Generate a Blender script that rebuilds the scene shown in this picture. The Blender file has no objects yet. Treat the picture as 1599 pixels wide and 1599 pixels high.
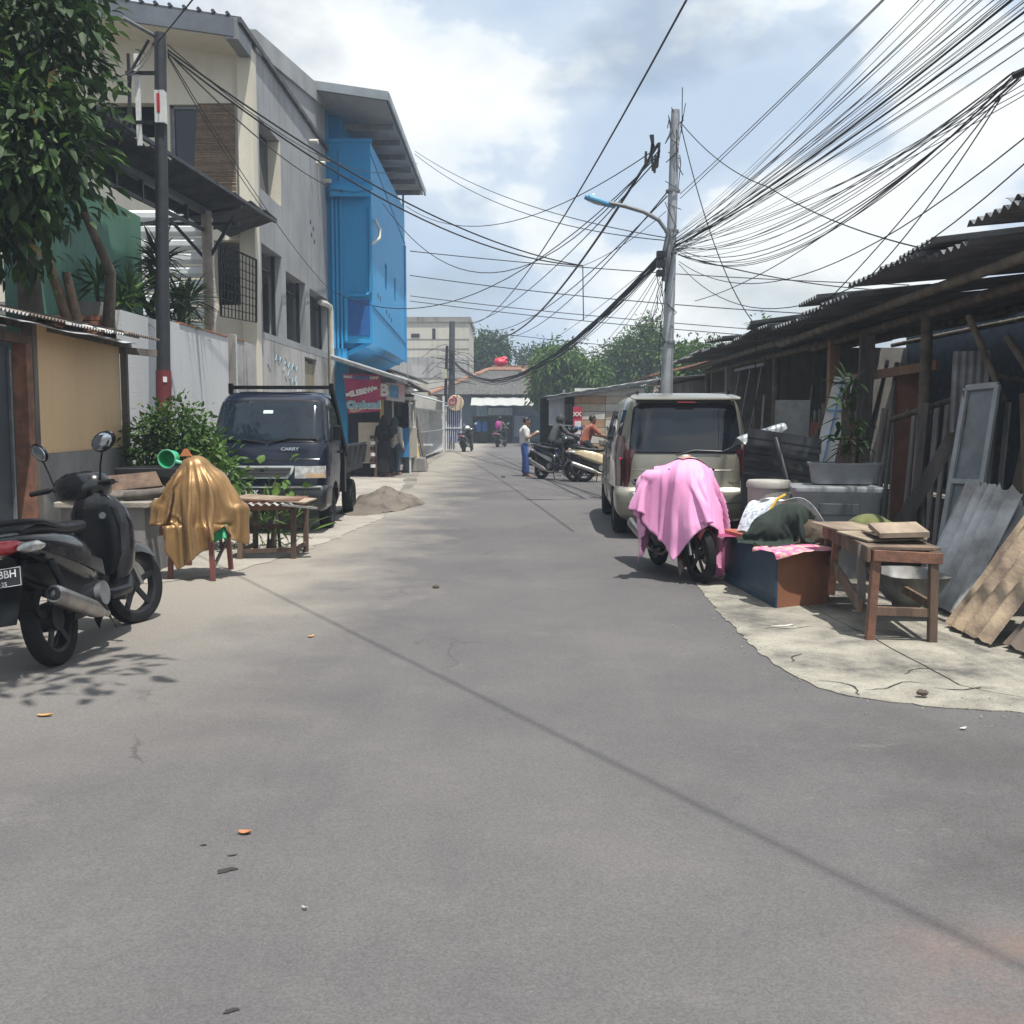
import bpy, bmesh, math, random
import numpy as np
from mathutils import Vector, Matrix, Euler

SC = bpy.context.scene
COL = SC.collection
R = math.radians
random.seed(7)
RNG = np.random.default_rng(7)

# ---------------------------------------------------------------- camera
F = 1600.0
PITCH = math.atan((799.5 - 655.0) / F)
CAMZ = 1.5
cam_d = bpy.data.cameras.new('camera')
cam_d.sensor_width = 36.0
cam_d.lens = 36.0 * F / 1599.0
cam_d.clip_start = 0.05
cam_d.clip_end = 2000
cam = bpy.data.objects.new('camera', cam_d)
COL.objects.link(cam)
cam.location = (0, 0, CAMZ)
cam.rotation_euler = (math.pi / 2 - PITCH, 0, 0)
SC.camera = cam

# ---------------------------------------------------------------- sky, sun, exposure
SUN = Vector((0.175, -0.25, 0.95)).normalized()      # direction towards the sun
ELEV = math.asin(SUN.z)
AZ = math.atan2(SUN.x, SUN.y)                       # clockwise from +Y
w = bpy.data.worlds.new('World')
SC.world = w
w.use_nodes = True
nt = w.node_tree
nt.nodes.clear()
def wn(t, **k):
    n = nt.nodes.new(t)
    for a, b in k.items():
        setattr(n, a, b)
    return n
def wl(a, b):
    nt.links.new(a, b)
sky = wn('ShaderNodeTexSky', sky_type='NISHITA', sun_disc=False)
sky.sun_elevation = ELEV
sky.sun_rotation = AZ
sky.air_density = 1.2
sky.dust_density = 3.0
sky.ozone_density = 1.0
tc = wn('ShaderNodeTexCoord')
sep = wn('ShaderNodeSeparateXYZ')
wl(tc.outputs['Generated'], sep.inputs[0])
cmb = wn('ShaderNodeVectorMath', operation='MULTIPLY')
wl(tc.outputs['Generated'], cmb.inputs[0]); cmb.inputs[1].default_value = (1.0, 1.0, 1.75)
def wnoise(scale, det, rough, off, dist=0.0):
    mp = wn('ShaderNodeMapping'); mp.inputs['Location'].default_value = off
    wl(cmb.outputs[0], mp.inputs[0])
    n = wn('ShaderNodeTexNoise'); n.inputs['Scale'].default_value = scale
    n.inputs['Detail'].default_value = det; n.inputs['Roughness'].default_value = rough
    n.inputs['Distortion'].default_value = dist
    wl(mp.outputs[0], n.inputs['Vector'])
    return n
def wramp(src, stops):
    r = wn('ShaderNodeValToRGB')
    els = r.color_ramp.elements
    while len(els) < len(stops):
        els.new(0.5)
    for e, (p, c) in zip(els, stops):
        e.position = p
        e.color = (*c, 1) if len(c) == 3 else c
    wl(src, r.inputs[0])
    return r
cov = wnoise(3.0, 10, 0.50, (3.1, 1.7, 0.4), 0.05)
mask = wramp(cov.outputs['Fac'], [(0.42, (0.55,) * 3), (0.50, (1.0,) * 3)])
shade = wnoise(3.6, 10, 0.52, (7.3, 2.2, 1.9), 0.05)
ccol = wramp(shade.outputs['Fac'], [(0.40, (4.7, 5.8, 7.2)), (0.485, (5.7, 6.6, 7.7)), (0.515, (7.4, 8.0, 8.4)), (0.58, (8.6, 8.85, 8.8))])
mix = wn('ShaderNodeMixRGB'); mix.blend_type = 'MIX'
wl(mask.outputs[0], mix.inputs[0]); wl(sky.outputs[0], mix.inputs[1]); wl(ccol.outputs[0], mix.inputs[2])
bg = wn('ShaderNodeBackground'); bg.inputs['Strength'].default_value = 0.09
wl(mix.outputs[0], bg.inputs[0])
wo = wn('ShaderNodeOutputWorld'); wl(bg.outputs[0], wo.inputs[0])

sun_d = bpy.data.lights.new('sun', 'SUN')
sun_d.energy = 4.6
sun_d.angle = R(0.55)
sun_d.color = (1.0, 0.955, 0.88)
sun = bpy.data.objects.new('sun', sun_d)
COL.objects.link(sun)
sun.rotation_euler = SUN.to_track_quat('Z', 'Y').to_euler()
sun.location = SUN * 60

vs = SC.view_settings
vs.view_transform = 'Standard'
vs.look = 'None'
vs.exposure = 0.42
vs.gamma = 1.0
vs.use_curve_mapping = False
SC.render.engine = 'CYCLES'
cy = SC.cycles
cy.use_denoising = True
cy.max_bounces = 6
cy.diffuse_bounces = 3
cy.glossy_bounces = 3
cy.transmission_bounces = 4
cy.transparent_max_bounces = 6
cy.volume_bounces = 0
cy.volume_step_rate = 1.0
cy.caustics_reflective = False
cy.caustics_refractive = False

# ---------------------------------------------------------------- pixel helpers (photo pixels, 1599 wide)
CP, SP = math.cos(PITCH), math.sin(PITCH)
def ray(px, py):
    a = (px - 799.5) / F
    b = (799.5 - py) / F
    return Vector((a, CP + b * SP, -SP + b * CP))
def at(px, py, Y):
    d = ray(px, py)
    t = Y / d.y
    return Vector((d.x * t, Y, CAMZ + d.z * t))
def gp(px, py, z=0.0):
    d = ray(px, py)
    t = (z - CAMZ) / d.z
    return Vector((d.x * t, d.y * t, z))

# ---------------------------------------------------------------- materials
MATS = {}
def newmat(name):
    m = bpy.data.materials.new(name)
    m.use_nodes = True
    MATS[name] = m
    n = m.node_tree.nodes
    return m, n, m.node_tree.links, n['Principled BSDF']
def M(name, col, rough=0.6, metal=0.0, var=0.25, scale=5.0, col2=None, bump=0.0, bscale=60.0, rnd=0.0,
      spec=0.5, stretch=(1, 1, 1), coat=0.0, detail=5.0, lo=0.38, hi=0.66, trans=0.0, fine=0.0, rvar=0.12):
    if name in MATS:
        return MATS[name]
    m, n, l, b = newmat(name)
    col = tuple(col)
    if col2 is None:
        col2 = tuple(c * (1 - var) for c in col)
    tcn = n.new('ShaderNodeTexCoord')
    mp = n.new('ShaderNodeMapping'); mp.inputs['Scale'].default_value = stretch
    l.new(tcn.outputs['Object'], mp.inputs[0])
    oi = n.new('ShaderNodeObjectInfo')
    off = n.new('ShaderNodeVectorMath'); off.operation = 'ADD'
    sc = n.new('ShaderNodeVectorMath'); sc.operation = 'SCALE'; sc.inputs['Scale'].default_value = 37.0
    cx = n.new('ShaderNodeCombineXYZ')
    for i in range(3):
        l.new(oi.outputs['Random'], cx.inputs[i])
    l.new(cx.outputs[0], sc.inputs[0])
    l.new(mp.outputs[0], off.inputs[0]); l.new(sc.outputs[0], off.inputs[1])
    no = n.new('ShaderNodeTexNoise'); no.inputs['Scale'].default_value = scale
    no.inputs['Detail'].default_value = detail; no.inputs['Roughness'].default_value = 0.6
    l.new(off.outputs[0], no.inputs['Vector'])
    rp = n.new('ShaderNodeValToRGB')
    rp.color_ramp.elements[0].position = lo; rp.color_ramp.elements[1].position = hi
    rp.color_ramp.elements[0].color = (*col2, 1); rp.color_ramp.elements[1].color = (*col, 1)
    l.new(no.outputs['Fac'], rp.inputs[0])
    out = rp.outputs[0]
    if fine > 0:
        n2 = n.new('ShaderNodeTexNoise'); n2.inputs['Scale'].default_value = bscale
        n2.inputs['Detail'].default_value = 2
        l.new(mp.outputs[0], n2.inputs['Vector'])
        mr = n.new('ShaderNodeMapRange'); mr.inputs[1].default_value = 0.3; mr.inputs[2].default_value = 0.7
        mr.inputs[3].default_value = 1 - fine; mr.inputs[4].default_value = 1 + fine
        l.new(n2.outputs['Fac'], mr.inputs[0])
        hs = n.new('ShaderNodeHueSaturation'); l.new(mr.outputs[0], hs.inputs['Value']); l.new(out, hs.inputs['Color'])
        out = hs.outputs[0]
    if rnd > 0:
        hs = n.new('ShaderNodeHueSaturation')
        mr = n.new('ShaderNodeMapRange'); mr.inputs[3].default_value = 1 - rnd; mr.inputs[4].default_value = 1 + rnd
        l.new(oi.outputs['Random'], mr.inputs[0]); l.new(mr.outputs[0], hs.inputs['Value'])
        l.new(out, hs.inputs['Color'])
        out = hs.outputs[0]
    l.new(out, b.inputs['Base Color'])
    b.inputs['Metallic'].default_value = metal
    b.inputs['Specular IOR Level'].default_value = spec
    b.inputs['Coat Weight'].default_value = coat
    b.inputs['Coat Roughness'].default_value = 0.08
    mr = n.new('ShaderNodeMapRange'); mr.inputs[3].default_value = min(1, rough + rvar); mr.inputs[4].default_value = max(0.02, rough - rvar * 0.5)
    l.new(no.outputs['Fac'], mr.inputs[0]); l.new(mr.outputs[0], b.inputs['Roughness'])
    if bump > 0:
        n3 = n.new('ShaderNodeTexNoise'); n3.inputs['Scale'].default_value = bscale; n3.inputs['Detail'].default_value = 4
        l.new(mp.outputs[0], n3.inputs['Vector'])
        bp = n.new('ShaderNodeBump'); bp.inputs['Strength'].default_value = bump; bp.inputs['Distance'].default_value = 0.02
        l.new(n3.outputs['Fac'], bp.inputs['Height']); l.new(bp.outputs[0], b.inputs['Normal'])
    if trans > 0:
        tr = n.new('ShaderNodeBsdfTranslucent'); l.new(out, tr.inputs[0])
        mx = n.new('ShaderNodeMixShader'); mx.inputs[0].default_value = trans
        o = n['Material Output']
        l.new(b.outputs[0], mx.inputs[1]); l.new(tr.outputs[0], mx.inputs[2]); l.new(mx.outputs[0], o.inputs[0])
    return m
def glassmat(name, tint=(0.02, 0.03, 0.04), alpha=0.35, rough=0.03):
    m, n, l, b = newmat(name)
    b.inputs['Base Color'].default_value = (*tint, 1)
    b.inputs['Roughness'].default_value = rough
    b.inputs['Specular IOR Level'].default_value = 0.6
    tr = n.new('ShaderNodeBsdfTransparent'); tr.inputs[0].default_value = (0.6, 0.68, 0.7, 1)
    mx = n.new('ShaderNodeMixShader'); mx.inputs[0].default_value = 1 - alpha
    l.new(tr.outputs[0], mx.inputs[1]); l.new(b.outputs[0], mx.inputs[2])
    l.new(mx.outputs[0], n['Material Output'].inputs[0])
    return m

# ---------------------------------------------------------------- objects
def tag(o, label=None, cat=None, group=None, kind=None):
    if label: o['label'] = label
    if cat: o['category'] = cat
    if group: o['group'] = group
    if kind: o['kind'] = kind
    return o
def thing(name, label, cat, loc=(0, 0, 0), rz=0.0, group=None):
    o = bpy.data.objects.new(name, None)
    o.empty_display_size = 0.2
    COL.objects.link(o)
    o.location = loc
    o.rotation_euler = (0, 0, rz)
    return tag(o, label, cat, group)
def link(name, me, mat=None, parent=None):
    o = bpy.data.objects.new(name, me)
    COL.objects.link(o)
    if mat is not None and not me.materials:
        me.materials.append(mat)
    if parent is not None:
        o.parent = parent
    return o
def ringpts(c, u, v, r, seg, ph=0.0):
    return [c + u * (math.cos(ph + 2 * math.pi * i / seg) * r) + v * (math.sin(ph + 2 * math.pi * i / seg) * r) for i in range(seg)]
def frame(d):
    d = d.normalized()
    a = Vector((0, 0, 1)) if abs(d.z) < 0.9 else Vector((0, 1, 0))
    u = d.cross(a).normalized()
    return u, u.cross(d).normalized()
class MB:
    def __init__(s):
        s.v = []; s.f = []
    def add(s, vs, fs):
        b = len(s.v)
        s.v += [Vector(p) for p in vs]
        s.f += [tuple(b + i for i in f) for f in fs]
        return s
    def box(s, c, size, rot=None, taper=1.0):
        hx, hy, hz = size[0] / 2, size[1] / 2, size[2] / 2
        c = Vector(c)
        ps = []
        for z in (-hz, hz):
            t = taper if z > 0 else 1.0
            for x, y in ((-hx, -hy), (hx, -hy), (hx, hy), (-hx, hy)):
                p = Vector((x * t, y * t, z))
                if rot is not None:
                    p.rotate(rot)
                ps.append(c + p)
        return s.add(ps, [(3, 2, 1, 0), (4, 5, 6, 7), (0, 1, 5, 4), (1, 2, 6, 5), (2, 3, 7, 6), (3, 0, 4, 7)])
    def bx(s, x0, x1, y0, y1, z0, z1):
        return s.box(((x0 + x1) / 2, (y0 + y1) / 2, (z0 + z1) / 2), (abs(x1 - x0), abs(y1 - y0), abs(z1 - z0)))
    def beam(s, p0, p1, w_, h_, up=None):
        p0, p1 = Vector(p0), Vector(p1)
        d = (p1 - p0).normalized()
        a = Vector(up) if up else (Vector((0, 0, 1)) if abs(d.z) < 0.95 else Vector((0, 1, 0)))
        u = d.cross(a).normalized(); v = u.cross(d).normalized()
        ps = []
        for p in (p0, p1):
            ps += [p - u * w_ / 2 - v * h_ / 2, p + u * w_ / 2 - v * h_ / 2, p + u * w_ / 2 + v * h_ / 2, p - u * w_ / 2 + v * h_ / 2]
        return s.add(ps, [(0, 1, 2, 3), (7, 6, 5, 4), (4, 5, 1, 0), (5, 6, 2, 1), (6, 7, 3, 2), (7, 4, 0, 3)])
    def tube(s, pts, r, seg=8, cap=True):
        pts = [Vector(p) for p in pts]
        n = len(pts)
        rs = r if isinstance(r, (list, tuple)) else [r] * n
        b = len(s.v)
        u = None
        for i, p in enumerate(pts):
            d = (pts[min(i + 1, n - 1)] - pts[max(i - 1, 0)])
            if d.length < 1e-9:
                d = Vector((0, 0, 1))
            d.normalize()
            if u is None:
                u, v = frame(d)
            else:
                u = (u - d * u.dot(d))
                if u.length < 1e-6:
                    u, v = frame(d)
                u.normalize()
                v = d.cross(u).normalized()
            if i == 0:
                v = d.cross(u).normalized()
            s.v += ringpts(p, u, v, rs[i], seg)
        for i in range(n - 1):
            for j in range(seg):
                a = b + i * seg + j; c = b + i * seg + (j + 1) % seg
                s.f.append((a, c, c + seg, a + seg))
        if cap:
            s.f.append(tuple(b + j for j in range(seg))[::-1])
            s.f.append(tuple(b + (n - 1) * seg + j for j in range(seg)))
        return s
    def cyl(s, p0, p1, r0, r1=None, seg=12):
        return s.tube([p0, p1], [r0, r0 if r1 is None else r1], seg)
    def lathe(s, prof, c=(0, 0, 0), axis=(0, 0, 1), seg=20, close=False):
        """prof: list of (radius, along axis)"""
        c = Vector(c); d = Vector(axis).normalized(); u, v = frame(d)
        b = len(s.v); n = len(prof)
        for r, h in prof:
            s.v += ringpts(c + d * h, u, v, max(r, 1e-4), seg)
        for i in range(n if close else n - 1):
            i2 = (i + 1) % n
            for j in range(seg):
                j2 = (j + 1) % seg
                s.f.append((b + i * seg + j, b + i * seg + j2, b + i2 * seg + j2, b + i2 * seg + j))
        return s
    def loft(s, rings, cap=True):
        n = len(rings); k = len(rings[0]); b = len(s.v)
        for r_ in rings:
            s.v += [Vector(p) for p in r_]
        for i in range(n - 1):
            for j in range(k):
                j2 = (j + 1) % k
                s.f.append((b + i * k + j, b + i * k + j2, b + (i + 1) * k + j2, b + (i + 1) * k + j))
        if cap:
            s.f.append(tuple(b + j for j in range(k))[::-1])
            s.f.append(tuple(b + (n - 1) * k + j for j in range(k)))
        return s
    def grid(s, fn, nu, nv):
        b = len(s.v)
        for i in range(nu + 1):
            for j in range(nv + 1):
                s.v.append(Vector(fn(i / nu, j / nv)))
        for i in range(nu):
            for j in range(nv):
                a = b + i * (nv + 1) + j
                s.f.append((a, a + nv + 1, a + nv + 2, a + 1))
        return s
    def sheet(s, fn, nu, nv, t=0.004):
        """closed thin sheet following fn(u,v)"""
        P = [[Vector(fn(i / nu, j / nv)) for j in range(nv + 1)] for i in range(nu + 1)]
        def nrm(i, j):
            a = P[min(i + 1, nu)][j] - P[max(i - 1, 0)][j]
            c = P[i][min(j + 1, nv)] - P[i][max(j - 1, 0)]
            q = a.cross(c)
            return q.normalized() if q.length > 1e-12 else Vector((0, 0, 1))
        b = len(s.v); W = nv + 1; N = (nu + 1) * W
        top = []; bot = []
        for i in range(nu + 1):
            for j in range(nv + 1):
                q = nrm(i, j) * (t / 2)
                top.append(P[i][j] + q); bot.append(P[i][j] - q)
        s.v += top + bot
        for i in range(nu):
            for j in range(nv):
                a = b + i * W + j
                s.f.append((a, a + W, a + W + 1, a + 1))
                s.f.append((a + N, a + N + 1, a + N + W + 1, a + N + W))
        for i in range(nu):
            for j, fl in ((0, 0), (nv, 1)):
                a = b + i * W + j; q = (a, a + N, a + N + W, a + W)
                s.f.append(q[::-1] if fl else q)
        for j in range(nv):
            for i, fl in ((0, 1), (nu, 0)):
                a = b + i * W + j; q = (a, a + N, a + N + 1, a + 1)
                s.f.append(q[::-1] if fl else q)
        return s
    def prism(s, poly, d):
        """extrude a planar polygon (3D points) along vector d"""
        d = Vector(d); n = len(poly); b = len(s.v)
        s.v += [Vector(p) for p in poly] + [Vector(p) + d for p in poly]
        s.f.append(tuple(b + i for i in range(n))[::-1])
        s.f.append(tuple(b + n + i for i in range(n)))
        for i in range(n):
            j = (i + 1) % n
            s.f.append((b + i, b + j, b + n + j, b + n + i))
        return s
    def ell(s, c, r, seg=14, rings=9, rot=None):
        c = Vector(c); rr = []
        b = len(s.v)
        for i in range(rings + 1):
            th = math.pi * i / rings
            for j in range(seg):
                ph = 2 * math.pi * j / seg
                p = Vector((r[0] * math.sin(th) * math.cos(ph), r[1] * math.sin(th) * math.sin(ph), r[2] * math.cos(th)))
                if rot is not None:
                    p.rotate(rot)
                s.v.append(c + p)
        for i in range(rings):
            for j in range(seg):
                j2 = (j + 1) % seg
                s.f.append((b + i * seg + j, b + (i + 1) * seg + j, b + (i + 1) * seg + j2, b + i * seg + j2))
        return s
    def mesh(s, name, smooth=None):
        me = bpy.data.meshes.new(name)
        me.from_pydata([tuple(p) for p in s.v], [], s.f)
        me.validate()
        if smooth is not None:
            me.shade_smooth()
            if smooth < 179:
                me.set_sharp_from_angle(angle=R(smooth))
        return me
    def build(s, name, mat, parent=None, smooth=None, world=False, bevel=0.0, sub=0, fix=False, solid=0.0):
        """world=True: vertices are world coordinates, moved into the parent's (or the object's own) frame"""
        org = Vector((0, 0, 0))
        inv = None
        if parent is not None and world:
            pm = Matrix.LocRotScale(parent.location, parent.rotation_euler, parent.scale)
            q = parent
            while q.parent is not None:
                q = q.parent
                pm = Matrix.LocRotScale(q.location, q.rotation_euler, q.scale) @ pm
            inv = pm.inverted()
            s.v = [inv @ p for p in s.v]
        elif parent is None:
            xs = [p.x for p in s.v]; ys = [p.y for p in s.v]; zs = [p.z for p in s.v]
            org = Vector(((min(xs) + max(xs)) / 2, (min(ys) + max(ys)) / 2, min(zs)))
            s.v = [p - org for p in s.v]
        me = s.mesh(name, smooth)
        if fix:
            bm = bmesh.new(); bm.from_mesh(me)
            bmesh.ops.remove_doubles(bm, verts=bm.verts, dist=1e-4)
            bmesh.ops.recalc_face_normals(bm, faces=bm.faces)
            bm.to_mesh(me); bm.free()
            if smooth is not None:
                me.shade_smooth()
                if smooth < 179:
                    me.set_sharp_from_angle(angle=R(smooth))
        o = link(name, me, mat, parent)
        o.location = org
        if bevel > 0:
            md = o.modifiers.new('bevel', 'BEVEL'); md.width = bevel; md.segments = 2; md.limit_method = 'ANGLE'; md.angle_limit = R(40)
        if solid:
            md = o.modifiers.new('solid', 'SOLIDIFY'); md.thickness = solid; md.offset = 0
        if sub:
            md = o.modifiers.new('sub', 'SUBSURF'); md.levels = sub; md.render_levels = sub
        return o
def copy_tree(o, parent=None):
    c = o.copy()
    COL.objects.link(c)
    c.parent = parent
    for ch in list(o.children):
        copy_tree(ch, c)
    return c
def superring(c, u, v, a, b, n=2.6, seg=16):
    out = []
    c = Vector(c); u = Vector(u); v = Vector(v)
    for i in range(seg):
        t = 2 * math.pi * (i + 0.5) / seg
        x, y = math.cos(t), math.sin(t)
        out.append(c + u * (a * math.copysign(abs(x) ** (2 / n), x)) + v * (b * math.copysign(abs(y) ** (2 / n), y)))
    return out
X3, Y3, Z3 = Vector((1, 0, 0)), Vector((0, 1, 0)), Vector((0, 0, 1))
def loft_y(secs, n=2.6, seg=16):
    """secs: (y, zc, half width, half height[, xc])"""
    return MB().loft([superring((s_[4] if len(s_) > 4 else 0, s_[0], s_[1]), X3, Z3, s_[2], s_[3], n, seg) for s_ in secs])
def loft_z(secs, n=2.6, seg=16):
    """secs: (z, yc, half width x, half depth y[, xc])"""
    return MB().loft([superring((s_[4] if len(s_) > 4 else 0, s_[1], s_[0]), X3, Y3, s_[2], s_[3], n, seg) for s_ in secs])
def text_mesh(txt, size, depth=0.004, bold=0.0, align='CENTER', shear=0.0, spacing=1.0):
    cu = bpy.data.curves.new('lettering', 'FONT')
    cu.body = txt; cu.size = size; cu.extrude = depth; cu.align_x = align; cu.align_y = 'CENTER'
    cu.shear = shear; cu.offset = bold; cu.space_character = spacing; cu.resolution_u = 3
    ob = bpy.data.objects.new('lettering', cu)
    COL.objects.link(ob)
    dg = bpy.context.evaluated_depsgraph_get()
    me = bpy.data.meshes.new_from_object(ob.evaluated_get(dg))
    bpy.data.objects.remove(ob); bpy.data.curves.remove(cu)
    return me
def text_on(name, txt, size, mat, parent, loc, rot=(math.pi / 2, 0, 0), sx=1.0, **k):
    me = text_mesh(txt, size, **k)
    me.materials.clear(); me.materials.append(mat)
    o = link(name, me, None, parent)
    o.location = loc; o.rotation_euler = rot; o.scale = (sx, 1, 1)
    return o
def corr(w_, l_, amp, pitch, t=0.003, bend=None, per=6):
    """corrugated sheet in local x (across the waves, width) and y (length), z up"""
    nu = max(4, int(round(w_ / pitch * per))); nv = 4
    def fn(u, v):
        x = (u - 0.5) * w_; y = (v - 0.5) * l_
        z = amp * math.sin(2 * math.pi * x / pitch)
        if bend:
            z += bend(u, v)
        return (x, y, z)
    return MB().sheet(fn, nu, nv, t)

# ---------------------------------------------------------------- cloth solver (verlet)
def collide(P, c):
    """push points out of one collider; returns the mask of points moved"""
    if c[0] == 's':
        d = P - np.array(c[1]); n = np.linalg.norm(d, axis=1) + 1e-9
        h = n < c[2]
        P[h] += d[h] * ((c[2] - n[h]) / n[h])[:, None]
    elif c[0] == 'c':
        a = np.array(c[1], float); ab = np.array(c[2], float) - a
        t = np.clip(((P - a) @ ab) / (ab @ ab), 0, 1)
        d = P - (a + t[:, None] * ab); n = np.linalg.norm(d, axis=1) + 1e-9
        h = n < c[3]
        P[h] += d[h] * ((c[3] - n[h]) / n[h])[:, None]
    else:
        cth, sth = math.cos(c[3]), math.sin(c[3])
        d = P - np.array(c[1])
        lx = d[:, 0] * cth + d[:, 1] * sth; ly = -d[:, 0] * sth + d[:, 1] * cth; lz = d[:, 2]
        hx, hy, hz = c[2]
        h = (abs(lx) < hx) & (abs(ly) < hy) & (abs(lz) < hz)
        if h.any():
            L3 = np.stack([lx[h], ly[h], lz[h]], 1)
            ax = np.stack([hx - abs(lx[h]), hy - abs(ly[h]), hz - lz[h]], 1).argmin(1)
            for q in range(3):
                s_ = ax == q
                L3[s_, q] = np.sign(L3[s_, q]) * (hx, hy)[q] if q < 2 else hz
            P[h] = np.array(c[1]) + np.stack([L3[:, 0] * cth - L3[:, 1] * sth, L3[:, 0] * sth + L3[:, 1] * cth, L3[:, 2]], 1)
    return h
def drape(pos, nx, ny, cols, rest=None, steps=220, iters=24, dt=0.016, floor=0.01, stiff_b=0.15, fric=0.85, damp=0.97):
    """verlet cloth; cols: ('s',c,r) ('c',a,b,r) ('b',c,h,rz)"""
    P = np.array(pos, float); Q = P.copy(); R0 = P if rest is None else np.array(rest, float)
    idx = np.arange(nx * ny).reshape(nx, ny)
    groups = []
    def grp(a, b, k):
        a, b = a.ravel(), b.ravel()
        groups.append((a, b, np.linalg.norm(R0[a] - R0[b], axis=1), k))
    for s0 in (0, 1):
        a = idx[s0:-1:2, :]; grp(a, idx[s0 + 1::2, :][:a.shape[0]], 1.0)
        a = idx[:, s0:-1:2]; grp(a, idx[:, s0 + 1::2][:, :a.shape[1]], 1.0)
        a = idx[s0:-1:2, :-1]; grp(a, idx[s0 + 1::2, 1:][:a.shape[0]], 0.35)
        a = idx[s0:-1:2, 1:]; grp(a, idx[s0 + 1::2, :-1][:a.shape[0]], 0.35)
    bgroups = len(groups)
    for s0 in (0, 1, 2, 3):
        a = idx[s0:-2:4, :]; grp(a, idx[s0 + 2::4, :][:a.shape[0]], stiff_b)
        a = idx[:, s0:-2:4]; grp(a, idx[:, s0 + 2::4][:, :a.shape[1]], stiff_b)
    g = np.array([0, 0, -9.8 * dt * dt])
    for st in range(steps):
        V = (P - Q) * damp
        vm = np.linalg.norm(V, axis=1)
        f = np.minimum(1.0, 0.02 / (vm + 1e-9)); V *= f[:, None]
        Q = P.copy()
        P = P + V + g
        touch = np.zeros(len(P), bool)
        for it in range(iters):
            for gi, (a, b, L, k) in enumerate(groups):
                if gi >= bgroups and it % 4:
                    continue
                d = P[b] - P[a]
                n = np.sqrt((d * d).sum(1)) + 1e-9
                m = d * ((n - L) / n * 0.5 * k)[:, None]
                P[a] += m; P[b] -= m
            if it % 4 == 3 or it == iters - 1:
                for c in cols:
                    touch |= collide(P, c)
        if touch.any():
            P[touch] -= (P[touch] - Q[touch]) * fric
            Q[touch] = P[touch] * 0.9 + Q[touch] * 0.1
            for c in cols:
                collide(P, c)
        lo = P[:, 2] < floor
        P[lo, 2] = floor
        Q[lo] += (P[lo] - Q[lo]) * 0.7
    return P
def upsample(P, nx, ny):
    G = P.reshape(nx, ny, 3)
    H = np.zeros((2 * nx - 1, ny, 3)); H[::2] = G; H[1::2] = (G[1:] + G[:-1]) / 2
    K = np.zeros((2 * nx - 1, 2 * ny - 1, 3)); K[:, ::2] = H; K[:, 1::2] = (H[:, 1:] + H[:, :-1]) / 2
    return K.reshape(-1, 3), 2 * nx - 1, 2 * ny - 1
def cloth_mb(P, nx, ny):
    m = MB(); m.v = [Vector(p) for p in P]
    for i in range(nx - 1):
        for j in range(ny - 1):
            a = i * ny + j
            m.f.append((a, a + ny, a + ny + 1, a + 1))
    return m

# ---------------------------------------------------------------- leaves
def leaf_mesh(name, pts, dirs, ups, length, width, mat, fold=0.15, droop=0.25, simple=False):
    """pts, dirs, ups: (n,3) arrays; one leaf per row"""
    n = len(pts)
    dirs = dirs / (np.linalg.norm(dirs, axis=1)[:, None] + 1e-9)
    side = np.cross(dirs, ups); side /= (np.linalg.norm(side, axis=1)[:, None] + 1e-9)
    up = np.cross(side, dirs)
    L = np.asarray(length).reshape(-1, 1) * np.ones((n, 1)); W = np.asarray(width).reshape(-1, 1) * np.ones((n, 1))
    if simple:
        tmpl = [(0, 0, 0), (0.5, 0.5, fold), (1, 0, -droop), (0.5, -0.5, fold)]
        faces = [(0, 1, 2), (0, 2, 3)]
    else:
        tmpl = [(0, 0, 0), (0.35, 0, 0.0), (0.72, 0, -droop * 0.4), (1, 0, -droop), (0.35, 0.5, fold), (0.72, 0.36, fold * 0.7 - droop * 0.4), (0.35, -0.5, fold), (0.72, -0.36, fold * 0.7 - droop * 0.4)]
        faces = [(0, 1, 4), (1, 2, 5, 4), (2, 3, 5), (0, 6, 1), (1, 6, 7, 2), (2, 7, 3)]
    k = len(tmpl)
    V = np.zeros((n, k, 3))
    for i, (a, b, c) in enumerate(tmpl):
        V[:, i] = pts + dirs * (L * a) + side * (W * b) + up * (W * c if i else 0) - np.array([0, 0, 1]) * (L * droop * a * a * 0.3)
    me = bpy.data.meshes.new(name)
    vs_ = V.reshape(-1, 3)
    loops = []; starts = []; tot = []
    base = (np.arange(n) * k)[:, None]
    fl = []
    for f in faces:
        fl.append(base + np.array(f)[None, :])
    me.vertices.add(len(vs_)); me.vertices.foreach_set('co', vs_.ravel())
    ls = np.concatenate([x.ravel() for x in fl]); sizes = np.concatenate([np.full(n, len(f)) for f in faces])
    st = np.concatenate([[0], np.cumsum(sizes)[:-1]])
    me.loops.add(len(ls)); me.loops.foreach_set('vertex_index', ls.astype(np.int32))
    me.polygons.add(len(sizes)); me.polygons.foreach_set('loop_start', st.astype(np.int32))
    me.update(calc_edges=True)
    me.materials.append(mat)
    return me
def rand_dirs(n, rng=RNG):
    d = rng.normal(size=(n, 3))
    return d / np.linalg.norm(d, axis=1)[:, None]
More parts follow.
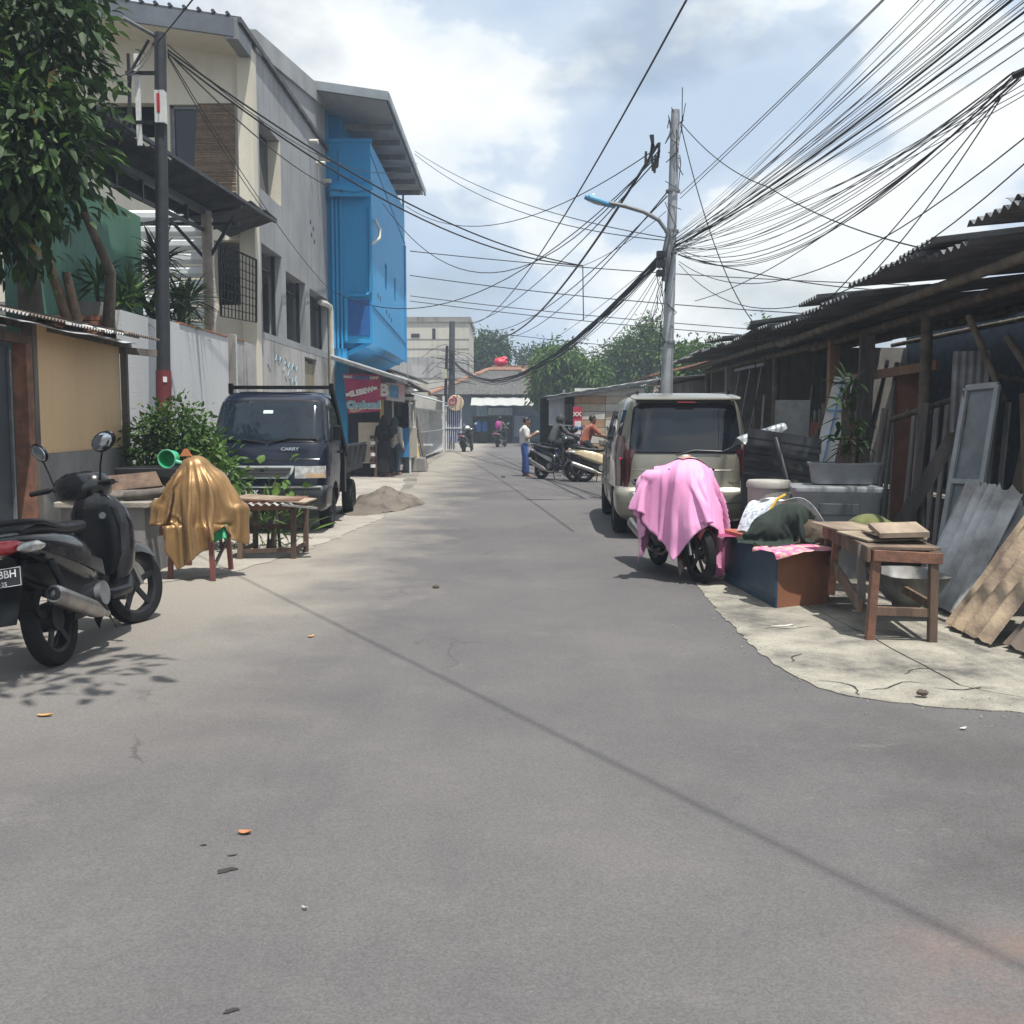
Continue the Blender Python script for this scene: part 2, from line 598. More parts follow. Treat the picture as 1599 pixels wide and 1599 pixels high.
# ================================================================ materials used everywhere
def wallmat(name, col, stain, streak=0.5, rough=0.85, amount=0.6, big=0.5):
    """painted or plastered wall with stains and vertical runs"""
    m, n, l, b = newmat(name)
    g = n.new('ShaderNodeNewGeometry')
    n1 = n.new('ShaderNodeTexNoise'); n1.inputs['Scale'].default_value = big; n1.inputs['Detail'].default_value = 8; n1.inputs['Roughness'].default_value = 0.65
    l.new(g.outputs['Position'], n1.inputs['Vector'])
    mp = n.new('ShaderNodeMapping'); mp.inputs['Scale'].default_value = (3.2, 3.2, 0.22)
    l.new(g.outputs['Position'], mp.inputs[0])
    n2 = n.new('ShaderNodeTexNoise'); n2.inputs['Scale'].default_value = 1.6; n2.inputs['Detail'].default_value = 6
    l.new(mp.outputs[0], n2.inputs['Vector'])
    r1 = n.new('ShaderNodeValToRGB'); r1.color_ramp.elements[0].position = 0.42; r1.color_ramp.elements[1].position = 0.68
    l.new(n1.outputs['Fac'], r1.inputs[0])
    r2 = n.new('ShaderNodeValToRGB'); r2.color_ramp.elements[0].position = 0.5; r2.color_ramp.elements[1].position = 0.75
    l.new(n2.outputs['Fac'], r2.inputs[0])
    a = n.new('ShaderNodeMath'); a.operation = 'MULTIPLY'; a.inputs[1].default_value = streak; l.new(r2.outputs[0], a.inputs[0])
    s_ = n.new('ShaderNodeMath'); s_.operation = 'ADD'; s_.use_clamp = True; l.new(a.outputs[0], s_.inputs[0])
    c = n.new('ShaderNodeMath'); c.operation = 'MULTIPLY'; c.inputs[1].default_value = amount; l.new(r1.outputs[0], c.inputs[0]); l.new(c.outputs[0], s_.inputs[1])
    mx = n.new('ShaderNodeMixRGB'); mx.inputs[1].default_value = (*col, 1); mx.inputs[2].default_value = (*stain, 1)
    l.new(s_.outputs[0], mx.inputs[0])
    n3 = n.new('ShaderNodeTexNoise'); n3.inputs['Scale'].default_value = 45; n3.inputs['Detail'].default_value = 3
    l.new(g.outputs['Position'], n3.inputs['Vector'])
    hs = n.new('ShaderNodeHueSaturation'); mr = n.new('ShaderNodeMapRange'); mr.inputs[3].default_value = 0.9; mr.inputs[4].default_value = 1.1
    l.new(n3.outputs['Fac'], mr.inputs[0]); l.new(mr.outputs[0], hs.inputs['Value']); l.new(mx.outputs[0], hs.inputs['Color'])
    l.new(hs.outputs[0], b.inputs['Base Color'])
    b.inputs['Roughness'].default_value = rough
    bp = n.new('ShaderNodeBump'); bp.inputs['Strength'].default_value = 0.25; bp.inputs['Distance'].default_value = 0.02
    l.new(n3.outputs['Fac'], bp.inputs['Height']); l.new(bp.outputs[0], b.inputs['Normal'])
    return m
GREYW = wallmat('grey plaster', (0.30, 0.31, 0.32), (0.17, 0.175, 0.18), 0.45, 0.9, 0.6, 0.45)
CREAM = wallmat('cream paint', (0.62, 0.58, 0.48), (0.46, 0.42, 0.34), 0.35)
WHITEW = wallmat('white wall paint', (0.56, 0.57, 0.58), (0.40, 0.41, 0.42), 0.35, 0.8, 0.35)
STAINW = wallmat('stained render', (0.42, 0.41, 0.40), (0.20, 0.20, 0.20), 0.8, 0.9, 0.8, 0.9)
BLUEW = wallmat('blue wall paint', (0.014, 0.275, 0.57), (0.010, 0.21, 0.46), 0.3, 0.6, 0.4)
GREENW = wallmat('green paint', (0.10, 0.24, 0.17), (0.05, 0.14, 0.10), 0.5, 0.6, 0.8, 0.6)
BLOCKW = wallmat('old concrete', (0.27, 0.26, 0.24), (0.13, 0.125, 0.12), 0.6, 0.95, 0.8, 1.2)
TANP = wallmat('tan plywood', (0.72, 0.50, 0.28), (0.60, 0.41, 0.23), 0.25, 0.7, 0.5, 0.8)
CEMENT = wallmat('cement skirting', (0.24, 0.235, 0.23), (0.13, 0.13, 0.13), 0.3, 0.95, 0.8, 1.5)
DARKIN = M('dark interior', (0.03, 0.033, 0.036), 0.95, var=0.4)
DARKMET = M('dark painted steel', (0.017, 0.0185, 0.022), 0.45, var=0.4, scale=9, spec=0.35)
GREYMET = M('grey steel', (0.22, 0.23, 0.24), 0.45, 0.3, var=0.3, scale=8)
WHITEMET = M('white painted steel', (0.72, 0.73, 0.72), 0.4, var=0.2, scale=10)
BLUEMET = M('blue painted sheet', (0.02, 0.16, 0.55), 0.4, var=0.3, scale=4)
ZINC = M('zinc sheet', (0.42, 0.43, 0.43), 0.5, 0.35, col2=(0.24, 0.23, 0.22), scale=3, rnd=0.12)
ZINCW = M('bright zinc sheet', (0.62, 0.64, 0.66), 0.4, 0.25, col2=(0.42, 0.43, 0.44), scale=3, rnd=0.08)
RUSTY = M('rusty sheet', (0.20, 0.155, 0.12), 0.85, 0.1, col2=(0.10, 0.085, 0.08), scale=4, rnd=0.2)
ASB = M('asbestos cement', (0.50, 0.52, 0.53), 0.9, col2=(0.22, 0.21, 0.205), scale=2.6, rnd=0.1, bump=0.3, stretch=(1, 0.5, 1))
ASBBR = M('weathered brown cement sheet', (0.40, 0.31, 0.21), 0.9, col2=(0.15, 0.11, 0.085), scale=4.2, rnd=0.1, bump=0.3, stretch=(1, 0.5, 1))
ROOFDK = M('old dark roof sheet', (0.085, 0.09, 0.095), 0.85, col2=(0.045, 0.048, 0.052), scale=2.5, rnd=0.2, bump=0.2)
WOOD = M('weathered wood', (0.185, 0.12, 0.083), 0.85, col2=(0.085, 0.056, 0.042), scale=7, stretch=(1, 1, 0.15), rnd=0.2, bump=0.3)
WOODY = M('weathered wood along y', (0.19, 0.135, 0.10), 0.85, col2=(0.09, 0.065, 0.05), scale=7, stretch=(1, 0.15, 1), rnd=0.2, bump=0.3)
WOODR = M('red brown wood', (0.25, 0.115, 0.07), 0.75, col2=(0.13, 0.065, 0.045), scale=8, rnd=0.15, bump=0.2)
WOODG = M('grey old wood', (0.17, 0.15, 0.13), 0.9, col2=(0.085, 0.075, 0.07), scale=7, stretch=(1, 1, 0.2), rnd=0.25, bump=0.3)
BAMBOO = M('bamboo', (0.155, 0.128, 0.09), 0.75, col2=(0.08, 0.066, 0.05), scale=6, rnd=0.15)
PLY = M('plywood', (0.37, 0.295, 0.22), 0.8, col2=(0.20, 0.155, 0.115), scale=6, rnd=0.12, stretch=(1, 0.25, 1))
BRICK = M('brick', (0.34, 0.13, 0.08), 0.9, col2=(0.20, 0.09, 0.06), scale=12, rnd=0.2, bump=0.4)
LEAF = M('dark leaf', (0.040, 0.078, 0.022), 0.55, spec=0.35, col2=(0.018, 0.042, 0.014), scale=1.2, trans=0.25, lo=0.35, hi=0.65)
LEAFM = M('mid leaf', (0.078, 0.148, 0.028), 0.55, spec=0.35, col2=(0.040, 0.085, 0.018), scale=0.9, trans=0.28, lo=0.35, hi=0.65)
LEAFB = M('bright leaf', (0.11, 0.20, 0.030), 0.55, spec=0.35, col2=(0.045, 0.100, 0.016), scale=1.5, trans=0.3)
LEAFY = M('yellowing leaf', (0.26, 0.20, 0.05), 0.6, col2=(0.14, 0.12, 0.03), scale=3, trans=0.2)
BARK = M('bark', (0.16, 0.125, 0.095), 0.95, col2=(0.08, 0.065, 0.05), scale=8, bump=0.6, bscale=25, stretch=(1, 1, 0.3))
BARKR = M('pale bark', (0.34, 0.22, 0.14), 0.9, col2=(0.2, 0.14, 0.09), scale=8, bump=0.4, bscale=25)
RUBBER = M('tyre rubber', (0.014, 0.014, 0.015), 0.8, var=0.3, scale=14, spec=0.25)
PLASTB = M('black plastic', (0.006, 0.0065, 0.008), 0.28, var=0.3, scale=10, spec=0.3)
CHROME = M('chrome', (0.75, 0.75, 0.76), 0.18, 1.0, var=0.15)
STEEL = M('brushed steel', (0.48, 0.46, 0.44), 0.35, 1.0, var=0.3, scale=10)
WHITEP = M('white paint', (0.75, 0.75, 0.74), 0.5, var=0.15)
CABLE = M('black cable', (0.012, 0.013, 0.015), 0.6, var=0.3)
ORANGEL = M('orange lens', (0.75, 0.22, 0.03), 0.2, var=0.1)
REDL = M('red lens', (0.42, 0.012, 0.02), 0.15, var=0.3, coat=1.0)
CLEARL = M('clear lens', (0.62, 0.62, 0.58), 0.12, 0.2, col2=(0.3, 0.3, 0.28), scale=14, coat=1.0)
GLASS = glassmat('dark window glass', (0.012, 0.018, 0.022), 0.12)
TINT = glassmat('windscreen glass', (0.02, 0.03, 0.033), 0.42)

# ================================================================ ground, road, aprons
def roadmat():
    m, n, l, b = newmat('asphalt')
    g = n.new('ShaderNodeNewGeometry')
    def noise(sc, det, ro=0.6, stretch=None):
        t = n.new('ShaderNodeTexNoise'); t.inputs['Scale'].default_value = sc; t.inputs['Detail'].default_value = det; t.inputs['Roughness'].default_value = ro
        if stretch:
            mp = n.new('ShaderNodeMapping'); mp.inputs['Scale'].default_value = stretch
            l.new(g.outputs['Position'], mp.inputs[0]); l.new(mp.outputs[0], t.inputs['Vector'])
        else:
            l.new(g.outputs['Position'], t.inputs['Vector'])
        return t
    def mixc(fac, a, c, mode='MIX'):
        x = n.new('ShaderNodeMixRGB'); x.blend_type = mode
        l.new(fac, x.inputs[0])
        for i, q in ((1, a), (2, c)):
            if isinstance(q, tuple):
                x.inputs[i].default_value = (*q, 1)
            else:
                l.new(q, x.inputs[i])
        return x.outputs[0]
    def rng(src, a, c, lo=0.0, hi=1.0):
        r = n.new('ShaderNodeMapRange'); r.inputs[1].default_value = a; r.inputs[2].default_value = c
        r.inputs[3].default_value = lo; r.inputs[4].default_value = hi
        l.new(src, r.inputs[0]); return r.outputs[0]
    def math2(op, a, c):
        x = n.new('ShaderNodeMath'); x.operation = op
        for i, q in ((0, a), (1, c)):
            if isinstance(q, (int, float)):
                x.inputs[i].default_value = q
            else:
                l.new(q, x.inputs[i])
        return x.outputs[0]
    big = noise(0.42, 7, 0.66)
    col = mixc(rng(big.outputs['Fac'], 0.35, 0.68), (0.090, 0.087, 0.090), (0.130, 0.123, 0.124))
    stre = noise(1.0, 6, 0.6, (1.6, 0.12, 1))
    col = mixc(rng(stre.outputs['Fac'], 0.52, 0.72, 0, 0.35), col, (0.140, 0.133, 0.132))
    mot = noise(2.2, 6, 0.7)
    col = mixc(rng(mot.outputs['Fac'], 0.55, 0.75, 0, 0.5), col, (0.146, 0.140, 0.137))
    # scuffed pale scratches by the apron
    scr = noise(1.1, 9, 0.72, (1.3, 2.8, 1))
    sx = n.new('ShaderNodeSeparateXYZ'); l.new(g.outputs['Position'], sx.inputs[0])
    X, Y = sx.outputs['X'], sx.outputs['Y']
    near = math2('MULTIPLY', rng(X, 0.3, 1.4), rng(Y, 6.5, 4.0))
    col = mixc(math2('MULTIPLY', rng(scr.outputs['Fac'], 0.60, 0.70), math2('MULTIPLY', near, 0.6)), col, (0.26, 0.25, 0.23))
    dk = noise(0.7, 5, 0.6)
    col = mixc(math2('MULTIPLY', rng(dk.outputs['Fac'], 0.48, 0.62), math2('MULTIPLY', near, 0.6)), col, (0.058, 0.056, 0.056))
    # pale dust blown over the left edge of the asphalt
    wob = noise(0.9, 7, 0.65)
    edge = math2('ADD', X, math2('MULTIPLY', rng(wob.outputs['Fac'], 0.2, 0.8, -0.9, 0.9), 1.0))
    dust = math2('MULTIPLY', rng(edge, -0.9, -2.2), math2('MULTIPLY', rng(Y, 6.0, 9.5, 0.35, 1.0), rng(Y, 3.0, 6.5)))
    col = mixc(math2('MULTIPLY', dust, 0.9), col, (0.27, 0.248, 0.213))
    # fine aggregate
    ag = noise(130, 2, 0.5)
    hs = n.new('ShaderNodeHueSaturation'); l.new(rng(ag.outputs['Fac'], 0.3, 0.7, 0.80, 1.20), hs.inputs['Value']); l.new(col, hs.inputs['Color'])
    vo = n.new('ShaderNodeTexVoronoi'); vo.inputs['Scale'].default_value = 16; vo.inputs['Randomness'].default_value = 1.0
    l.new(g.outputs['Position'], vo.inputs['Vector'])
    sp = rng(vo.outputs['Distance'], 0.045, 0.03)
    pick = noise(6, 2)
    col2 = mixc(math2('MULTIPLY', sp, rng(pick.outputs['Fac'], 0.54, 0.62, 0, 0.6)), hs.outputs[0], (0.30, 0.29, 0.27))
    # sparse hairline cracks and a rusty spill at lower right
    vc = n.new('ShaderNodeTexVoronoi'); vc.feature = 'DISTANCE_TO_EDGE'; vc.inputs['Scale'].default_value = 0.42
    wrp = noise(2.5, 5, 0.6); add = n.new('ShaderNodeVectorMath'); add.operation = 'MULTIPLY_ADD'
    l.new(wrp.outputs['Color'], add.inputs[0]); add.inputs[1].default_value = (0.55, 0.55, 0); l.new(g.outputs['Position'], add.inputs[2])
    l.new(add.outputs[0], vc.inputs['Vector'])
    ck = noise(0.55, 3)
    col2 = mixc(math2('MULTIPLY', rng(vc.outputs['Distance'], 0.006, 0.002), rng(ck.outputs['Fac'], 0.52, 0.60, 0, 0.55)), col2, (0.045, 0.043, 0.042))
    spx = math2('MULTIPLY', rng(X, 0.9, 1.35), math2('MULTIPLY', rng(Y, 3.0, 2.75), rng(mot.outputs['Fac'], 0.42, 0.62)))
    col2 = mixc(math2('MULTIPLY', spx, 0.55), col2, (0.19, 0.12, 0.095))
    l.new(col2, b.inputs['Base Color'])
    b.inputs['Roughness'].default_value = 0.9
    b.inputs['Specular IOR Level'].default_value = 0.3
    bp = n.new('ShaderNodeBump'); bp.inputs['Strength'].default_value = 0.2; bp.inputs['Distance'].default_value = 0.008
    l.new(ag.outputs['Fac'], bp.inputs['Height']); l.new(bp.outputs[0], b.inputs['Normal'])
    return m
def concmat(name, c1, c2, c3, sc=1.1):
    m, n, l, b = newmat(name)
    g = n.new('ShaderNodeNewGeometry')
    cols = None
    a = n.new('ShaderNodeTexNoise'); a.inputs['Scale'].default_value = sc; a.inputs['Detail'].default_value = 9; a.inputs['Roughness'].default_value = 0.66
    l.new(g.outputs['Position'], a.inputs['Vector'])
    r = n.new('ShaderNodeValToRGB'); e = r.color_ramp.elements
    e[0].position = 0.34; e[0].color = (*c3, 1); e[1].position = 0.64; e[1].color = (*c1, 1)
    e2 = e.new(0.48); e2.color = (*c2, 1)
    l.new(a.outputs['Fac'], r.inputs[0])
    f = n.new('ShaderNodeTexNoise'); f.inputs['Scale'].default_value = 70; f.inputs['Detail'].default_value = 4
    l.new(g.outputs['Position'], f.inputs['Vector'])
    hs = n.new('ShaderNodeHueSaturation'); mr = n.new('ShaderNodeMapRange'); mr.inputs[1].default_value = 0.3; mr.inputs[2].default_value = 0.7; mr.inputs[3].default_value = 0.82; mr.inputs[4].default_value = 1.16
    l.new(f.outputs['Fac'], mr.inputs[0]); l.new(mr.outputs[0], hs.inputs['Value']); l.new(r.outputs[0], hs.inputs['Color'])
    l.new(hs.outputs[0], b.inputs['Base Color']); b.inputs['Roughness'].default_value = 0.95
    bp = n.new('ShaderNodeBump'); bp.inputs['Strength'].default_value = 0.5; bp.inputs['Distance'].default_value = 0.012
    l.new(f.outputs['Fac'], bp.inputs['Height']); l.new(bp.outputs[0], b.inputs['Normal'])
    return m
ROADM = roadmat()
CONC = concmat('worn concrete', (0.33, 0.312, 0.262), (0.225, 0.212, 0.18), (0.085, 0.082, 0.077), 1.9)
DIRT = concmat('dusty ground', (0.24, 0.22, 0.19), (0.18, 0.165, 0.145), (0.10, 0.092, 0.083), 0.8)
PALEC = concmat('pale dusty concrete', (0.37, 0.345, 0.305), (0.30, 0.28, 0.245), (0.19, 0.178, 0.16), 0.9)

def rough_edge(pts, step=0.12, amp=0.03, seed=1):
    rr = random.Random(seed); out = []
    pts = [Vector((p[0], p[1], 0)) for p in pts]
    # catmull-rom
    n = len(pts)
    for i in range(n - 1):
        p0, p1, p2, p3 = pts[max(i - 1, 0)], pts[i], pts[i + 1], pts[min(i + 2, n - 1)]
        k = max(1, int((p2 - p1).length / step)); k = min(k, 60)
        for j in range(k):
            t = j / k
            q = 0.5 * ((2 * p1) + (p2 - p0) * t + (2 * p0 - 5 * p1 + 4 * p2 - p3) * t * t + (3 * p1 - p0 - 3 * p2 + p3) * t ** 3)
            out.append((q.x + rr.uniform(-amp, amp), q.y + rr.uniform(-amp, amp)))
    out.append((pts[-1].x, pts[-1].y))
    return out
def flat(name, poly, z, mat, z0=None, kind='structure', parent=None):
    m = MB()
    if z0 is None:
        m.add([(x, y, z) for x, y in poly], [tuple(range(len(poly)))])
    else:
        m.prism([(x, y, z0) for x, y in poly], (0, 0, z - z0))
    o = m.build(name, mat, parent, world=parent is not None)
    if parent is None:
        tag(o, kind=kind)
    bm = bmesh.new(); bm.from_mesh(o.data)
    bmesh.ops.recalc_face_normals(bm, faces=bm.faces)
    if z0 is None and bm.faces[0].normal.z < 0:
        bmesh.ops.reverse_faces(bm, faces=bm.faces)
    bmesh.ops.triangulate(bm, faces=[f for f in bm.faces if len(f.verts) > 4])
    bm.to_mesh(o.data); bm.free()
    return o
g0 = MB().add([(-400, -60, 0), (400, -60, 0), (400, 700, 0), (-400, 700, 0)], [(0, 1, 2, 3)])
tag(g0.build('ground', DIRT), kind='structure')
re_ = rough_edge([(30, 4.5), (6, 4.85), (3.4, 5.02), (2.55, 5.14), (2.0, 5.33), (1.72, 5.62), (1.60, 6.3), (1.60, 7.2), (1.62, 8.2), (1.74, 10), (1.95, 13), (2.3, 18), (2.1, 24), (1.9, 34), (2.4, 48), (3.2, 58), (9, 62)], 0.06, 0.014, 3)
le_ = rough_edge([(-14, 66), (-5, 62), (-2.6, 54), (-2.85, 46), (-2.8, 36), (-2.55, 28), (-2.2, 23), (-2.35, 19), (-2.5, 15), (-2.9, 11), (-3.4, 9.4), (-4.1, 8.4), (-6, 7.6), (-30, 7.0)], 0.2, 0.03, 4)
flat('road', [(30, -8)] + re_ + [(9, 68), (-14, 68)] + le_ + [(-30, -8)], 0.004, ROADM)
# concrete apron on the right, a real slab in two bays with an open joint between
ed = [p for p in re_ if p[1] < 9.4 and p[0] < 6.1]
ed = [(x + 0.0, y) for x, y in ed]
joint = rough_edge([gp(1599, 1092)[:2], gp(1500, 1072)[:2], gp(1440, 1040)[:2], gp(1372, 1003)[:2], gp(1290, 962)[:2], (2.25, 9.4)], 0.15, 0.012, 8)
inner = [p for p in ed]
flat('pavement', inner + [(2.24, 9.4)] + [(x - 0.008, y - 0.004) for x, y in joint[::-1]] + [(3.2, 5.25), (6.0, 5.1)], 0.011, CONC, -0.05)
flat('pavement', [(x + 0.012, y + 0.006) for x, y in joint] + [(3.9, 9.4), (3.9, 5.4)], 0.008, CONC, -0.05)
flat('path', rough_edge([(-30, 8.2), (-6, 8.2), (-4.0, 8.9), (-3.0, 9.6), (-2.5, 11), (-2.1, 14), (-2.0, 17), (-2.3, 21), (-2.7, 26)], 0.2, 0.05, 12) + [(-4.9, 27), (-4.9, 12), (-30, 12)], 0.009, PALEC)

CRK = M('dark crack', (0.045, 0.042, 0.04), 0.95, var=0.3)
rk_ = random.Random(14)
for (cx_, cy_, a0, nseg) in ((1.75, 5.75, .3, 9), (1.95, 5.55, -.2, 12), (1.72, 6.2, 1.2, 7), (2.3, 5.9, .9, 10), (1.8, 7.2, 1.0, 9), (2.7, 5.6, 2.6, 8), (3.2, 6.2, 1.9, 10)):
    p_ = Vector((cx_, cy_)); a = a0; L_ = []; R_ = []
    for q in range(nseg):
        a += rk_.uniform(-.7, .7); d = Vector((math.cos(a), math.sin(a))); w_ = .0045 * math.sin(math.pi * (q + .6) / nseg) + .001
        nn_ = Vector((-d.y, d.x)); L_.append(p_ + nn_ * w_ * rk_.uniform(.5, 1.6)); R_.append(p_ - nn_ * w_ * rk_.uniform(.5, 1.6)); p_ = p_ + d * rk_.uniform(.03, .07)
    m = MB()
    m.add([(v.x, v.y, .0145) for v in L_] + [(v.x, v.y, .0145) for v in R_], [(i, nseg + i, nseg + i + 1, i + 1) for i in range(nseg - 1)])
    m.build('crack', CRK, SC.objects['pavement'], world=True)

# small litter lying on the asphalt
def litter(name, px, py, L, W, mat, label, cat, rz, lift=0.012, curl=0.02):
    p = gp(px, py)
    c, s_ = math.cos(rz), math.sin(rz)
    def fn(u, v):
        a = (u - 0.5) * L; wv = W * math.sin(math.pi * (0.08 + 0.84 * u)) ** 0.7; b_ = (v - 0.5) * wv
        return (p.x + a * c - b_ * s_, p.y + a * s_ + b_ * c, 0.0065 + lift * abs(v - 0.5) * 1.2 + curl * (u - 0.4) ** 2)
    o = MB().sheet(fn, 8, 4, 0.0012).build(name, mat, smooth=60)
    tag(o, label, cat)
DRYL = M('dry leaf', (0.45, 0.18, 0.08), 0.7, col2=(0.30, 0.13, 0.06), scale=30)
DRYY = M('dry yellow leaf', (0.50, 0.32, 0.10), 0.7, col2=(0.36, 0.2, 0.07), scale=30)
PAPER = M('pale paper scrap', (0.6, 0.58, 0.54), 0.8, scale=30)
STONEM = M('dark pebble', (0.10, 0.08, 0.065), 0.9, scale=40)
litter('dry_leaf', 382, 1304, 0.05, 0.03, DRYL, 'curled orange dry leaf lying on the asphalt in the foreground', 'leaf', -0.2)
litter('dry_leaf', 70, 1120, 0.075, 0.03, DRYY, 'yellow dry leaf on the asphalt in front of the near scooter', 'leaf', 0.05)
litter('dry_leaf', 486, 996, 0.055, 0.03, DRYY, 'small yellow leaf on the asphalt towards the gold cloth', 'leaf', 0.8)
litter('paper_scrap', 1222, 980, 0.17, 0.035, PAPER, 'white paper scrap on the concrete beside the blue cabinet', 'scrap', 0.25)
litter('paper_scrap', 1504, 1141, 0.035, 0.018, PAPER, 'tiny pale scrap on asphalt just outside the concrete edge', 'scrap', 0.3)
litter('paper_scrap', 476, 1423, 0.022, 0.009, PAPER, 'tiny pale scrap on asphalt near the bottom of the view', 'scrap', -0.6)
for i, (px, py, r_, lab) in enumerate([(681, 919, .035, 'small dark stone lying mid-road'), (786, 746, .06, 'dark clod on the road left of the person in blue trousers'), (1440, 1092, .034, 'brown dry clod on the concrete apron')]):
    p = gp(px, py); m = MB().ell((p.x, p.y, r_ * 0.35 + 0.006 + (0.02 if i == 2 else 0)), (r_, r_ * 0.7, r_ * 0.45), 9, 6)
    for v in m.v:
        v += Vector((random.uniform(-1, 1), random.uniform(-1, 1), random.uniform(-1, 1))) * r_ * 0.12
    tag(m.build('stone', STONEM, smooth=60), lab, 'stone')
# oil spots: thin stains with an outline of their own
OILM = M('oil stain', (0.035, 0.033, 0.032), 0.6, scale=20)
for px, py, a, b_, lab in [(353, 1362, .03, .018, 'largest dark oil spot on the asphalt near the orange leaf'), (364, 1338, .016, .007, 'thin dark oil spot just below the orange leaf'), (318, 1322, .012, .006, 'smallest dark oil spot left of the orange leaf'), (360, 1582, .018, .01, 'dark oil spot at the bottom edge of the view')]:
    p = gp(px, py)
    po = [(p.x + a * math.cos(t) * (1 + 0.35 * math.sin(3 * t + px)), p.y + b_ * math.sin(t) * (1 + 0.3 * math.cos(2 * t + py)) + 0.3 * a * math.cos(t)) for t in [2 * math.pi * i / 14 for i in range(14)]]
    o = flat('oil_spot', po, 0.0075, OILM); del o['kind']; tag(o, lab, 'stain')

# sand pile beside the truck
def sandpile():
    c0 = gp(600, 778); m = MB()
    def fn(u, v):
        r_ = u; t = 2 * math.pi * v
        x = math.cos(t); y = math.sin(t)
        a = 0.60 * (1 + 0.18 * math.sin(3 * t + 1) + 0.1 * math.sin(7 * t)); b_ = 1.9 * (1 + 0.12 * math.sin(2 * t))
        h = 0.33 * max(0, (1 - r_)) ** 0.9 * (1 + 0.35 * math.sin(5 * t * 1 + 9 * r_) * r_) + 0.05 * math.sin(17 * r_ + 5 * t) * (1 - r_) * r_
        return (-2.30 + x * a * r_ + 0.1 * (1 - r_), 17.8 + y * b_ * r_, max(0.0, h) + 0.004)
    m.grid(fn, 26, 60)
    for v in m.v:
        v += Vector((0, 0, random.uniform(0, 0.02)))
    SAND = concmat('grey sand', (0.17, 0.142, 0.115), (0.135, 0.113, 0.094), (0.085, 0.072, 0.06), 2.5)
    tag(m.build('sand_pile', SAND, smooth=179, fix=True), 'heap of brown-grey sand spilled beside the truck wheels', 'sand pile')
sandpile()

# ================================================================ left: shed with tan wall
sh = thing('shed', 'low shed with tan plywood wall and corrugated roof on the left', 'shed', (-4.5, 10, 0))
A2, B2 = Vector((-4.45, 9.55, 0)), Vector((-4.66, 12.35, 0))
du = (B2 - A2).normalized(); dn = Vector((du.y, -du.x, 0))      # dn points to the street (+x)
def onwall(s_, z, o=0.0):
    p = A2 + du * s_ + dn * o
    return Vector((p.x, p.y, z))
L2 = (B2 - A2).length
def wslab(s0, s1, z0, z1, o0, o1):
    return MB().prism([onwall(s0, z0, o0), onwall(s1, z0, o0), onwall(s1, z1, o0), onwall(s0, z1, o0)], dn * (o1 - o0))
wslab(0, L2, 0, 1.17, -0.12, 0.0).build('skirting_wall', CEMENT, sh, world=True)
wslab(0.06, L2 - 0.03, 1.172, 2.42, -0.09, -0.02).build('plywood_panel', TANP, sh, world=True)
# ragged smear of cement on the panel edge
sm = MB(); rr = random.Random(3)
pts = []
for i in range(13):
    z = 1.25 + i * 0.075
    pts.append((0.10 + rr.uniform(0, 0.07), z))
sm.prism([onwall(0.055, 1.19, -0.02)] + [onwall(a, z, -0.02) for a, z in pts] + [onwall(0.055, 2.2, -0.02)], dn * 0.012)
sm.build('cement_smear', CEMENT, sh, world=True)
MB().beam(onwall(0.0, 0, 0.0), onwall(0.0, 2.45, 0.0), 0.10, 0.09).build('post', WOODG, sh, world=True)
MB().beam(onwall(L2 + 0.02, 0, 0.02), onwall(L2 + 0.02, 2.42, 0.02), 0.07, 0.07).build('post', WOODG, sh, world=True)
# doorway nearer the camera
MB().beam(onwall(-0.13, 0, -0.02), onwall(-0.13, 2.2, -0.02), 0.13, 0.12).build('door_frame', WOODR, sh, world=True)
MB().beam(onwall(-0.06, 2.22, 0.0), onwall(-1.9, 2.22, 0.0), 0.09, 0.08).build('door_head', WOOD, sh, world=True)
dr = wslab(-1.35, -0.34, 0.02, 2.15, -0.10, -0.06).build('door', M('dark blue grey door', (0.035, 0.045, 0.06), 0.5, var=0.3), sh, world=True)
MB().beam(onwall(-0.36, 0.05, -0.05), onwall(-0.36, 2.12, -0.05), 0.03, 0.03).build('door_edge', GREYMET, sh, world=True)
wslab(-4.2, -1.4, 0, 2.3, -0.12, -0.04).build('wall', CEMENT, sh, world=True)
wslab(-4.2, L2, 0.0, 2.4, -2.6, -2.5).build('back_wall', BLOCKW, sh, world=True)
MB().prism([onwall(L2, 0, -0.12), onwall(L2, 0, -2.6), onwall(L2, 2.8, -2.6), onwall(L2, 2.4, -0.12)], du * 0.08).build('end_wall', BLOCKW, sh, world=True)
def roofsheet(parent, c, wdt, ln, rotz, pitch, mat, name='roof_sheet', amp=0.016, pit=0.075, roll=0.0, t=0.003, bend=None):
    o = corr(wdt, ln, amp, pit, t, bend).build(name, mat, parent)
    o.rotation_mode = 'XYZ'
    q = Matrix.Rotation(rotz, 4, 'Z') @ Matrix.Rotation(pitch, 4, 'X') @ Matrix.Rotation(roll, 4, 'Y')
    o.rotation_euler = q.to_euler()
    loc = Vector(c)
    if parent is not None:
        loc = loc - parent.location
    o.location = loc
    return o
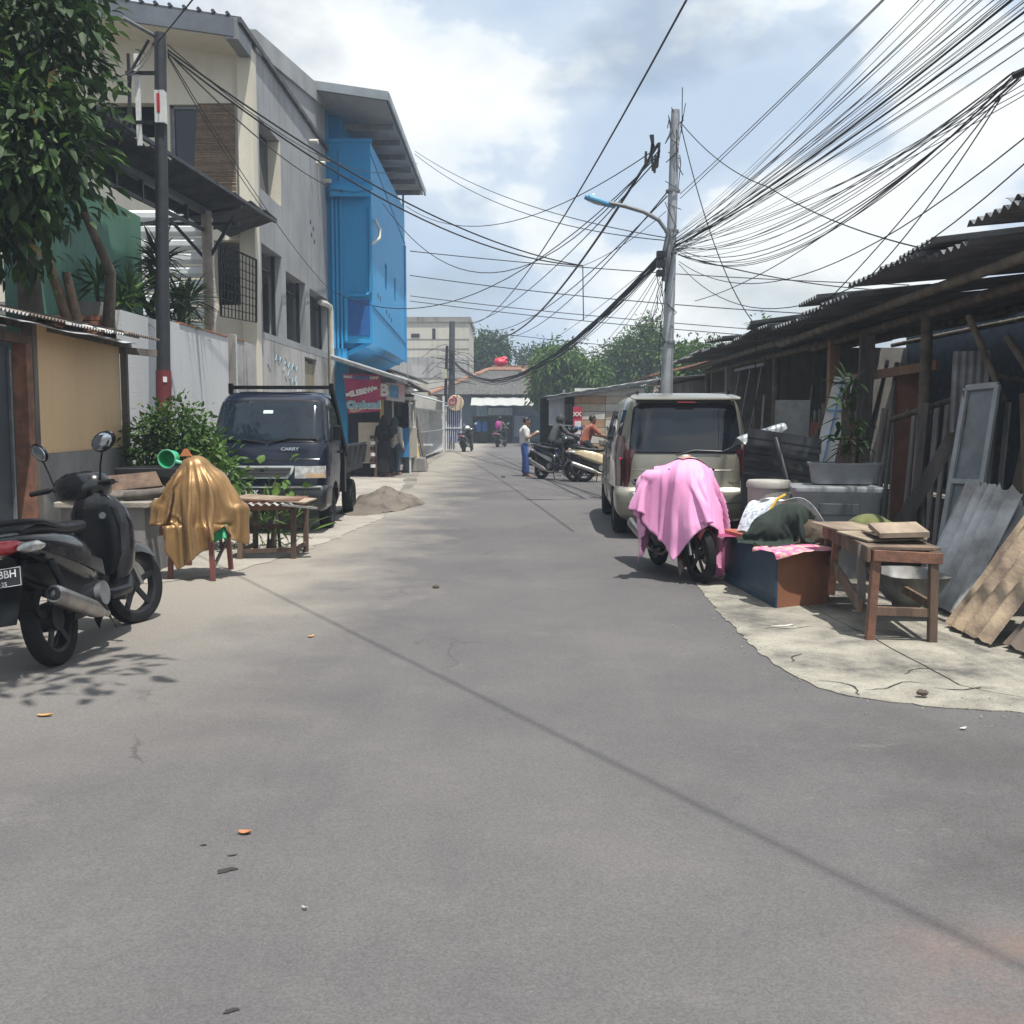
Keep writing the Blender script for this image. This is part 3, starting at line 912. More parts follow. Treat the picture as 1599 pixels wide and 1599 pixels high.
# roof sheets: waves across Y, run up towards the left
for i, (yc, dz_, xo, mt) in enumerate([(7.7, 0.03, 0, ZINC), (8.62, 0.015, 0.03, ZINC), (9.55, 0.03, 0.0, RUSTY), (10.45, 0.01, 0.05, ZINC), (11.35, 0.03, 0.02, ZINC), (11.9, 0.045, 0.06, RUSTY)]):
    roofsheet(sh, (-5.50 + xo, yc, 2.66 + dz_), 1.0, 2.5, math.pi / 2, R(12), mt, amp=0.014, pit=0.07)
for i, (yc, ln) in enumerate([(7.9, 1.9), (9.75, 1.9), (11.1, 0.9)]):
    o = MB().sheet(lambda u, v: (-4.50 + 0.32 * v, yc + (u - 0.5) * ln, 2.405 - 0.075 * v + 0.012 * math.sin(9 * u)), 10, 3, 0.004)
    o.build('eave_strip', ZINCW, sh, world=True)
for z, x in ((2.37, -4.42), (2.50, -5.1)):
    MB().beam((x, 6.6, z), (x - 0.2, 12.5, z + 0.02), 0.06, 0.07).build('purlin', WOODG, sh, world=True)
MB().beam(onwall(L2 - 0.2, 2.36, -0.5), onwall(L2 + 0.22, 2.30, 0.35), 0.07, 0.08).build('rafter', WOODG, sh, world=True)

# stub of brick wall and old block wall behind the shed
bw = thing('brick_wall', 'broken end of an old brick and block wall behind the shed roof', 'wall', (-5.6, 12.9, 0))
MB().bx(-7.6, -5.05, 12.86, 13.04, 0, 2.55).build('wall_core', BLOCKW, bw, world=True)
rr = random.Random(11)
bm_ = MB().box((0, 0, 0), (0.21, 0.10, 0.055)).mesh('brick'); bm_.materials.append(BRICK)
bm2 = MB().box((0, 0, 0), (0.21, 0.10, 0.055)).mesh('brick'); bm2.materials.append(BLOCKW)
for r_ in range(9):
    for c_ in range(5):
        if rr.random() < 0.12: continue
        o = link('brick', bm_ if (c_ > 1 or rr.random() < .3) else bm2, None, bw)
        o.location = (-5.95 + c_ * 0.22 + (0.11 if r_ % 2 else 0) + 5.6, 12.86 - 12.9 - 0.02 + rr.uniform(-.015, .01), 2.22 + r_ * 0.066)
        o.rotation_euler = (0, 0, rr.uniform(-.03, .03))
ob = thing('block_wall', 'grey concrete block wall behind the cut tree trunks', 'wall', (-6.3, 13.3, 0))
blk = MB().box((0, 0, 0), (0.39, 0.1, 0.19)).mesh('block'); blk.materials.append(BLOCKW)
for r_ in range(15):
    for c_ in range(6):
        o = link('block', blk, None, ob)
        o.location = (-1.1 + c_ * 0.4 + (0.2 if r_ % 2 else 0), rr.uniform(-.006, .006), 0.1 + r_ * 0.2)

# ================================================================ left: boundary wall
XW = -4.80
bwall = thing('boundary_wall', 'long pale boundary wall with orange coping behind the truck', 'wall', (XW, 20, 0))
MB().bx(XW - 0.15, XW, 12.75, 14.25, 0, 2.84).build('wall_panel', WHITEW, bwall, world=True)
MB().bx(XW - 0.16, XW - 0.01, 14.62, 17.55, 0, 2.88).build('wall_panel', WHITEW, bwall, world=True)
MB().bx(XW - 0.2, XW - 0.08, 14.2, 14.7, 0, 2.6).build('gap_panel', DARKMET, bwall, world=True)
COPE = M('orange clay coping', (0.42, 0.16, 0.075), 0.85, col2=(0.3, 0.12, 0.06), scale=10)
MB().bx(XW - 0.17, XW + 0.006, 15.0, 17.5, 2.883, 2.905).build('coping', COPE, bwall, world=True)
MB().bx(XW - 0.17, XW + 0.006, 17.95, 18.6, 2.893, 2.912).build('coping', COPE, bwall, world=True)
MB().bx(XW - 0.2, XW + 0.07, 17.56, 17.72, 0, 2.93).build('pier', BLOCKW, bwall, world=True)
MB().bx(XW - 0.2, XW + 0.05, 17.74, 17.88, 0, 2.95).build('pier', WHITEW, bwall, world=True)
MB().bx(XW - 0.16, XW - 0.008, 17.89, 19.78, 0, 2.89).build('wall_panel', STAINW, bwall, world=True)

# ================================================================ left: grey three storey building
gb = thing('grey_building', 'tall grey plastered building with cream front and dark openings', 'building', (-8, 23, 0))
y0, y1 = 19.8, 27.1
def ywall(parent, name, x0, x1, ya, yb, za, zb, holes, mat):
    """wall in a YZ plane with rectangular holes, real openings: list of (y0,y1,z0,z1)"""
    ys = sorted(set([ya, yb] + [h[0] for h in holes] + [h[1] for h in holes]))
    zs = sorted(set([za, zb] + [h[2] for h in holes] + [h[3] for h in holes]))
    m = MB()
    for i in range(len(ys) - 1):
        run = None
        cells = []
        for j in range(len(zs) - 1):
            cy_, cz_ = (ys[i] + ys[i + 1]) / 2, (zs[j] + zs[j + 1]) / 2
            inside = any(h[0] < cy_ < h[1] and h[2] < cz_ < h[3] for h in holes)
            if not inside:
                if run is None: run = [zs[j], zs[j + 1]]
                else: run[1] = zs[j + 1]
            else:
                if run: cells.append(run)
                run = None
        if run: cells.append(run)
        for a, b_ in cells:
            m.bx(x0, x1, ys[i], ys[i + 1], a, b_)
    return m.build(name, mat, parent, world=True)
def xwall(parent, name, xa, xb, y0_, y1_, za, zb, holes, mat):
    xs = sorted(set([xa, xb] + [h[0] for h in holes] + [h[1] for h in holes]))
    m = MB()
    for i in range(len(xs) - 1):
        cx_ = (xs[i] + xs[i + 1]) / 2
        hs = sorted([(h[2], h[3]) for h in holes if h[0] < cx_ < h[1]])
        z = za
        for a, b_ in hs:
            if a > z: m.bx(xs[i], xs[i + 1], y0_, y1_, z, a)
            z = b_
        if z < zb: m.bx(xs[i], xs[i + 1], y0_, y1_, z, zb)
    return m.build(name, mat, parent, world=True)
wins = [(19.98, 21.7, 3.22, 4.98), (22.08, 24.15, 3.25, 4.74), (24.65, 26.9, 3.28, 4.70)]
ywall(gb, 'lower_wall', XW - 0.28, XW, y0, y1, 0, 3.1, [(23.95, 25.4, 0.0, 2.98)], STAINW)
ywall(gb, 'side_wall', XW - 0.28, XW + 0.004, y0, y1, 3.1, 8.5, wins + [(19.98, 21.75, 6.05, 7.42)], GREYW)
MB().prism([(XW - 0.2, y0 + .02, 8.5), (XW - 0.2, y1, 8.5), (XW - 0.2, y1, 9.9), (XW - 0.2, y0 + .02, 8.7)], (0.2, 0, 0)).build('gable_wall', GREYW, gb, world=True)
MB().prism([(XW - 0.3, y0 - 0.1, 8.58), (XW - 0.3, y1 + 0.05, 9.75), (XW - 0.3, y1 + 0.05, 10.2), (XW - 0.3, y0 - 0.1, 8.98)], (0.36, 0, 0)).build('parapet', M('grey parapet', (0.33, 0.34, 0.35), 0.8, var=0.3, scale=1), gb, world=True)
DOORY = M('dull yellow metal door', (0.30, 0.27, 0.17), 0.6, col2=(0.2, 0.18, 0.12), scale=3)
MB().bx(XW - 0.12, XW - 0.07, 23.97, 24.65, 0.02, 2.9).build('door_leaf', DOORY, gb, world=True)
MB().bx(XW - 0.12, XW - 0.07, 24.67, 25.38, 0.02, 2.85).build('door_leaf', DOORY, gb, world=True)
# window frames in the rough openings
for (a, b_, za, zb) in wins:
    for y in (a + 0.03, b_ - 0.03):
        MB().bx(XW - 0.2, XW - 0.14, y - 0.03, y + 0.03, za, zb).build('window_frame', DARKMET, gb, world=True)
    MB().bx(XW - 0.24, XW - 0.2, a + .06, b_ - .06, za + (zb - za) * .78, za + (zb - za) * .78 + .03).build('transom', DARKMET, gb, world=True)
MB().bx(XW - 0.27, XW - 0.235, 20.0, 21.7, 6.07, 7.40).build('window', GLASS, gb, world=True)
MB().bx(XW - 0.27, XW + 0.012, 21.69, 21.748, 6.06, 7.41).build('window_reveal', CREAM, gb, world=True)
# interior block so that openings look into a dark room, floors between
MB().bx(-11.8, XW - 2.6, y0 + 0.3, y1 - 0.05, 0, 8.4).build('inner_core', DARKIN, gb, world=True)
MB().bx(-11.8, XW - 0.3, y0 + 0.3, y1 - 0.05, 5.1, 5.3).build('floor_slab', BLOCKW, gb, world=True)
MB().bx(-11.8, XW - 0.3, y0 + 0.3, y1 - 0.05, 8.2, 8.35).build('floor_slab', BLOCKW, gb, world=True)
MB().bx(-11.8, XW - 0.3, y0 + 0.3, y1 - 0.05, 3.0, 3.08).build('floor_slab', BLOCKW, gb, world=True)
MB().bx(-11.9, XW - 0.3, y1 - 0.04, y1, 0, 9.4).build('rear_wall', GREYW, gb, world=True)
# front (facing the camera)
YF = 19.55
xwall(gb, 'front_wall', -11.8, -5.06, YF, YF + 0.24, 0, 8.4, [(-6.34, -5.14, 5.75, 7.52), (-5.58, -5.1, 3.7, 4.95), (-8.4, -6.6, 6.9, 7.55)], CREAM)
MB().prism([(-11.8, YF, 8.4), (-5.06, YF, 8.4), (-5.06, YF, 8.47), (-11.8, YF, 9.5)], (0, .24, 0)).build('gable_wall', CREAM, gb, world=True)
MB().bx(-5.05, XW + 0.02, YF - 0.1, YF + 0.24, 0, 8.55).build('corner_pilaster', CREAM, gb, world=True)
MB().bx(-6.34, -5.75, YF + 0.12, YF + 0.15, 6.2, 7.52).build('window', GLASS, gb, world=True)
m = MB()
for x in (-6.31, -5.78): m.bx(x - .03, x + .03, YF + 0.08, YF + 0.12, 6.2, 7.52)
m.bx(-6.34, -5.75, YF + .08, YF + .12, 7.46, 7.519); m.bx(-6.34, -5.75, YF + .08, YF + .12, 6.2, 6.26)
m.build('window_frame', GREYMET, gb, world=True)
MB().bx(-6.339, -5.141, YF + 0.16, YF + 0.23, 5.76, 6.18).build('parapet_panel', CREAM, gb, world=True)
# roller blind of bamboo slats hanging crooked
bl = thing('bamboo_blind', 'brown bamboo slat blind hanging crooked in the upper opening', 'blind', (-5.45, YF - 0.06, 5.75))
slat = MB().tube([(-0.5, 0, 0), (0.5, 0, 0)], 0.017, 6).mesh('slat', 60); slat.materials.append(M('bamboo slat', (0.26, 0.185, 0.125), 0.7, col2=(0.17, 0.12, 0.085), scale=9, rnd=0.22))
for i in range(52):
    t = i / 51
    z = 1.76 * t
    xl = -0.48 + 0.14 * t; xr = 0.33
    o = link('slat', slat, None, bl)
    o.location = ((xl + xr) / 2, random.uniform(-.008, .008), z)
    o.scale = ((xr - xl), 1, 1); o.rotation_euler = (0, random.uniform(-.008, .008), 0)
# roof of the grey building, slopes down to the street
rf = MB().prism([(-12.4, 0, 9.78), (-4.72, 0, 8.66), (-4.72, 0, 8.76), (-12.4, 0, 9.88)], (0, 8.6, 0))
for v in rf.v: v.y += 18.55
rf.build('roof', ROOFDK, gb, world=True)
fa = MB().prism([(-12.4, 18.5, 9.50), (-4.85, 18.5, 8.40), (-4.85, 18.5, 8.72), (-12.4, 18.5, 9.82)], (0, 0.05, 0))
fa.build('fascia', M('slate grey fascia', (0.13, 0.15, 0.175), 0.6, var=0.3, scale=2), gb, world=True)
MB().prism([(-12.4, 18.56, 9.49), (-5.0, 18.56, 8.41), (-5.0, 18.56, 8.44), (-12.4, 18.56, 9.52)], (0, 1.0, 0)).build('soffit', CREAM, gb, world=True)
MB().prism([(-4.99, 18.52, 8.36), (-4.78, 18.52, 8.36), (-4.78, 18.52, 8.74), (-4.99, 18.52, 8.74)], (0, 1.0, 0)).build('fascia_return', GREYMET, gb, world=True)
for i in range(14):
    x = -8.2 + i * 0.25
    z = 8.76 - (x + 4.72) * 1.12 / 7.68
    MB().tube([(x, 18.5, z + 0.02), (x, 27.0, z + 0.02)], 0.035, 6).build('roof_rib', ROOFDK, gb, world=True)
# drain stubs and downpipe
PIPE = M('cream pipe', (0.6, 0.57, 0.5), 0.5, var=0.2)
for (y, z) in ((24.9, 8.30), (25.8, 8.0), (26.4, 8.25), (26.6, 7.75)):
    MB().cyl((XW - .02, y, z), (XW + 0.22, y - 0.02, z - 0.01), 0.055, seg=10).build('drain_pipe', PIPE, gb, world=True, smooth=40)
MB().tube([(XW - .05, 26.3, 4.55), (XW + .02, 26.75, 4.55), (XW + .08, 26.95, 4.5), (XW + .09, 27.0, 4.35), (XW + .09, 27.0, 0)], 0.075, 10).build('downpipe', PIPE, gb, world=True, smooth=40)
hm = MB()
for i, (y, z) in enumerate(((24.9, 6.35), (25.25, 6.25), (25.0, 6.05), (25.35, 5.95))):
    MB().bx(XW + 0.0045, XW + 0.008, y - .07, y + .07, z - .05, z + .05).build('vent_hole', DARKIN, gb, world=True)
# pale blue and white paint scrawl on the lower wall
SCR = M('faded blue paint scrawl', (0.30, 0.45, 0.52), 0.8, var=0.2, scale=3)
o = text_on('painted_number', '60', 0.55, WHITEP, gb, Vector((XW + 0.006, 23.25, 2.02)) - gb.location, (math.pi / 2, 0, math.pi / 2), depth=0.002, bold=0.015)
rr = random.Random(5)
for i in range(14):
    y = 20.2 + rr.random() * 2.6; z = 2.3 + rr.random() * 0.5
    MB().tube([(XW + 0.004, y + k * 0.08, z + 0.07 * math.sin(k * 1.3 + i)) for k in range(rr.randint(3, 7))], 0.009, 4).build('paint_scrawl', SCR, gb, world=True)

# grille in front of the lower opening
gr = thing('window_grille', 'black steel bar grille standing beside the cream front wall', 'grille', (-5.2, 18.7, 2.9))
pA, pB = at(345, 490, 18.4), at(400, 500, 19.2)
tA, tB = at(345, 372, 18.4), at(400, 398, 19.2)
nb = 11
for i in range(nb):
    t = i / (nb - 1)
    MB().cyl(pA.lerp(pB, t), tA.lerp(tB, t), 0.010 if 0 < i < nb - 1 else 0.022, seg=6).build('bar', DARKMET, gr, world=True)
for j in range(9):
    t = j / 8
    MB().cyl(pA.lerp(tA, t), pB.lerp(tB, t), 0.009 if j < 8 else 0.02, seg=6).build('rail', DARKMET, gr, world=True)

# ================================================================ canopy over the front yard
cn = thing('canopy', 'dark corrugated steel canopy on a steel post over the front yard', 'canopy', (-5.0, 17.2, 0))
def canz(x):
    return 5.22 - 0.36 * (-4.4 - x) if x < -4.4 else 5.22
N = 9
for i in range(N):
    ya = 12.3 + i * 0.8
    xo = -4.85 + (ya - 12.3) / 7.2 * 0.55
    wd = 0.95
    c = Vector((xo - wd / 2, ya + 0.42, canz(xo - wd / 2) + 0.012 * (i % 2)))
    o = corr(0.86, wd, 0.02, 0.12, 0.003).build('roof_sheet', ROOFDK, cn)
    q = Matrix.Rotation(math.pi / 2, 4, 'Z') @ Matrix.Rotation(-math.atan(0.36), 4, 'X')
    o.rotation_euler = q.to_euler(); o.location = c - cn.location
def rail(p0, p1, wd=0.06, nm='rail', mt=DARKMET):
    MB().beam(p0, p1, wd, wd).build(nm, mt, cn, world=True)
rail((-5.30, 12.6, 4.86), (-5.05, 17.3, 4.90), 0.10, 'purlin')
rail((-5.30, 12.8, 4.55), (-5.05, 17.3, 4.60), 0.05)
for k in range(6):
    y = 13.0 + k * 0.85; x = -5.30 + (y - 12.6) / 4.7 * .25
    rail((x, y, 4.56), (x, y, 4.88), 0.05)
rail((-6.6, 17.25, 4.62), (-4.45, 17.25, 4.98), 0.05)
rail((-6.6, 17.3, 4.72), (-4.5, 17.3, 4.72), 0.05)
rail((-5.02, 17.2, 4.1), (-4.55, 17.2, 4.85), 0.05, 'brace')
rail((-5.02, 17.2, 4.1), (-5.6, 17.2, 4.75), 0.05, 'brace')
rail((-4.9, 12.3, 5.15), (-4.38, 19.4, 5.15), 0.05)
MB().cyl((-5.02, 17.2, 0), (-5.02, 17.2, 4.9), 0.085, seg=12).build('post', M('tan steel post', (0.30, 0.25, 0.20), 0.6, var=0.3), cn, world=True, smooth=40)
# green wall and white corrugated screen in the yard
gw = thing('green_wall', 'green painted garden wall glimpsed behind the tree', 'wall', (-5.8, 14.5, 0))
MB().bx(-5.95, -5.75, 12.2, 16.2, 0, 4.62).build('wall', GREENW, gw, world=True)
ws = thing('corrugated_screen', 'white ribbed metal screen standing behind the dark pole', 'screen', (-5.7, 18.0, 0))
for i in range(9):
    z = 3.0 + i * 0.235
    MB().prism([(-6.7, 18.0, z), (-6.7, 17.9, z + .06), (-6.7, 17.9, z + .14), (-6.7, 18.0, z + .2), (-6.7, 18.03, z + .2), (-6.7, 18.03, z)], (1.55, 0, 0)).build('rib', M('white sheet', (0.62, 0.65, 0.66), 0.5, var=0.15), ws, world=True)
MB().bx(-6.68, -6.6, 18.03, 18.1, 0, 5.05).build('stud', GREYMET, ws, world=True)
MB().bx(-5.3, -5.22, 18.03, 18.1, 0, 5.05).build('stud', GREYMET, ws, world=True)

# ================================================================ blue building
bb = thing('blue_building', 'bright blue building with cantilevered upper floors and wide metal eave', 'building', (-6, 31, 0))
YB0, YB1, XO = 27.2, 35.6, -3.66
holes = [(30.0, 30.5, 5.4, 6.15), (32.3, 32.75, 5.3, 6.05)]
ywall(bb, 'side_wall', XO - 0.2, XO, YB0 + .2, YB1, 3.55, 8.9, holes, BLUEW)
MB().bx(-5.1, XO, YB0, YB0 + 0.2, 3.55, 8.98).build('front_wall', BLUEW, bb, world=True)
MB().bx(-9, XO - 0.2, YB0 + 0.2, YB1, 3.4, 3.55).build('slab', BLUEW, bb, world=True)
MB().prism([(XO, YB0 + .1, 3.55), (XO, YB1 - .1, 3.55), (XO - 0.9, YB1 - .1, 3.1), (XO - 0.9, YB0 + .1, 3.1)], (-0.25, 0, 0)).build('slab_haunch', BLUEW, bb, world=True)
MB().bx(-5.1, XO + 0.035, YB0 - 0.03, YB0 + 0.07, 8.9, 9.0).build('coping', BLUEW, bb, world=True)
MB().bx(XO - 0.02, XO + 0.05, YB1 - 0.25, YB1, 3.5, 7.6).build('corner_pilaster', BLUEW, bb, world=True)
MB().beam((XO + 0.015, YB0, 4.6), (XO + 0.015, YB1, 4.2), 0.03, 0.08).build('band', BLUEW, bb, world=True)
MB().beam((XO + 0.01, YB0, 8.6), (XO + 0.01, YB1, 7.7), 0.03, 0.05).build('band', BLUEW, bb, world=True)
MB().bx(-9, -4.55, YB0 + 0.6, YB1, 8.9, 9.95).build('upper_wall', BLUEW, bb, world=True)
MB().bx(-9, -4.78, YB0 + 0.02, YB0 + 0.3, 0, 9.95).build('inner_front', BLUEW, bb, world=True)
MB().bx(-4.75, -4.35, YB0 - 0.02, YB0 + 0.4, 0, 3.4).build('column', BLUEW, bb, world=True)
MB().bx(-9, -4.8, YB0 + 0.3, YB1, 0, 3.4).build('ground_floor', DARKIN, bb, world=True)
for (a, b_, za, zb) in holes:
    MB().bx(XO - 0.12, XO - 0.09, a, b_, za, zb).build('window', M('pale pane', (0.55, 0.6, 0.62), 0.3, var=0.1), bb, world=True)
for (y, z) in ((28.4, 4.98), (28.9, 4.95), (30.3, 4.72), (30.9, 4.66), (31.5, 4.6)):
    MB().bx(XO + 0.001, XO + 0.004, y - .09, y + .09, z - .07, z + .07).build('vent_hole', DARKIN, bb, world=True)
# plaster hood over a small opening, pipes and panels on the camera side
hood = MB().grid(lambda u, v: (-4.72 + 1.15 * u, YB0 - 0.32 * math.sin(v * math.pi / 2) - 0.0, 7.55 + 0.28 * math.cos(v * math.pi / 2) + 0.03 * math.sin(8 * u)), 10, 8)
hood.build('hood', BLUEW, bb, world=True, smooth=179, solid=0.03)
MB().bx(-4.68, -3.62, YB0 - 0.3, YB0 - 0.22, 7.42, 7.56).build('hood_edge', BLUEW, bb, world=True)
for x, za, zb, r_ in ((-4.66, 3.4, 7.4, .05), (-4.45, 3.4, 8.7, .03), (-4.56, 3.4, 7.4, .035)):
    MB().cyl((x, YB0 - 0.06, za), (x, YB0 - 0.06, zb), r_, seg=8).build('pipe', BLUEW, bb, world=True, smooth=40)
MB().tube([(-4.35, YB0 - .05, 3.6), (-4.35, YB0 - .05, 4.78), (-4.25, YB0 - .05, 4.85), (-3.75, YB0 - .05, 4.85), (-3.68, YB0 - .05, 4.95), (-3.68, YB0 - .05, 7.2)], 0.05, 8).build('pipe', BLUEW, bb, world=True, smooth=40)
MB().bx(-4.28, -3.72, YB0 - 0.02, YB0, 3.75, 4.72).build('panel', M('deep blue panel', (0.012, 0.11, 0.36), 0.5, var=0.2), bb, world=True)
MB().tube([(XO + .04, YB0 + .4, 6.95), (XO + .16, YB0 + .5, 6.7), (XO + .16, YB0 + .4, 6.45), (XO + .0, YB0 - .04, 6.2)], 0.04, 8).build('hose', PIPE, bb, world=True, smooth=40)
# big eave
roofm = M('grey metal roof', (0.28, 0.31, 0.33), 0.5, 0.2, var=0.25, scale=1.5)
MB().prism([(-9, 25.7, 10.55), (-3.03, 25.7, 9.66), (-3.03, 25.7, 9.73), (-9, 25.7, 10.62)], (0, 10.6, 0)).build('roof', roofm, bb, world=True)
MB().prism([(-9, 25.66, 10.42), (-3.0, 25.66, 9.52), (-3.0, 25.66, 9.74), (-9, 25.66, 10.64)], (0, 0.04, 0)).build('fascia', roofm, bb, world=True)
MB().bx(-3.03, -2.98, 25.7, 36.35, 9.52, 9.72).build('fascia', roofm, bb, world=True)
MB().prism([(-9, 25.74, 10.42), (-3.06, 25.74, 9.52), (-3.06, 25.74, 9.54), (-9, 25.74, 10.44)], (0, 10.5, 0)).build('soffit', M('grey soffit', (0.30, 0.32, 0.34), 0.8, var=0.15), bb, world=True)
for k in range(6):
    y = 27.6 + k * 1.55
    MB().bx(-4.4, -3.1, y - .03, y + .03, 9.33, 9.5).build('eave_rafter', GREYMET, bb, world=True)
MB().bx(XO - 0.06, XO, YB1 - 0.1, YB1 - 0.03, 8.9, 9.4).build('eave_post', GREYMET, bb, world=True)

# storeys above the ground floor stand a little lower
for root in (gb, bl, bb, gr):
    for o in root.children_recursive:
        if o.type != 'MESH':
            continue
        if root is bl:
            continue
        base = o.location.z + root.location.z
        for v in o.data.vertices:
            z = base + v.co.z
            if z > 2.4:
                v.co.z = z - .043 * (z - 2.4) - base
bl.location.z -= .043 * (bl.location.z - 2.4); bl.scale.z = .957
# ================================================================ vehicle bodies from stacked horizontal superellipses
def lerp_tab(tab, z):
    if z <= tab[0][0]: return tab[0][1]
    for (a, va), (b, vb) in zip(tab, tab[1:]):
        if z <= b:
            t = (z - a) / (b - a)
            return va + (vb - va) * t
    return tab[-1][1]
def smooth_tab(tab):
    def f(z):
        h = 0.03
        return (lerp_tab(tab, z - h) + 2 * lerp_tab(tab, z) + lerp_tab(tab, z + h)) / 4
    return f
class Body:
    """half width hx(z), low-y face ya(z), high-y face yb(z); superellipse exponent n"""
    def __init__(s, hx, ya, yb, n=7.0):
        s.hx, s.ya, s.yb, s.n = smooth_tab(hx), smooth_tab(ya), smooth_tab(yb), n
    def ring(s, z, seg=72):
        hx, a, b = s.hx(z), s.ya(z), s.yb(z)
        c, hy = (a + b) / 2, (b - a) / 2
        out = []
        for i in range(seg):
            t = 2 * math.pi * (i + .5) / seg
            x, y = math.cos(t), math.sin(t)
            out.append(Vector((hx * math.copysign(abs(x) ** (2 / s.n), x), c + hy * math.copysign(abs(y) ** (2 / s.n), y), z)))
        return out
    def shell(s, zs, seg=72):
        return MB().loft([s.ring(z, seg) for z in zs])
    def yface(s, x, z, side, off=0.0):
        hx, a, b = s.hx(z), s.ya(z), s.yb(z)
        c, hy = (a + b) / 2, (b - a) / 2
        u = min(abs(x) / hx, 0.9995)
        d = hy * (1 - u ** s.n) ** (1 / s.n) + off
        # push sideways near the corner too
        xx = x * (1 + off / hx)
        return Vector((xx, c + (d if side > 0 else -d), z))
    def xface(s, y, z, side, off=0.0):
        hx, a, b = s.hx(z), s.ya(z), s.yb(z)
        c, hy = (a + b) / 2, (b - a) / 2
        u = min(abs(y - c) / hy, 0.9995)
        d = hx * (1 - u ** s.n) ** (1 / s.n) + off
        return Vector((d * side, y, z))
    def patch_y(s, side, z0, z1, xl, xr, off, nz=12, nx=18, t=0.012):
        def fn(u, v):
            z = z0 + (z1 - z0) * v
            a, b = xl(v), xr(v)
            return s.yface(a + (b - a) * u, z, side, off)
        return MB().sheet(fn, nx, nz, t)
    def patch_x(s, side, z0, z1, yl, yr, off, nz=10, ny=14, t=0.012):
        def fn(u, v):
            z = z0 + (z1 - z0) * v
            a, b = yl(v), yr(v)
            return s.xface(a + (b - a) * u, z, side, off)
        return MB().sheet(fn, ny, nz, t)
def rrect(w0, w1, r0, hgt, r1=None):
    """half-width of a rounded trapezoid as function of v in 0..1 (w0 bottom, w1 top)"""
    r1 = r0 if r1 is None else r1
    def f(v):
        w_ = w0 + (w1 - w0) * v
        d0, d1 = v * hgt, (1 - v) * hgt
        if d0 < r0: w_ -= r0 - math.sqrt(max(0, r0 * r0 - (r0 - d0) ** 2))
        if d1 < r1: w_ -= r1 - math.sqrt(max(0, r1 * r1 - (r1 - d1) ** 2))
        return w_
    return f
def wheel(parent, loc, r, wd, spokes=5, rim_r=None, rimmat=None, side=1, rot=0.0):
    rim_r = rim_r or r * 0.62
    t = MB().lathe([(rim_r, -wd * .42), (r * .86, -wd * .5), (r * .96, -wd * .42), (r, -wd * .2), (r, wd * .2), (r * .96, wd * .42), (r * .86, wd * .5), (rim_r, wd * .42)], axis=(1, 0, 0), seg=36, close=True)
    o = t.build('tyre', RUBBER, parent, smooth=40)
    o.location = loc; o.rotation_euler = (0, 0, rot)
    m = MB().lathe([(rim_r, -wd * .4), (rim_r * .93, -wd * .36), (rim_r * .9, wd * .3), (rim_r, wd * .4)], axis=(1, 0, 0), seg=32, close=True)
    m.cyl((-wd * .3, 0, 0), (wd * .34, 0, 0), rim_r * .24, seg=16)
    for k in range(spokes):
        a = 2 * math.pi * k / spokes + .3
        d = Vector((0, math.cos(a), math.sin(a)))
        m.beam(d * rim_r * .15 + Vector((side * wd * .18, 0, 0)), d * rim_r * .95 + Vector((side * wd * .28, 0, 0)), rim_r * .2, wd * .16, up=(1, 0, 0))
    q = m.build('rim', rimmat or STEEL, o, smooth=30)
    return o

# ---------------------------------------------------------------- pickup truck (front towards -y)
tk = thing('pickup_truck', 'old dark navy pickup truck parked on the left facing the viewer', 'truck', (-3.20, 13.30, 0), R(1.2))
NAVY = M('dark navy truck paint', (0.008, 0.013, 0.030), 0.18, 0.0, var=0.35, scale=2.5, coat=0.3, rvar=0.15)
tb = Body([(0.30, .72), (0.42, .77), (0.9, .79), (1.12, .785), (1.22, .77), (1.6, .725), (1.78, .69), (1.84, .655), (1.865, .56)],
          [(0.30, .10), (0.40, .03), (0.62, .0), (0.92, .035), (1.15, .09), (1.25, .15), (1.74, .50), (1.82, .62), (1.865, .78)],
          [(0.30, 1.55), (1.78, 1.55), (1.84, 1.50), (1.865, 1.40)], 7)
zs = [.30, .36, .42, .5, .6, .7, .8, .9, 1.0, 1.08, 1.15, 1.2, 1.25, 1.3, 1.4, 1.5, 1.6, 1.68, 1.74, 1.78, 1.81, 1.835, 1.853, 1.865]
cab = tb.shell(zs, 80).build('cab', NAVY, tk, smooth=50)
def cut(o, cutters):
    m = MB()
    for p0, p1, r_ in cutters:
        m.cyl(p0, p1, r_, seg=28)
    c = m.build('cutter', None, o.parent)
    c.matrix_world = o.matrix_world
    md = o.modifiers.new('cut', 'BOOLEAN'); md.object = c; md.operation = 'DIFFERENCE'; md.solver = 'EXACT'
    bpy.context.view_layer.update()
    dg = bpy.context.evaluated_depsgraph_get()
    me = bpy.data.meshes.new_from_object(o.evaluated_get(dg))
    o.modifiers.clear(); old = o.data; o.data = me
    me.set_sharp_from_angle(angle=R(45))
    bpy.data.objects.remove(c)
cut(cab, [((-.95, .82, .30), (-.42, .82, .30), .36), ((.42, .82, .30), (.95, .82, .30), .36)])
# windscreen and its rubber
hw = rrect(.70, .635, .05, .52, .06)
tb.patch_y(-1, 1.205, 1.755, lambda v: -hw(v) - .025, lambda v: hw(v) + .025, .004, 14, 24, .010).build('screen_seal', PLASTB, tk, smooth=50)
tb.patch_y(-1, 1.225, 1.738, lambda v: -hw(v), lambda v: hw(v), .010, 14, 24, .008).build('windscreen', M('reflecting windscreen', (0.012, 0.020, 0.030), 0.03, var=0.3, coat=0.0, rvar=0.02, spec=0.5), tk, smooth=50)
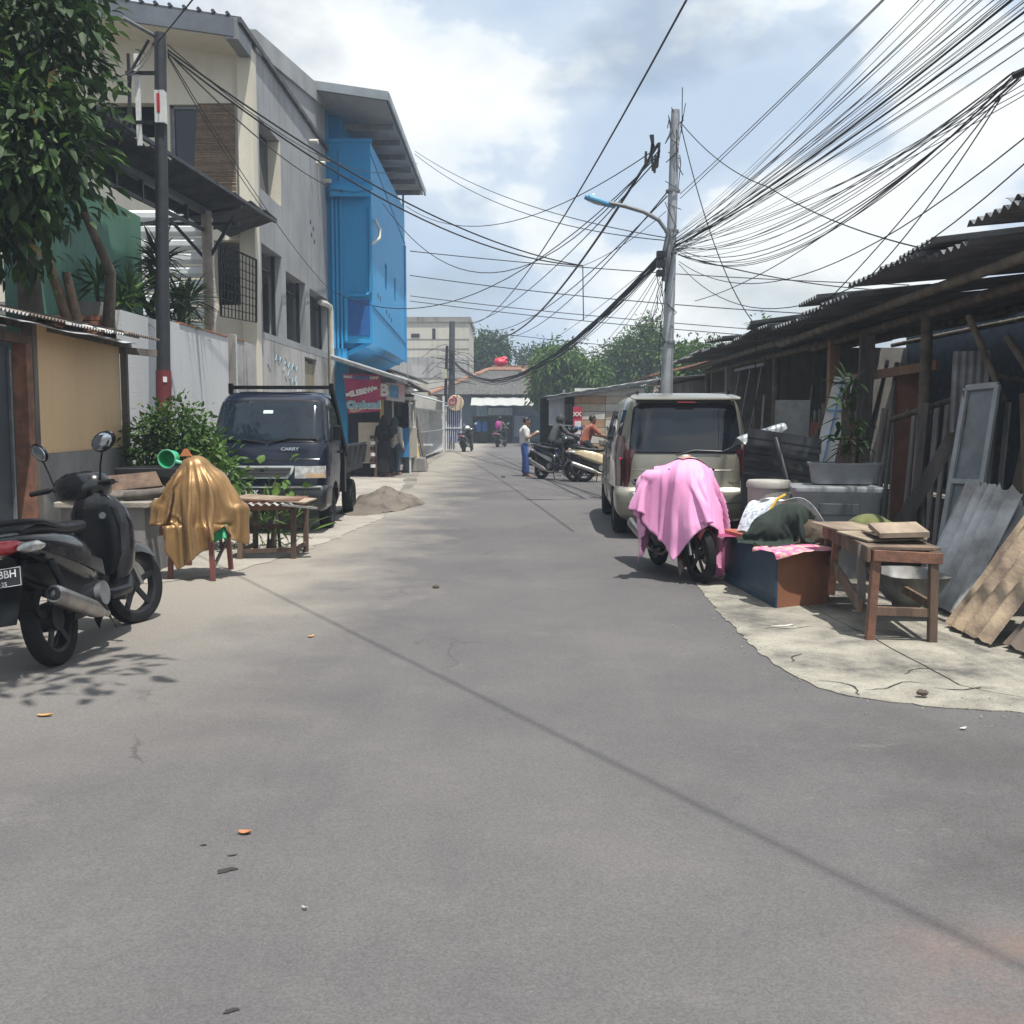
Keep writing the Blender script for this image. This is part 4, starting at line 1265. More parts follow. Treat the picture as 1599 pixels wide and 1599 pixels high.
# sticker
p = tb.yface(-0.03, 1.60, -1, .018)
o = MB().box((0, 0, 0), (.125, .004, .05)).build('sticker', M('pale windscreen sticker', (0.55, 0.75, 0.75), 0.5, var=0.1), tk); o.location = p; o.rotation_euler = (R(-35), 0, 0)
# wipers
for pts in ([(-.62, 1.235), (-.3, 1.235), (-.02, 1.20)], [(.02, 1.195), (.28, 1.255), (.62, 1.245)], [(-.45, 1.30), (-.15, 1.45), (-.02, 1.49)]):
    if pts[0][1] > 1.29: continue
    MB().tube([tb.yface(x, z, -1, .03) for x, z in pts], .011, 6).build('wiper', PLASTB, tk, smooth=60)
# grille with chrome surround
gh = rrect(.60, .60, .09, .15, .02)
tb.patch_y(-1, .735, .90, lambda v: -.45 + (.08 * (1 - v) ** 2), lambda v: .36 - (.08 * (1 - v) ** 2), .012, 8, 20).build('grille_surround', M('bright silver trim', (0.66, 0.68, 0.70), .3, .3, var=.1), tk, smooth=60)
gi = tb.patch_y(-1, .762, .875, lambda v: -.41 + (.08 * (1 - v) ** 2), lambda v: .32 - (.08 * (1 - v) ** 2), .019, 8, 20).build('grille', PLASTB, tk, smooth=60)
for k in range(6):
    z = .775 + k * .018
    MB().tube([tb.yface(-.35 + .66 * i / 8, z, -1, .028) for i in range(9)], .004, 5).build('grille_bar', M('dark grille bar', (0.06, 0.065, 0.07), 0.4, var=0.2), gi)
p = tb.yface(-.04, .818, -1, .034)
lg = MB()   # S-shaped emblem
for sgn in (1, -1):
    lg.prism([(.0 * sgn, 0, .006 * sgn), (.034 * sgn, 0, .028 * sgn), (0, 0, .05 * sgn), (-.036 * sgn, 0, .03 * sgn), (-.036 * sgn, 0, .016 * sgn), (0, 0, .036 * sgn), (.01 * sgn, 0, .028 * sgn), (-.02 * sgn, 0, .008 * sgn)], (0, .004, 0))
o = lg.build('emblem', CHROME, tk); o.location = p
text_on('model_lettering', 'CARRY', .055, CHROME, tk, tb.yface(.30, 1.115, -1, .012), (R(80), 0, 0), sx=1.35, bold=.002, depth=.003)
# lights
for sgn in (-1, 1):
    hl = tb.patch_y(-1, .735, .895, lambda v: (sgn * .56) - .19, lambda v: (sgn * .56) + .185, .014, 6, 12).build('headlight', CLEARL, tk, smooth=60)
    tb.patch_y(-1, .742, .80, lambda v: (sgn * .62) - .115, lambda v: (sgn * .62) + .11, .024, 4, 8).build('indicator', M('faded amber lens', (0.5, 0.36, 0.22), 0.3, var=0.2), hl, smooth=60)
# bumper
bmp = Body([(0.30, .70), (.34, .78), (.60, .79), (.64, .76)], [(.30, .03), (.36, -.06), (.58, -.06), (.64, -.01)], [(.30, .6), (.64, .6)], 9)
bmp.shell([.30, .33, .36, .42, .5, .56, .6, .625, .64], 64).build('bumper', M('black bumper paint', (0.012, 0.013, 0.016), 0.35, var=0.3, coat=0.5), tk, smooth=45)
MB().tube([bmp.yface(-.7 + 1.4 * i / 10, .62, -1, .02) for i in range(11)], .012, 6).build('bumper_trim', GREYMET, tk, smooth=60)
MB().tube([tb.yface(-.62 + 1.3 * i / 10, .985, -1, .006) for i in range(11)], .005, 5).build('crease', NAVY, tk, smooth=60)
pl = MB().box((-.28, -.075, .55), (.42, .012, .13)).build('number_plate', M('black plate', (0.012, 0.012, 0.013), 0.5, var=0.2), tk)
text_on('plate_lettering', 'B  962  IK', .10, WHITEP, pl, (-.28, -.083, .55), depth=.001, bold=.002)
# side glass, mirror, door lines, handle
for sgn in (-1, 1):
    tb.patch_x(sgn, 1.20, 1.70, lambda v: .34 + .30 * v, lambda v: 1.36 - .08 * v, .006, 8, 10).build('side_window', GLASS, tk, smooth=50)
    MB().tube([tb.xface(y, z, sgn, .004) for y, z in ((.30, .75), (.30, 1.15), (.42, 1.38), (.62, 1.74))], .006, 5).build('door_seam', DARKIN, tk)
    MB().tube([tb.xface(y, z, sgn, .004) for y, z in ((1.38, .5), (1.40, 1.2), (1.34, 1.72))], .006, 5).build('door_seam', DARKIN, tk)
    MB().box(tb.xface(1.2, 1.05, sgn, .015), (.03, .16, .035)).build('door_handle', PLASTB, tk, bevel=.006)
    mr = MB().tube([tb.xface(.38, 1.2, sgn, 0), tb.xface(.36, 1.26, sgn, .10)], .012, 6).build('mirror_arm', PLASTB, tk)
    MB().box(tb.xface(.36, 1.32, sgn, .14), (.10, .05, .2)).build('mirror', PLASTB, mr, bevel=.02)
# bed
BEDM = M('scraped grey bed sheet', (0.065, 0.068, 0.075), 0.5, 0.2, col2=(0.03, 0.032, 0.036), scale=5)
MB().bx(-.76, .76, 1.62, 4.05, .70, .78).build('bed_floor', BEDM, tk)
for sgn in (-1, 1):
    s_ = MB().prism([(sgn * .745, 1.66, .785), (sgn * .745, 4.02, .785), (sgn * .79, 4.02, 1.10), (sgn * .79, 1.66, 1.10)], (sgn * .03, 0, 0)).build('bed_side', BEDM, tk)
    MB().beam((sgn * .805, 1.66, 1.115), (sgn * .805, 4.02, 1.115), .05, .03).build('bed_rail', BEDM, s_)
    for y in (2.1, 2.7, 3.3, 3.9):
        MB().beam((sgn * .785, y, .79), (sgn * .83, y, 1.09), .05, .02, up=(0, 1, 0)).build('bed_rib', BEDM, s_)
    # sloping ladder-rack stay from roof to bed
    MB().beam((sgn * .70, 1.12, 1.93), (sgn * .80, 1.72, .98), .05, .07).build('rack_stay', PLASTB, tk)
    MB().beam((sgn * .70, 1.12, 1.86), (sgn * .70, 1.12, 2.0), .06, .06).build('rack_post', PLASTB, tk)
    MB().bx(sgn * .60, sgn * .80, 1.58, 1.72, .45, 1.05).build('wheel_guard', PLASTB, tk)
MB().beam((-.72, 1.12, 1.945), (.72, 1.12, 1.945), .05, .05).build('rack_bar', PLASTB, tk)
MB().bx(-.78, .78, 1.63, 1.66, .79, 1.12).build('bed_headboard', BEDM, tk)
MB().bx(-.78, .78, 4.03, 4.06, .785, 1.10).build('tailgate', BEDM, tk)
MB().bx(-.55, .55, .6, 4.0, .42, .68).build('chassis', DARKIN, tk)
for k in range(5):
    y = .72 + k * .16
    MB().tube([(-.48 + .96 * i / 8, y, 1.866 + .004 * math.sin(i)) for i in range(9)], .009, 5).build('roof_rib', NAVY, tk, smooth=60)
for (x, y) in ((-.66, .82), (.66, .82), (-.66, 3.0), (.66, 3.0)):
    wheel(tk, (x, y, .28), .28, .165, 8, .175, DARKMET, 1 if x > 0 else -1)
# seats and steering wheel seen through the screen
MB().bx(-.6, .6, .95, 1.45, .7, 1.0).build('seat', DARKIN, tk)
# rubble load in the bed
ld = MB()
for i in range(26):
    ld.ell((random.uniform(-.6, .6), random.uniform(1.9, 3.8), random.uniform(.84, 1.12)), [random.uniform(.1, .22) for _ in range(3)], 7, 5, Euler((random.random() * 3, random.random() * 3, 0)))
o = ld.build('rubble_load', M('pale rubble sacks', (0.45, 0.38, 0.29), 0.95, col2=(0.25, 0.2, 0.16), scale=6), None, smooth=50)
o.location += Vector((-3.2, 13.3, 0)); tag(o, 'pale sacks and rubble heaped in the bed of the navy truck', 'load', kind='stuff')

# ---------------------------------------------------------------- minivan (rear towards -y)
mv = thing('minivan', 'champagne gold minivan with tinted rear window parked on the right', 'car', (2.17, 12.72, 0), R(-2.2)); mv.scale = (1.03, 1, 1)
GOLD = M('champagne car paint', (0.27, 0.258, 0.212), 0.32, 0.35, var=0.12, scale=2, coat=0.7, rvar=0.1)
vb = Body([(0.22, .76), (.32, .82), (.55, .845), (1.0, .845), (1.12, .835), (1.3, .80), (1.62, .735), (1.74, .69), (1.80, .62), (1.83, .52)],
          [(.22, .12), (.30, .03), (.38, .0), (.62, .0), (.72, .05), (.98, .07), (1.12, .10), (1.3, .14), (1.66, .235), (1.75, .30), (1.80, .42), (1.83, .60)],
          [(.22, 4.3), (.4, 4.42), (.85, 4.40), (1.0, 4.1), (1.1, 3.75), (1.7, 2.95), (1.80, 2.7), (1.83, 2.4)], 6.5)
zs = [.22, .26, .30, .34, .38, .45, .55, .62, .66, .72, .8, .9, 1.0, 1.06, 1.12, 1.2, 1.3, 1.4, 1.5, 1.6, 1.66, 1.71, 1.75, 1.78, 1.80, 1.818, 1.83]
vbo = vb.shell(zs, 88).build('body', GOLD, mv, smooth=50)
cut(vbo, [((-1, .88, .30), (-.5, .88, .30), .37), ((.5, .88, .30), (1, .88, .30), .37), ((-1, 3.55, .30), (-.5, 3.55, .30), .37), ((.5, 3.55, .30), (1, 3.55, .30), .37)])
hw = rrect(.665, .60, .09, .56, .08)
vb.patch_y(-1, 1.075, 1.70, lambda v: -hw(v) - .02, lambda v: hw(v) + .02, .001, 14, 24, .012).build('window_seal', PLASTB, mv, smooth=50)
vb.patch_y(-1, 1.095, 1.685, lambda v: -hw(v), lambda v: hw(v), .010, 14, 24, .008).build('rear_window', M('tinted rear glass', (0.010, 0.014, 0.019), 0.03, var=0.2, coat=0.0, rvar=0.02, spec=0.65), mv, smooth=50)
# spoiler
sp = MB().loft([superring((0, y, z), X3, Z3, a, b, 5, 20) for (y, z, a, b) in ((.12, 1.752, .62, .008), (.14, 1.756, .655, .014), (.24, 1.772, .67, .02), (.42, 1.80, .64, .024), (.62, 1.82, .55, .018))])
sp.build('spoiler', GOLD, mv, smooth=50)
MB().box((0, .12, 1.715), (.22, .03, .012)).build('stop_lamp', REDL, mv)
# tail lights wrapping the corners
for sgn in (-1, 1):
    def xi(v): return sgn * (.70 - .045 * math.sin(math.pi * min(1, v * 1.1)) + .03 * v)
    def xo(v): return sgn * (vb.hx(.63 + .66 * v) * .9992)
    tl = vb.patch_y(-1, .63, 1.29, xi, xo, .010, 12, 10, .012).build('tail_light', M('smoked red lens', (0.075, 0.012, 0.018), 0.12, var=0.4, scale=6, coat=1.0), mv, smooth=60)
    c_ = vb.yface(sgn * .765, 1.00, -1, .012)
    MB().ell(c_, (.018, .018, .022), 10, 6).build('bulb', M('lit red reflector', (0.75, 0.02, 0.12), 0.2, var=0.1), tl, smooth=60)
    vb.patch_x(sgn, .66, 1.26, lambda v: .13, lambda v: .26 - .10 * v, .008, 8, 6).build('tail_light_side', M('smoked red lens', (0.1, 0.012, 0.018)), tl, smooth=60)
# bumper step, bright top
vb2 = Body([(.26, .77), (.34, .84), (.56, .86), (.62, .855), (.655, .82)], [(.26, .08), (.34, -.03), (.55, -.05), (.62, -.035), (.655, .02)], [(.26, .62), (.655, .62)], 7)
vb2.shell([.26, .29, .34, .4, .46, .462, .47, .5, .55, .585, .61, .635, .655], 64).build('bumper', GOLD, mv, smooth=45)
MB().tube([vb2.yface(-.8 + 1.6 * i / 14, .47, -1, .0) for i in range(15)], .007, 5).build('bumper_seam', M('shadowed seam', (0.09, 0.085, 0.07), 0.6), mv)
MB().tube([vb.yface(-.64 + 1.28 * i / 14, .87, -1, .001) for i in range(15)], .004, 5).build('tailgate_crease', GOLD, mv)
MB().box(vb.yface(-.02, .735, -1, .015), (.5, .03, .035)).build('tailgate_handle', GOLD, mv, bevel=.01)
text_on('name_badge', 'Highway', .045, M('dull badge metal', (0.12, 0.11, 0.1), 0.4, 0.6, var=0.2), mv, vb.yface(-.52, .715, -1, .012), sx=1.2, depth=.002, bold=.001)
text_on('name_badge', '2.0 xt', .04, M('dull badge metal', (0.12, 0.11, 0.1)), mv, vb.yface(.56, .715, -1, .012), sx=1.2, depth=.002, bold=.001)
MB().box(vb2.yface(0, .52, -1, .008), (.44, .012, .115)).build('number_plate', M('black plate', (0.012, 0.012, 0.013)), mv)
# wiper
MB().tube([vb.yface(-.12, 1.06, -1, .035), vb.yface(.1, 1.12, -1, .03), vb.yface(.42, 1.105, -1, .025)], .011, 6).build('rear_wiper', PLASTB, mv, smooth=60)
# side glass and seams (left side seen)
for sgn in (-1, 1):
    for (a, b_, c_, d_) in ((.42, 1.30, .46, 1.26), (1.38, 2.30, 1.40, 2.24), (2.40, 3.35, 2.42, 2.92)):
        vb.patch_x(sgn, 1.10, 1.62, lambda v: a + (c_ - a) * v, lambda v: b_ + (d_ - b_) * v, .006, 8, 10).build('side_window', GLASS, mv, smooth=50)
    for (a, b_) in ((1.34, 1.34), (2.36, 2.36), (3.3, 3.3)):
        MB().tube([vb.xface(a, .36 + .075 * i, sgn, .002) for i in range(11)], .005, 5).build('door_seam', DARKIN, mv)
    for y in (1.5, 2.5):
        MB().box(vb.xface(y, .98, sgn, .018), (.03, .17, .035)).build('door_handle', GOLD, mv, bevel=.008)
    vb.patch_x(sgn, .52, .60, lambda v: .95, lambda v: 3.9, .012, 4, 20, .016).build('side_moulding', M('grey moulding', (0.2, 0.19, 0.15), 0.4, var=0.1), mv, smooth=50)
    m_ = MB().box(vb.xface(3.3, 1.14, sgn, .06), (.10, .08, .12)).build('mirror', GOLD, mv, bevel=.03)
    vb.patch_x(sgn, .95, 1.0, lambda v: .3, lambda v: 3.9, .001, 3, 20, .006).build('shoulder_line', GOLD, mv, smooth=50)
    MB().beam((sgn * .56, .5, 1.845), (sgn * .56, 2.3, 1.86), .03, .03).build('roof_rail', PLASTB, mv)
for (x, y) in ((-.745, .88), (.745, .88), (-.745, 3.55), (.745, 3.55)):
    wheel(mv, (x, y, .305), .305, .19, 6, .205, STEEL, 1 if x > 0 else -1)
MB().bx(-.5, .5, .3, 4.1, .2, .4).build('underbody', DARKIN, mv)
MB().bx(-.55, .55, .62, .72, .2, .32).build('rear_axle', DARKMET, mv)
MB().cyl((-.45, .02, .27), (-.45, .3, .27), .03).build('exhaust', STEEL, mv)

# ================================================================ scooters (forward = +y, rear axle at y=0)
def scooter(name, label, loc, rz, paint, accent=None, group=None, steer=0.0, lean=0.0, plate=None, mirrors=True, seatm=None, wide=False, box=None, cover=False, tailc=None):
    root = thing(name, label, 'motorcycle', loc, rz, group)
    root.rotation_euler = (0, lean, rz)
    accent = accent or paint
    seatm = seatm or M('black seat vinyl', (0.014, 0.0145, 0.016), 0.4, var=0.25, scale=14, spec=0.35)
    wheel(root, (0, 0, .275), .275, .095, 5, .20, DARKMET, 1)
    # rear hub drum
    MB().cyl((-.06, 0, .275), (.05, 0, .275), .075, seg=18).build('hub', DARKMET, root, smooth=40)
    # tail body
    loft_y([(-.40, .765, .045, .02), (-.36, .76, .085, .05), (-.22, .73, .125, .085), (-.02, .68, .15, .12), (.18, .62, .16, .15), (.36, .56, .15, .16), (.50, .50, .115, .15), (.58, .46, .07, .12)], 2.7, 20).build('tail_body', paint, root, smooth=60)
    for sg in (-1, 1):   # accent flash on each flank
        MB().sheet(lambda u, v: (sg * (.150 + .018 * math.sin(math.pi * u) - .02 * abs(u - .5)), .52 - .80 * u, .48 + .24 * u + (v - .5) * (.10 - .07 * u)), 10, 3, .006).build('side_flash', accent, root, smooth=60)
    loft_y([(-.30, .80, .10, .02), (-.20, .815, .125, .035), (.0, .80, .135, .045), (.12, .775, .14, .04), (.3, .765, .135, .042), (.48, .76, .105, .04), (.56, .745, .05, .03)], 3.0, 18).build('seat', seatm, root, smooth=60)
    MB().tube([(-.13, .02, .80), (-.15, -.18, .84), (-.12, -.36, .86), (0, -.41, .865), (.12, -.36, .86), (.15, -.18, .84), (.13, .02, .80)], .017, 8).build('grab_rail', PLASTB, root, smooth=60)
    tl = loft_y([(-.44, .735, .05, .02), (-.425, .735, .085, .035), (-.36, .735, .10, .045), (-.30, .735, .10, .04)], 2.5, 16).build('tail_light', tailc or REDL, root, smooth=60)
    for sg in (-1, 1):
        loft_y([(-.43, .72, .01, .01, sg * .12), (-.38, .72, .035, .03, sg * .125), (-.26, .715, .03, .032, sg * .135), (-.18, .71, .01, .012, sg * .14)], 2.3, 12).build('indicator', CLEARL, root, smooth=60)
    loft_y([(-.34, .62, .05, .06), (-.2, .56, .075, .09), (.0, .52, .085, .11), (.2, .46, .10, .12), (.42, .40, .11, .11), (.55, .37, .08, .08)], 2.6, 16).build('under_tail', PLASTB, root, smooth=60)
    MB().sheet(lambda u, v: ((v - .5) * .12, -.02 - .315 * math.cos(-.9 + 2.2 * u), .275 + .315 * math.sin(-.9 + 2.2 * u + 1.0)), 12, 4, .006).build('wheel_hugger', PLASTB, root, smooth=60)
    # rear mudguard and plate
    MB().sheet(lambda u, v: ((v - .5) * (.15 - .03 * u), -.30 - .14 * u - .05 * u * u, .66 - .33 * u), 8, 4, .008).build('mudguard', PLASTB, root, smooth=60)
    pl_ = MB().box((0, 0, 0), (.255, .006, .105)).build('number_plate', M('black plate', (0.012, 0.012, 0.013), 0.5, var=0.2), root, bevel=.004)
    pl_.location = (0, -.462, .58); pl_.rotation_euler = (R(-14), 0, 0)
    if plate:
        text_on('plate_lettering', plate[0], .058, WHITEP, pl_, (0, -.0036, .016), depth=.0006, bold=.0006, sx=.95)
        text_on('plate_lettering', plate[1], .032, WHITEP, pl_, (0.01, -.0036, -.034), depth=.0006)
        mm = MB()
        mm.bx(-.122, .122, -.004, -.0032, .047, .0495); mm.bx(-.122, .122, -.004, -.0032, -.0495, -.047)
        mm.bx(.1195, .122, -.004, -.0032, -.0469, .0469); mm.bx(-.122, -.1195, -.004, -.0032, -.0469, .0469)
        mm.build('plate_border', WHITEP, pl_)
    # engine and swing arm, muffler on the right side
    MB().box((-.09, .22, .28), (.10, .62, .14)).build('drive_case', DARKMET, root, bevel=.03)
    loft_y([(.16, .30, .08, .09), (.30, .33, .12, .12), (.48, .34, .12, .12), (.60, .33, .08, .09)], 3, 14).build('engine', DARKMET, root, smooth=50)
    MB().cyl((.10, .44, .33), (.155, .44, .33), .075, seg=18).build('engine_cover', GREYMET, root, smooth=40)
    mf = MB().loft([superring(Vector((.155, .34, .225)).lerp(Vector((.185, -.28, .44)), t), X3, Vector((0, .2, .98)), a, a * 1.12, 2.2, 18) for t, a in ((0, .028), (.12, .040), (.2, .047), (.85, .050), (.97, .049), (1.0, .040))])
    mu = mf.build('muffler', STEEL, root, smooth=50)
    MB().lathe([(.037, 0), (.037, .02), (.02, .021), (.02, -.02)], c=(.186, -.285, .442), axis=(.03, -.93, .33), seg=16).build('muffler_tip', DARKMET, mu, smooth=30)
    MB().tube([(.155, .33, .228), (.15, .42, .20), (.11, .52, .19), (.05, .56, .26)], .02, 8).build('exhaust_pipe', STEEL, root, smooth=60)
    MB().tube([(.13, -.02, .30), (.15, -.10, .50), (.135, -.14, .62)], .022, 8).build('shock_absorber', DARKMET, root, smooth=60)
    # floor board, tunnel, leg shield
    loft_y([(.48, .33, .12, .06), (.60, .30, .16, .045), (.85, .29, .165, .045), (.98, .33, .13, .06), (1.04, .38, .08, .05)], 3.2, 16).build('floor_board', PLASTB, root, smooth=50)
    loft_z([(.34, .93, .10, .07), (.42, .95, .155, .09), (.56, .965, .185, .085), (.70, .955, .20, .07), (.82, .93, .185, .06), (.90, .905, .13, .05), (.94, .90, .07, .03)], 2.6, 20).build('leg_shield', paint, root, smooth=60)
    loft_z([(.40, .845, .06, .03), (.52, .85, .13, .035), (.70, .85, .15, .03), (.84, .85, .12, .03)], 3, 16).build('inner_panel', PLASTB, root, smooth=60)
    MB().cyl((.07, .815, .79), (.07, .835, .79), .022, seg=14).build('key_switch', GREYMET, root, smooth=40)
    # front end
    st = bpy.data.objects.new('front_fork', None)
    me = MB()
    for sg in (-1, 1):
        me.cyl((sg * .085, 0, -.66), (sg * .075, -.17, -.12), .02, seg=8)
    fork = link('front_fork', me.mesh('front_fork', 40), STEEL, root)
    bpy.data.objects.remove(st)
    fork.location = (0, 1.25, .93); fork.rotation_euler = (0, 0, steer)
    wheel(fork, (0, 0, -.66), .272, .085, 5, .20, DARKMET, 1)
    MB().cyl((-.055, 0, -.66), (-.075, 0, -.66), .10, seg=20).build('brake_disc', STEEL, fork, smooth=40)
    MB().sheet(lambda u, v: ((v - .5) * .15, -.01 - .315 * math.cos(-.5 + 2.75 * u), -.66 + .315 * math.sin(-.5 + 2.75 * u) - .09 * (abs(v - .5) * 2) ** 2), 14, 8, .006).build('front_mudguard', accent, fork, smooth=60)
    hb = loft_z([(-.05, -.25, .10, .10), (.0, -.265, .185, .13), (.07, -.27, .215, .13), (.13, -.275, .19, .095), (.165, -.285, .10, .05)], 2.5, 20).build('handlebar_cover', paint, fork, smooth=60)
    MB().sheet(lambda u, v: (.11 * (u - .5) * 2, -.165 - .02 * math.cos((u - .5) * 3), .01 + .085 * v), 8, 4, .012).build('headlight', CLEARL, hb, smooth=60)
    for sg in (-1, 1):
        MB().tube([(sg * .12, -.30, .07), (sg * .22, -.32, .075), (sg * .29, -.345, .07)], .013, 8).build('handlebar', DARKMET, fork, smooth=60)
        MB().cyl((sg * .24, -.325, .073), (sg * .365, -.37, .068), .019, seg=10).build('grip', RUBBER, fork, smooth=40)
        MB().tube([(sg * .22, -.28, .075), (sg * .34, -.30, .06)], .006, 6).build('brake_lever', STEEL, fork)
        if mirrors:
            ms = MB().tube([(sg * .20, -.31, .08), (sg * .23, -.31, .19), (sg * .27, -.305, .29)], .0065, 6).build('mirror_stalk', PLASTB, fork, smooth=60)
            rt = Euler((R(8), R(sg * -22), R(sg * 12)))
            MB().ell((sg * .285, -.30, .335), (.095, .026, .062), 18, 8, rt).build('mirror', PLASTB, ms, smooth=60)
            MB().ell((sg * .2835, -.312, .333), (.083, .016, .053), 18, 6, rt).build('mirror_glass', M('mirror glass', (0.6, 0.66, 0.72), 0.04, 1.0, var=0.05, rvar=0.01), ms, smooth=60)
    MB().tube([(-.09, .33, .2), (-.2, .30, .012)], .012, 6).build('side_stand', DARKMET, root)
    for sg in (-1, 1):
        MB().cyl((sg * .10, .58, .27), (sg * .22, .56, .27), .014, seg=8).build('foot_peg', RUBBER, root)
    return root
BLK = M('black scooter paint', (0.008, 0.0085, 0.010), 0.22, var=0.25, scale=5, coat=0.7, rvar=0.15)
BLK2 = M('satin charcoal trim', (0.028, 0.03, 0.034), 0.4, var=0.25, scale=7)
near = gp(62, 1045); front = gp(212, 968)
s1 = scooter('scooter', 'black scooter seen from behind with plate 564 BBH on the left', (-2.78, 6.18, 0), R(-0.5), BLK, BLK, steer=R(-22), lean=R(-9), plate=('564 BBH', '03·25'))
s1.scale = (1.06, 1.06, 1.06)
DBLU = M('dark blue scooter paint', (0.012, 0.025, 0.07), 0.25, var=0.3, coat=0.6)
CRM = M('cream scooter paint', (0.62, 0.52, 0.33), 0.3, var=0.12, coat=0.6)
GRN = M('black green scooter paint', (0.012, 0.02, 0.015), 0.25, var=0.3, coat=0.6)
GRNA = M('lime flash', (0.08, 0.5, 0.05), 0.35, var=0.2)
SILV = M('silver flash', (0.42, 0.44, 0.46), 0.35, 0.5, var=0.2)
G_ = None
scooter('scooter', 'black and silver scooter parked crosswise behind the minivan, nearest of the group', (0.74, 25.9, 0), R(-143), BLK, SILV, steer=R(12), lean=R(-6))
scooter('scooter', 'cream scooter with red tail light parked nose-in beside the minivan', (1.72, 24.6, 0), R(-96), CRM, CRM, steer=R(10), lean=R(-6))
scooter('scooter', 'dark blue scooter ridden by the person in the grey hood', (0.95, 28.6, 0), R(-62), DBLU, DBLU, steer=R(8))
scooter('scooter', 'black and lime motorbike under the person in the rust-coloured shirt', (1.75, 27.3, 0), R(-75), GRN, GRNA, steer=R(5))
scooter('scooter', 'black scooter parked by the blue gate with white plate', (-2.22, 47.5, 0), R(-14), BLK, BLK2, steer=R(20), lean=R(-5))
scooter('scooter', 'black motorbike of the far rider with magenta backpack', (-0.78, 55.5, 0), R(-18), BLK, BLK2)
REDB = M('dark red scooter paint', (0.09, 0.012, 0.012), 0.3, var=0.3, coat=0.5)
pb = scooter('motorcycle', 'motorcycle mostly hidden under a pink cloth on the right', (1.52, 10.55, 0), R(-170), M('black brown scooter paint', (0.02, 0.014, 0.013), 0.35, var=0.3, coat=0.4), REDB, steer=R(6), lean=R(4), mirrors=False, tailc=ORANGEL)
# ================================================================ right: long open shed
ROOFSH = M('grey shed roof sheet', (0.22, 0.23, 0.24), 0.8, col2=(0.12, 0.125, 0.13), scale=2.5, rnd=0.2)
EX = 3.95                                   # eave line; posts stand 0.65 m behind it
PX = 4.60
rs = thing('scrap_shed', 'long dark open-fronted shed with corrugated roof on the right', 'shed', (5.5, 15, 0))
rr = random.Random(21)
y = 6.9; k = 0
while y < 24.6:
    up = 0.03 * (k % 2) + rr.uniform(-.01, .02)
    xo = rr.uniform(-.12, .06)
    if y < 10.8: up += 0.14
    if y < 8.8: up += 0.12; xo -= .06
    if 10.8 < y < 12.0: xo -= .14
    roofsheet(rs, (EX + 1.25 + xo, y + .5, 2.98 + up), 1.1, 2.6, math.pi / 2, R(-5.5 + rr.uniform(-.8, .8)), ROOFSH, amp=0.026, pit=0.15, roll=rr.uniform(-.012, .012))
    roofsheet(rs, (EX + 3.65 + xo, y + .5, 3.22 + up), 1.1, 2.6, math.pi / 2, R(-5.5), ROOFSH, amp=0.026, pit=0.15)
    y += 0.95; k += 1
for (c, wd, ln, rz_, pt) in (((4.75, 9.8, 3.20), 1.1, 1.9, R(84), R(-6)), ((4.9, 8.0, 3.30), 1.0, 1.8, R(97), R(-4)), ((4.5, 16.4, 3.08), 1.1, 1.5, R(80), R(-7)), ((4.4, 19.4, 3.04), 1.1, 1.3, R(96), R(-5)), ((4.6, 13.7, 3.12), 1.1, 1.4, R(86), R(-5))):
    roofsheet(rs, c, wd, ln, rz_, pt, ROOFSH, amp=0.026, pit=0.15, name='loose_roof_sheet')
def bamboo(parent, p0, p1, r_, name='bamboo_pole', mat=None):
    p0, p1 = Vector(p0), Vector(p1)
    L = (p1 - p0).length; n = max(2, int(L / .36))
    pts = []; rad = []
    for i in range(n):
        for q, s_ in ((0, 1.0), (.04, 1.12), (.09, 1.0)):
            t = (i + q) / n
            pts.append(p0.lerp(p1, t)); rad.append(r_ * s_)
    pts.append(p1); rad.append(r_)
    MB().tube(pts, rad, 9).build(name, mat or BAMBOO, parent, smooth=60, world=True)
bamboo(rs, (EX + .22, 6.5, 2.86), (EX + .22, 16.1, 2.66), .05, 'eave_pole')
bamboo(rs, (EX + .24, 15.4, 2.71), (EX + .26, 24.6, 2.68), .05, 'eave_pole')
bamboo(rs, (PX + .02, 6.5, 2.78), (PX, 15.9, 2.58), .055, 'beam')
bamboo(rs, (PX, 15.4, 2.62), (PX, 24.6, 2.62), .055, 'beam')
TIMB = M('orange brown timber', (0.30, 0.17, 0.10), 0.8, col2=(0.17, 0.10, 0.065), scale=7, stretch=(1, 1, .2))
for yy in (11.5, 8.2, 18.0, 24.3):
    bamboo(rs, (PX, yy, 0), (PX, yy, 2.68), .065, 'post')
MB().beam((PX, 14.8, 0), (PX, 14.8, 2.62), .14, .14).build('post', TIMB, rs, world=True)
MB().beam((PX - .04, 13.4, 0), (PX, 13.4, 2.6), .19, .05).build('post', WOODG, rs, world=True)
MB().beam((PX, 21.6, 0), (PX, 21.6, 2.6), .26, .18).build('post', BLOCKW, rs, world=True)
MB().beam((PX, 21.0, 0), (PX, 21.0, 2.1), .12, .07).build('post', WOODG, rs, world=True)
MB().bx(9.4, 9.5, 6.4, 24.7, 0, 3.7).build('back_wall', M('dark veil blue wall', (0.045, 0.065, 0.095), .9, var=.4), rs, world=True)  # blue lens veil over the dark interior is painted into the wall colour
MB().bx(4.75, 9.4, 24.6, 24.7, 0, 3.2).build('end_wall', BLOCKW, rs, world=True)
MB().bx(4.78, 9.4, 6.25, 6.35, 0, 3.2).build('end_wall', WOODG, rs, world=True)
for x in (5.9, 7.4, 9.0):
    bamboo(rs, (x, 6.5, 2.9 + (x - 4.6) * .09), (x, 24.5, 2.85 + (x - 4.6) * .09), .05, 'purlin')
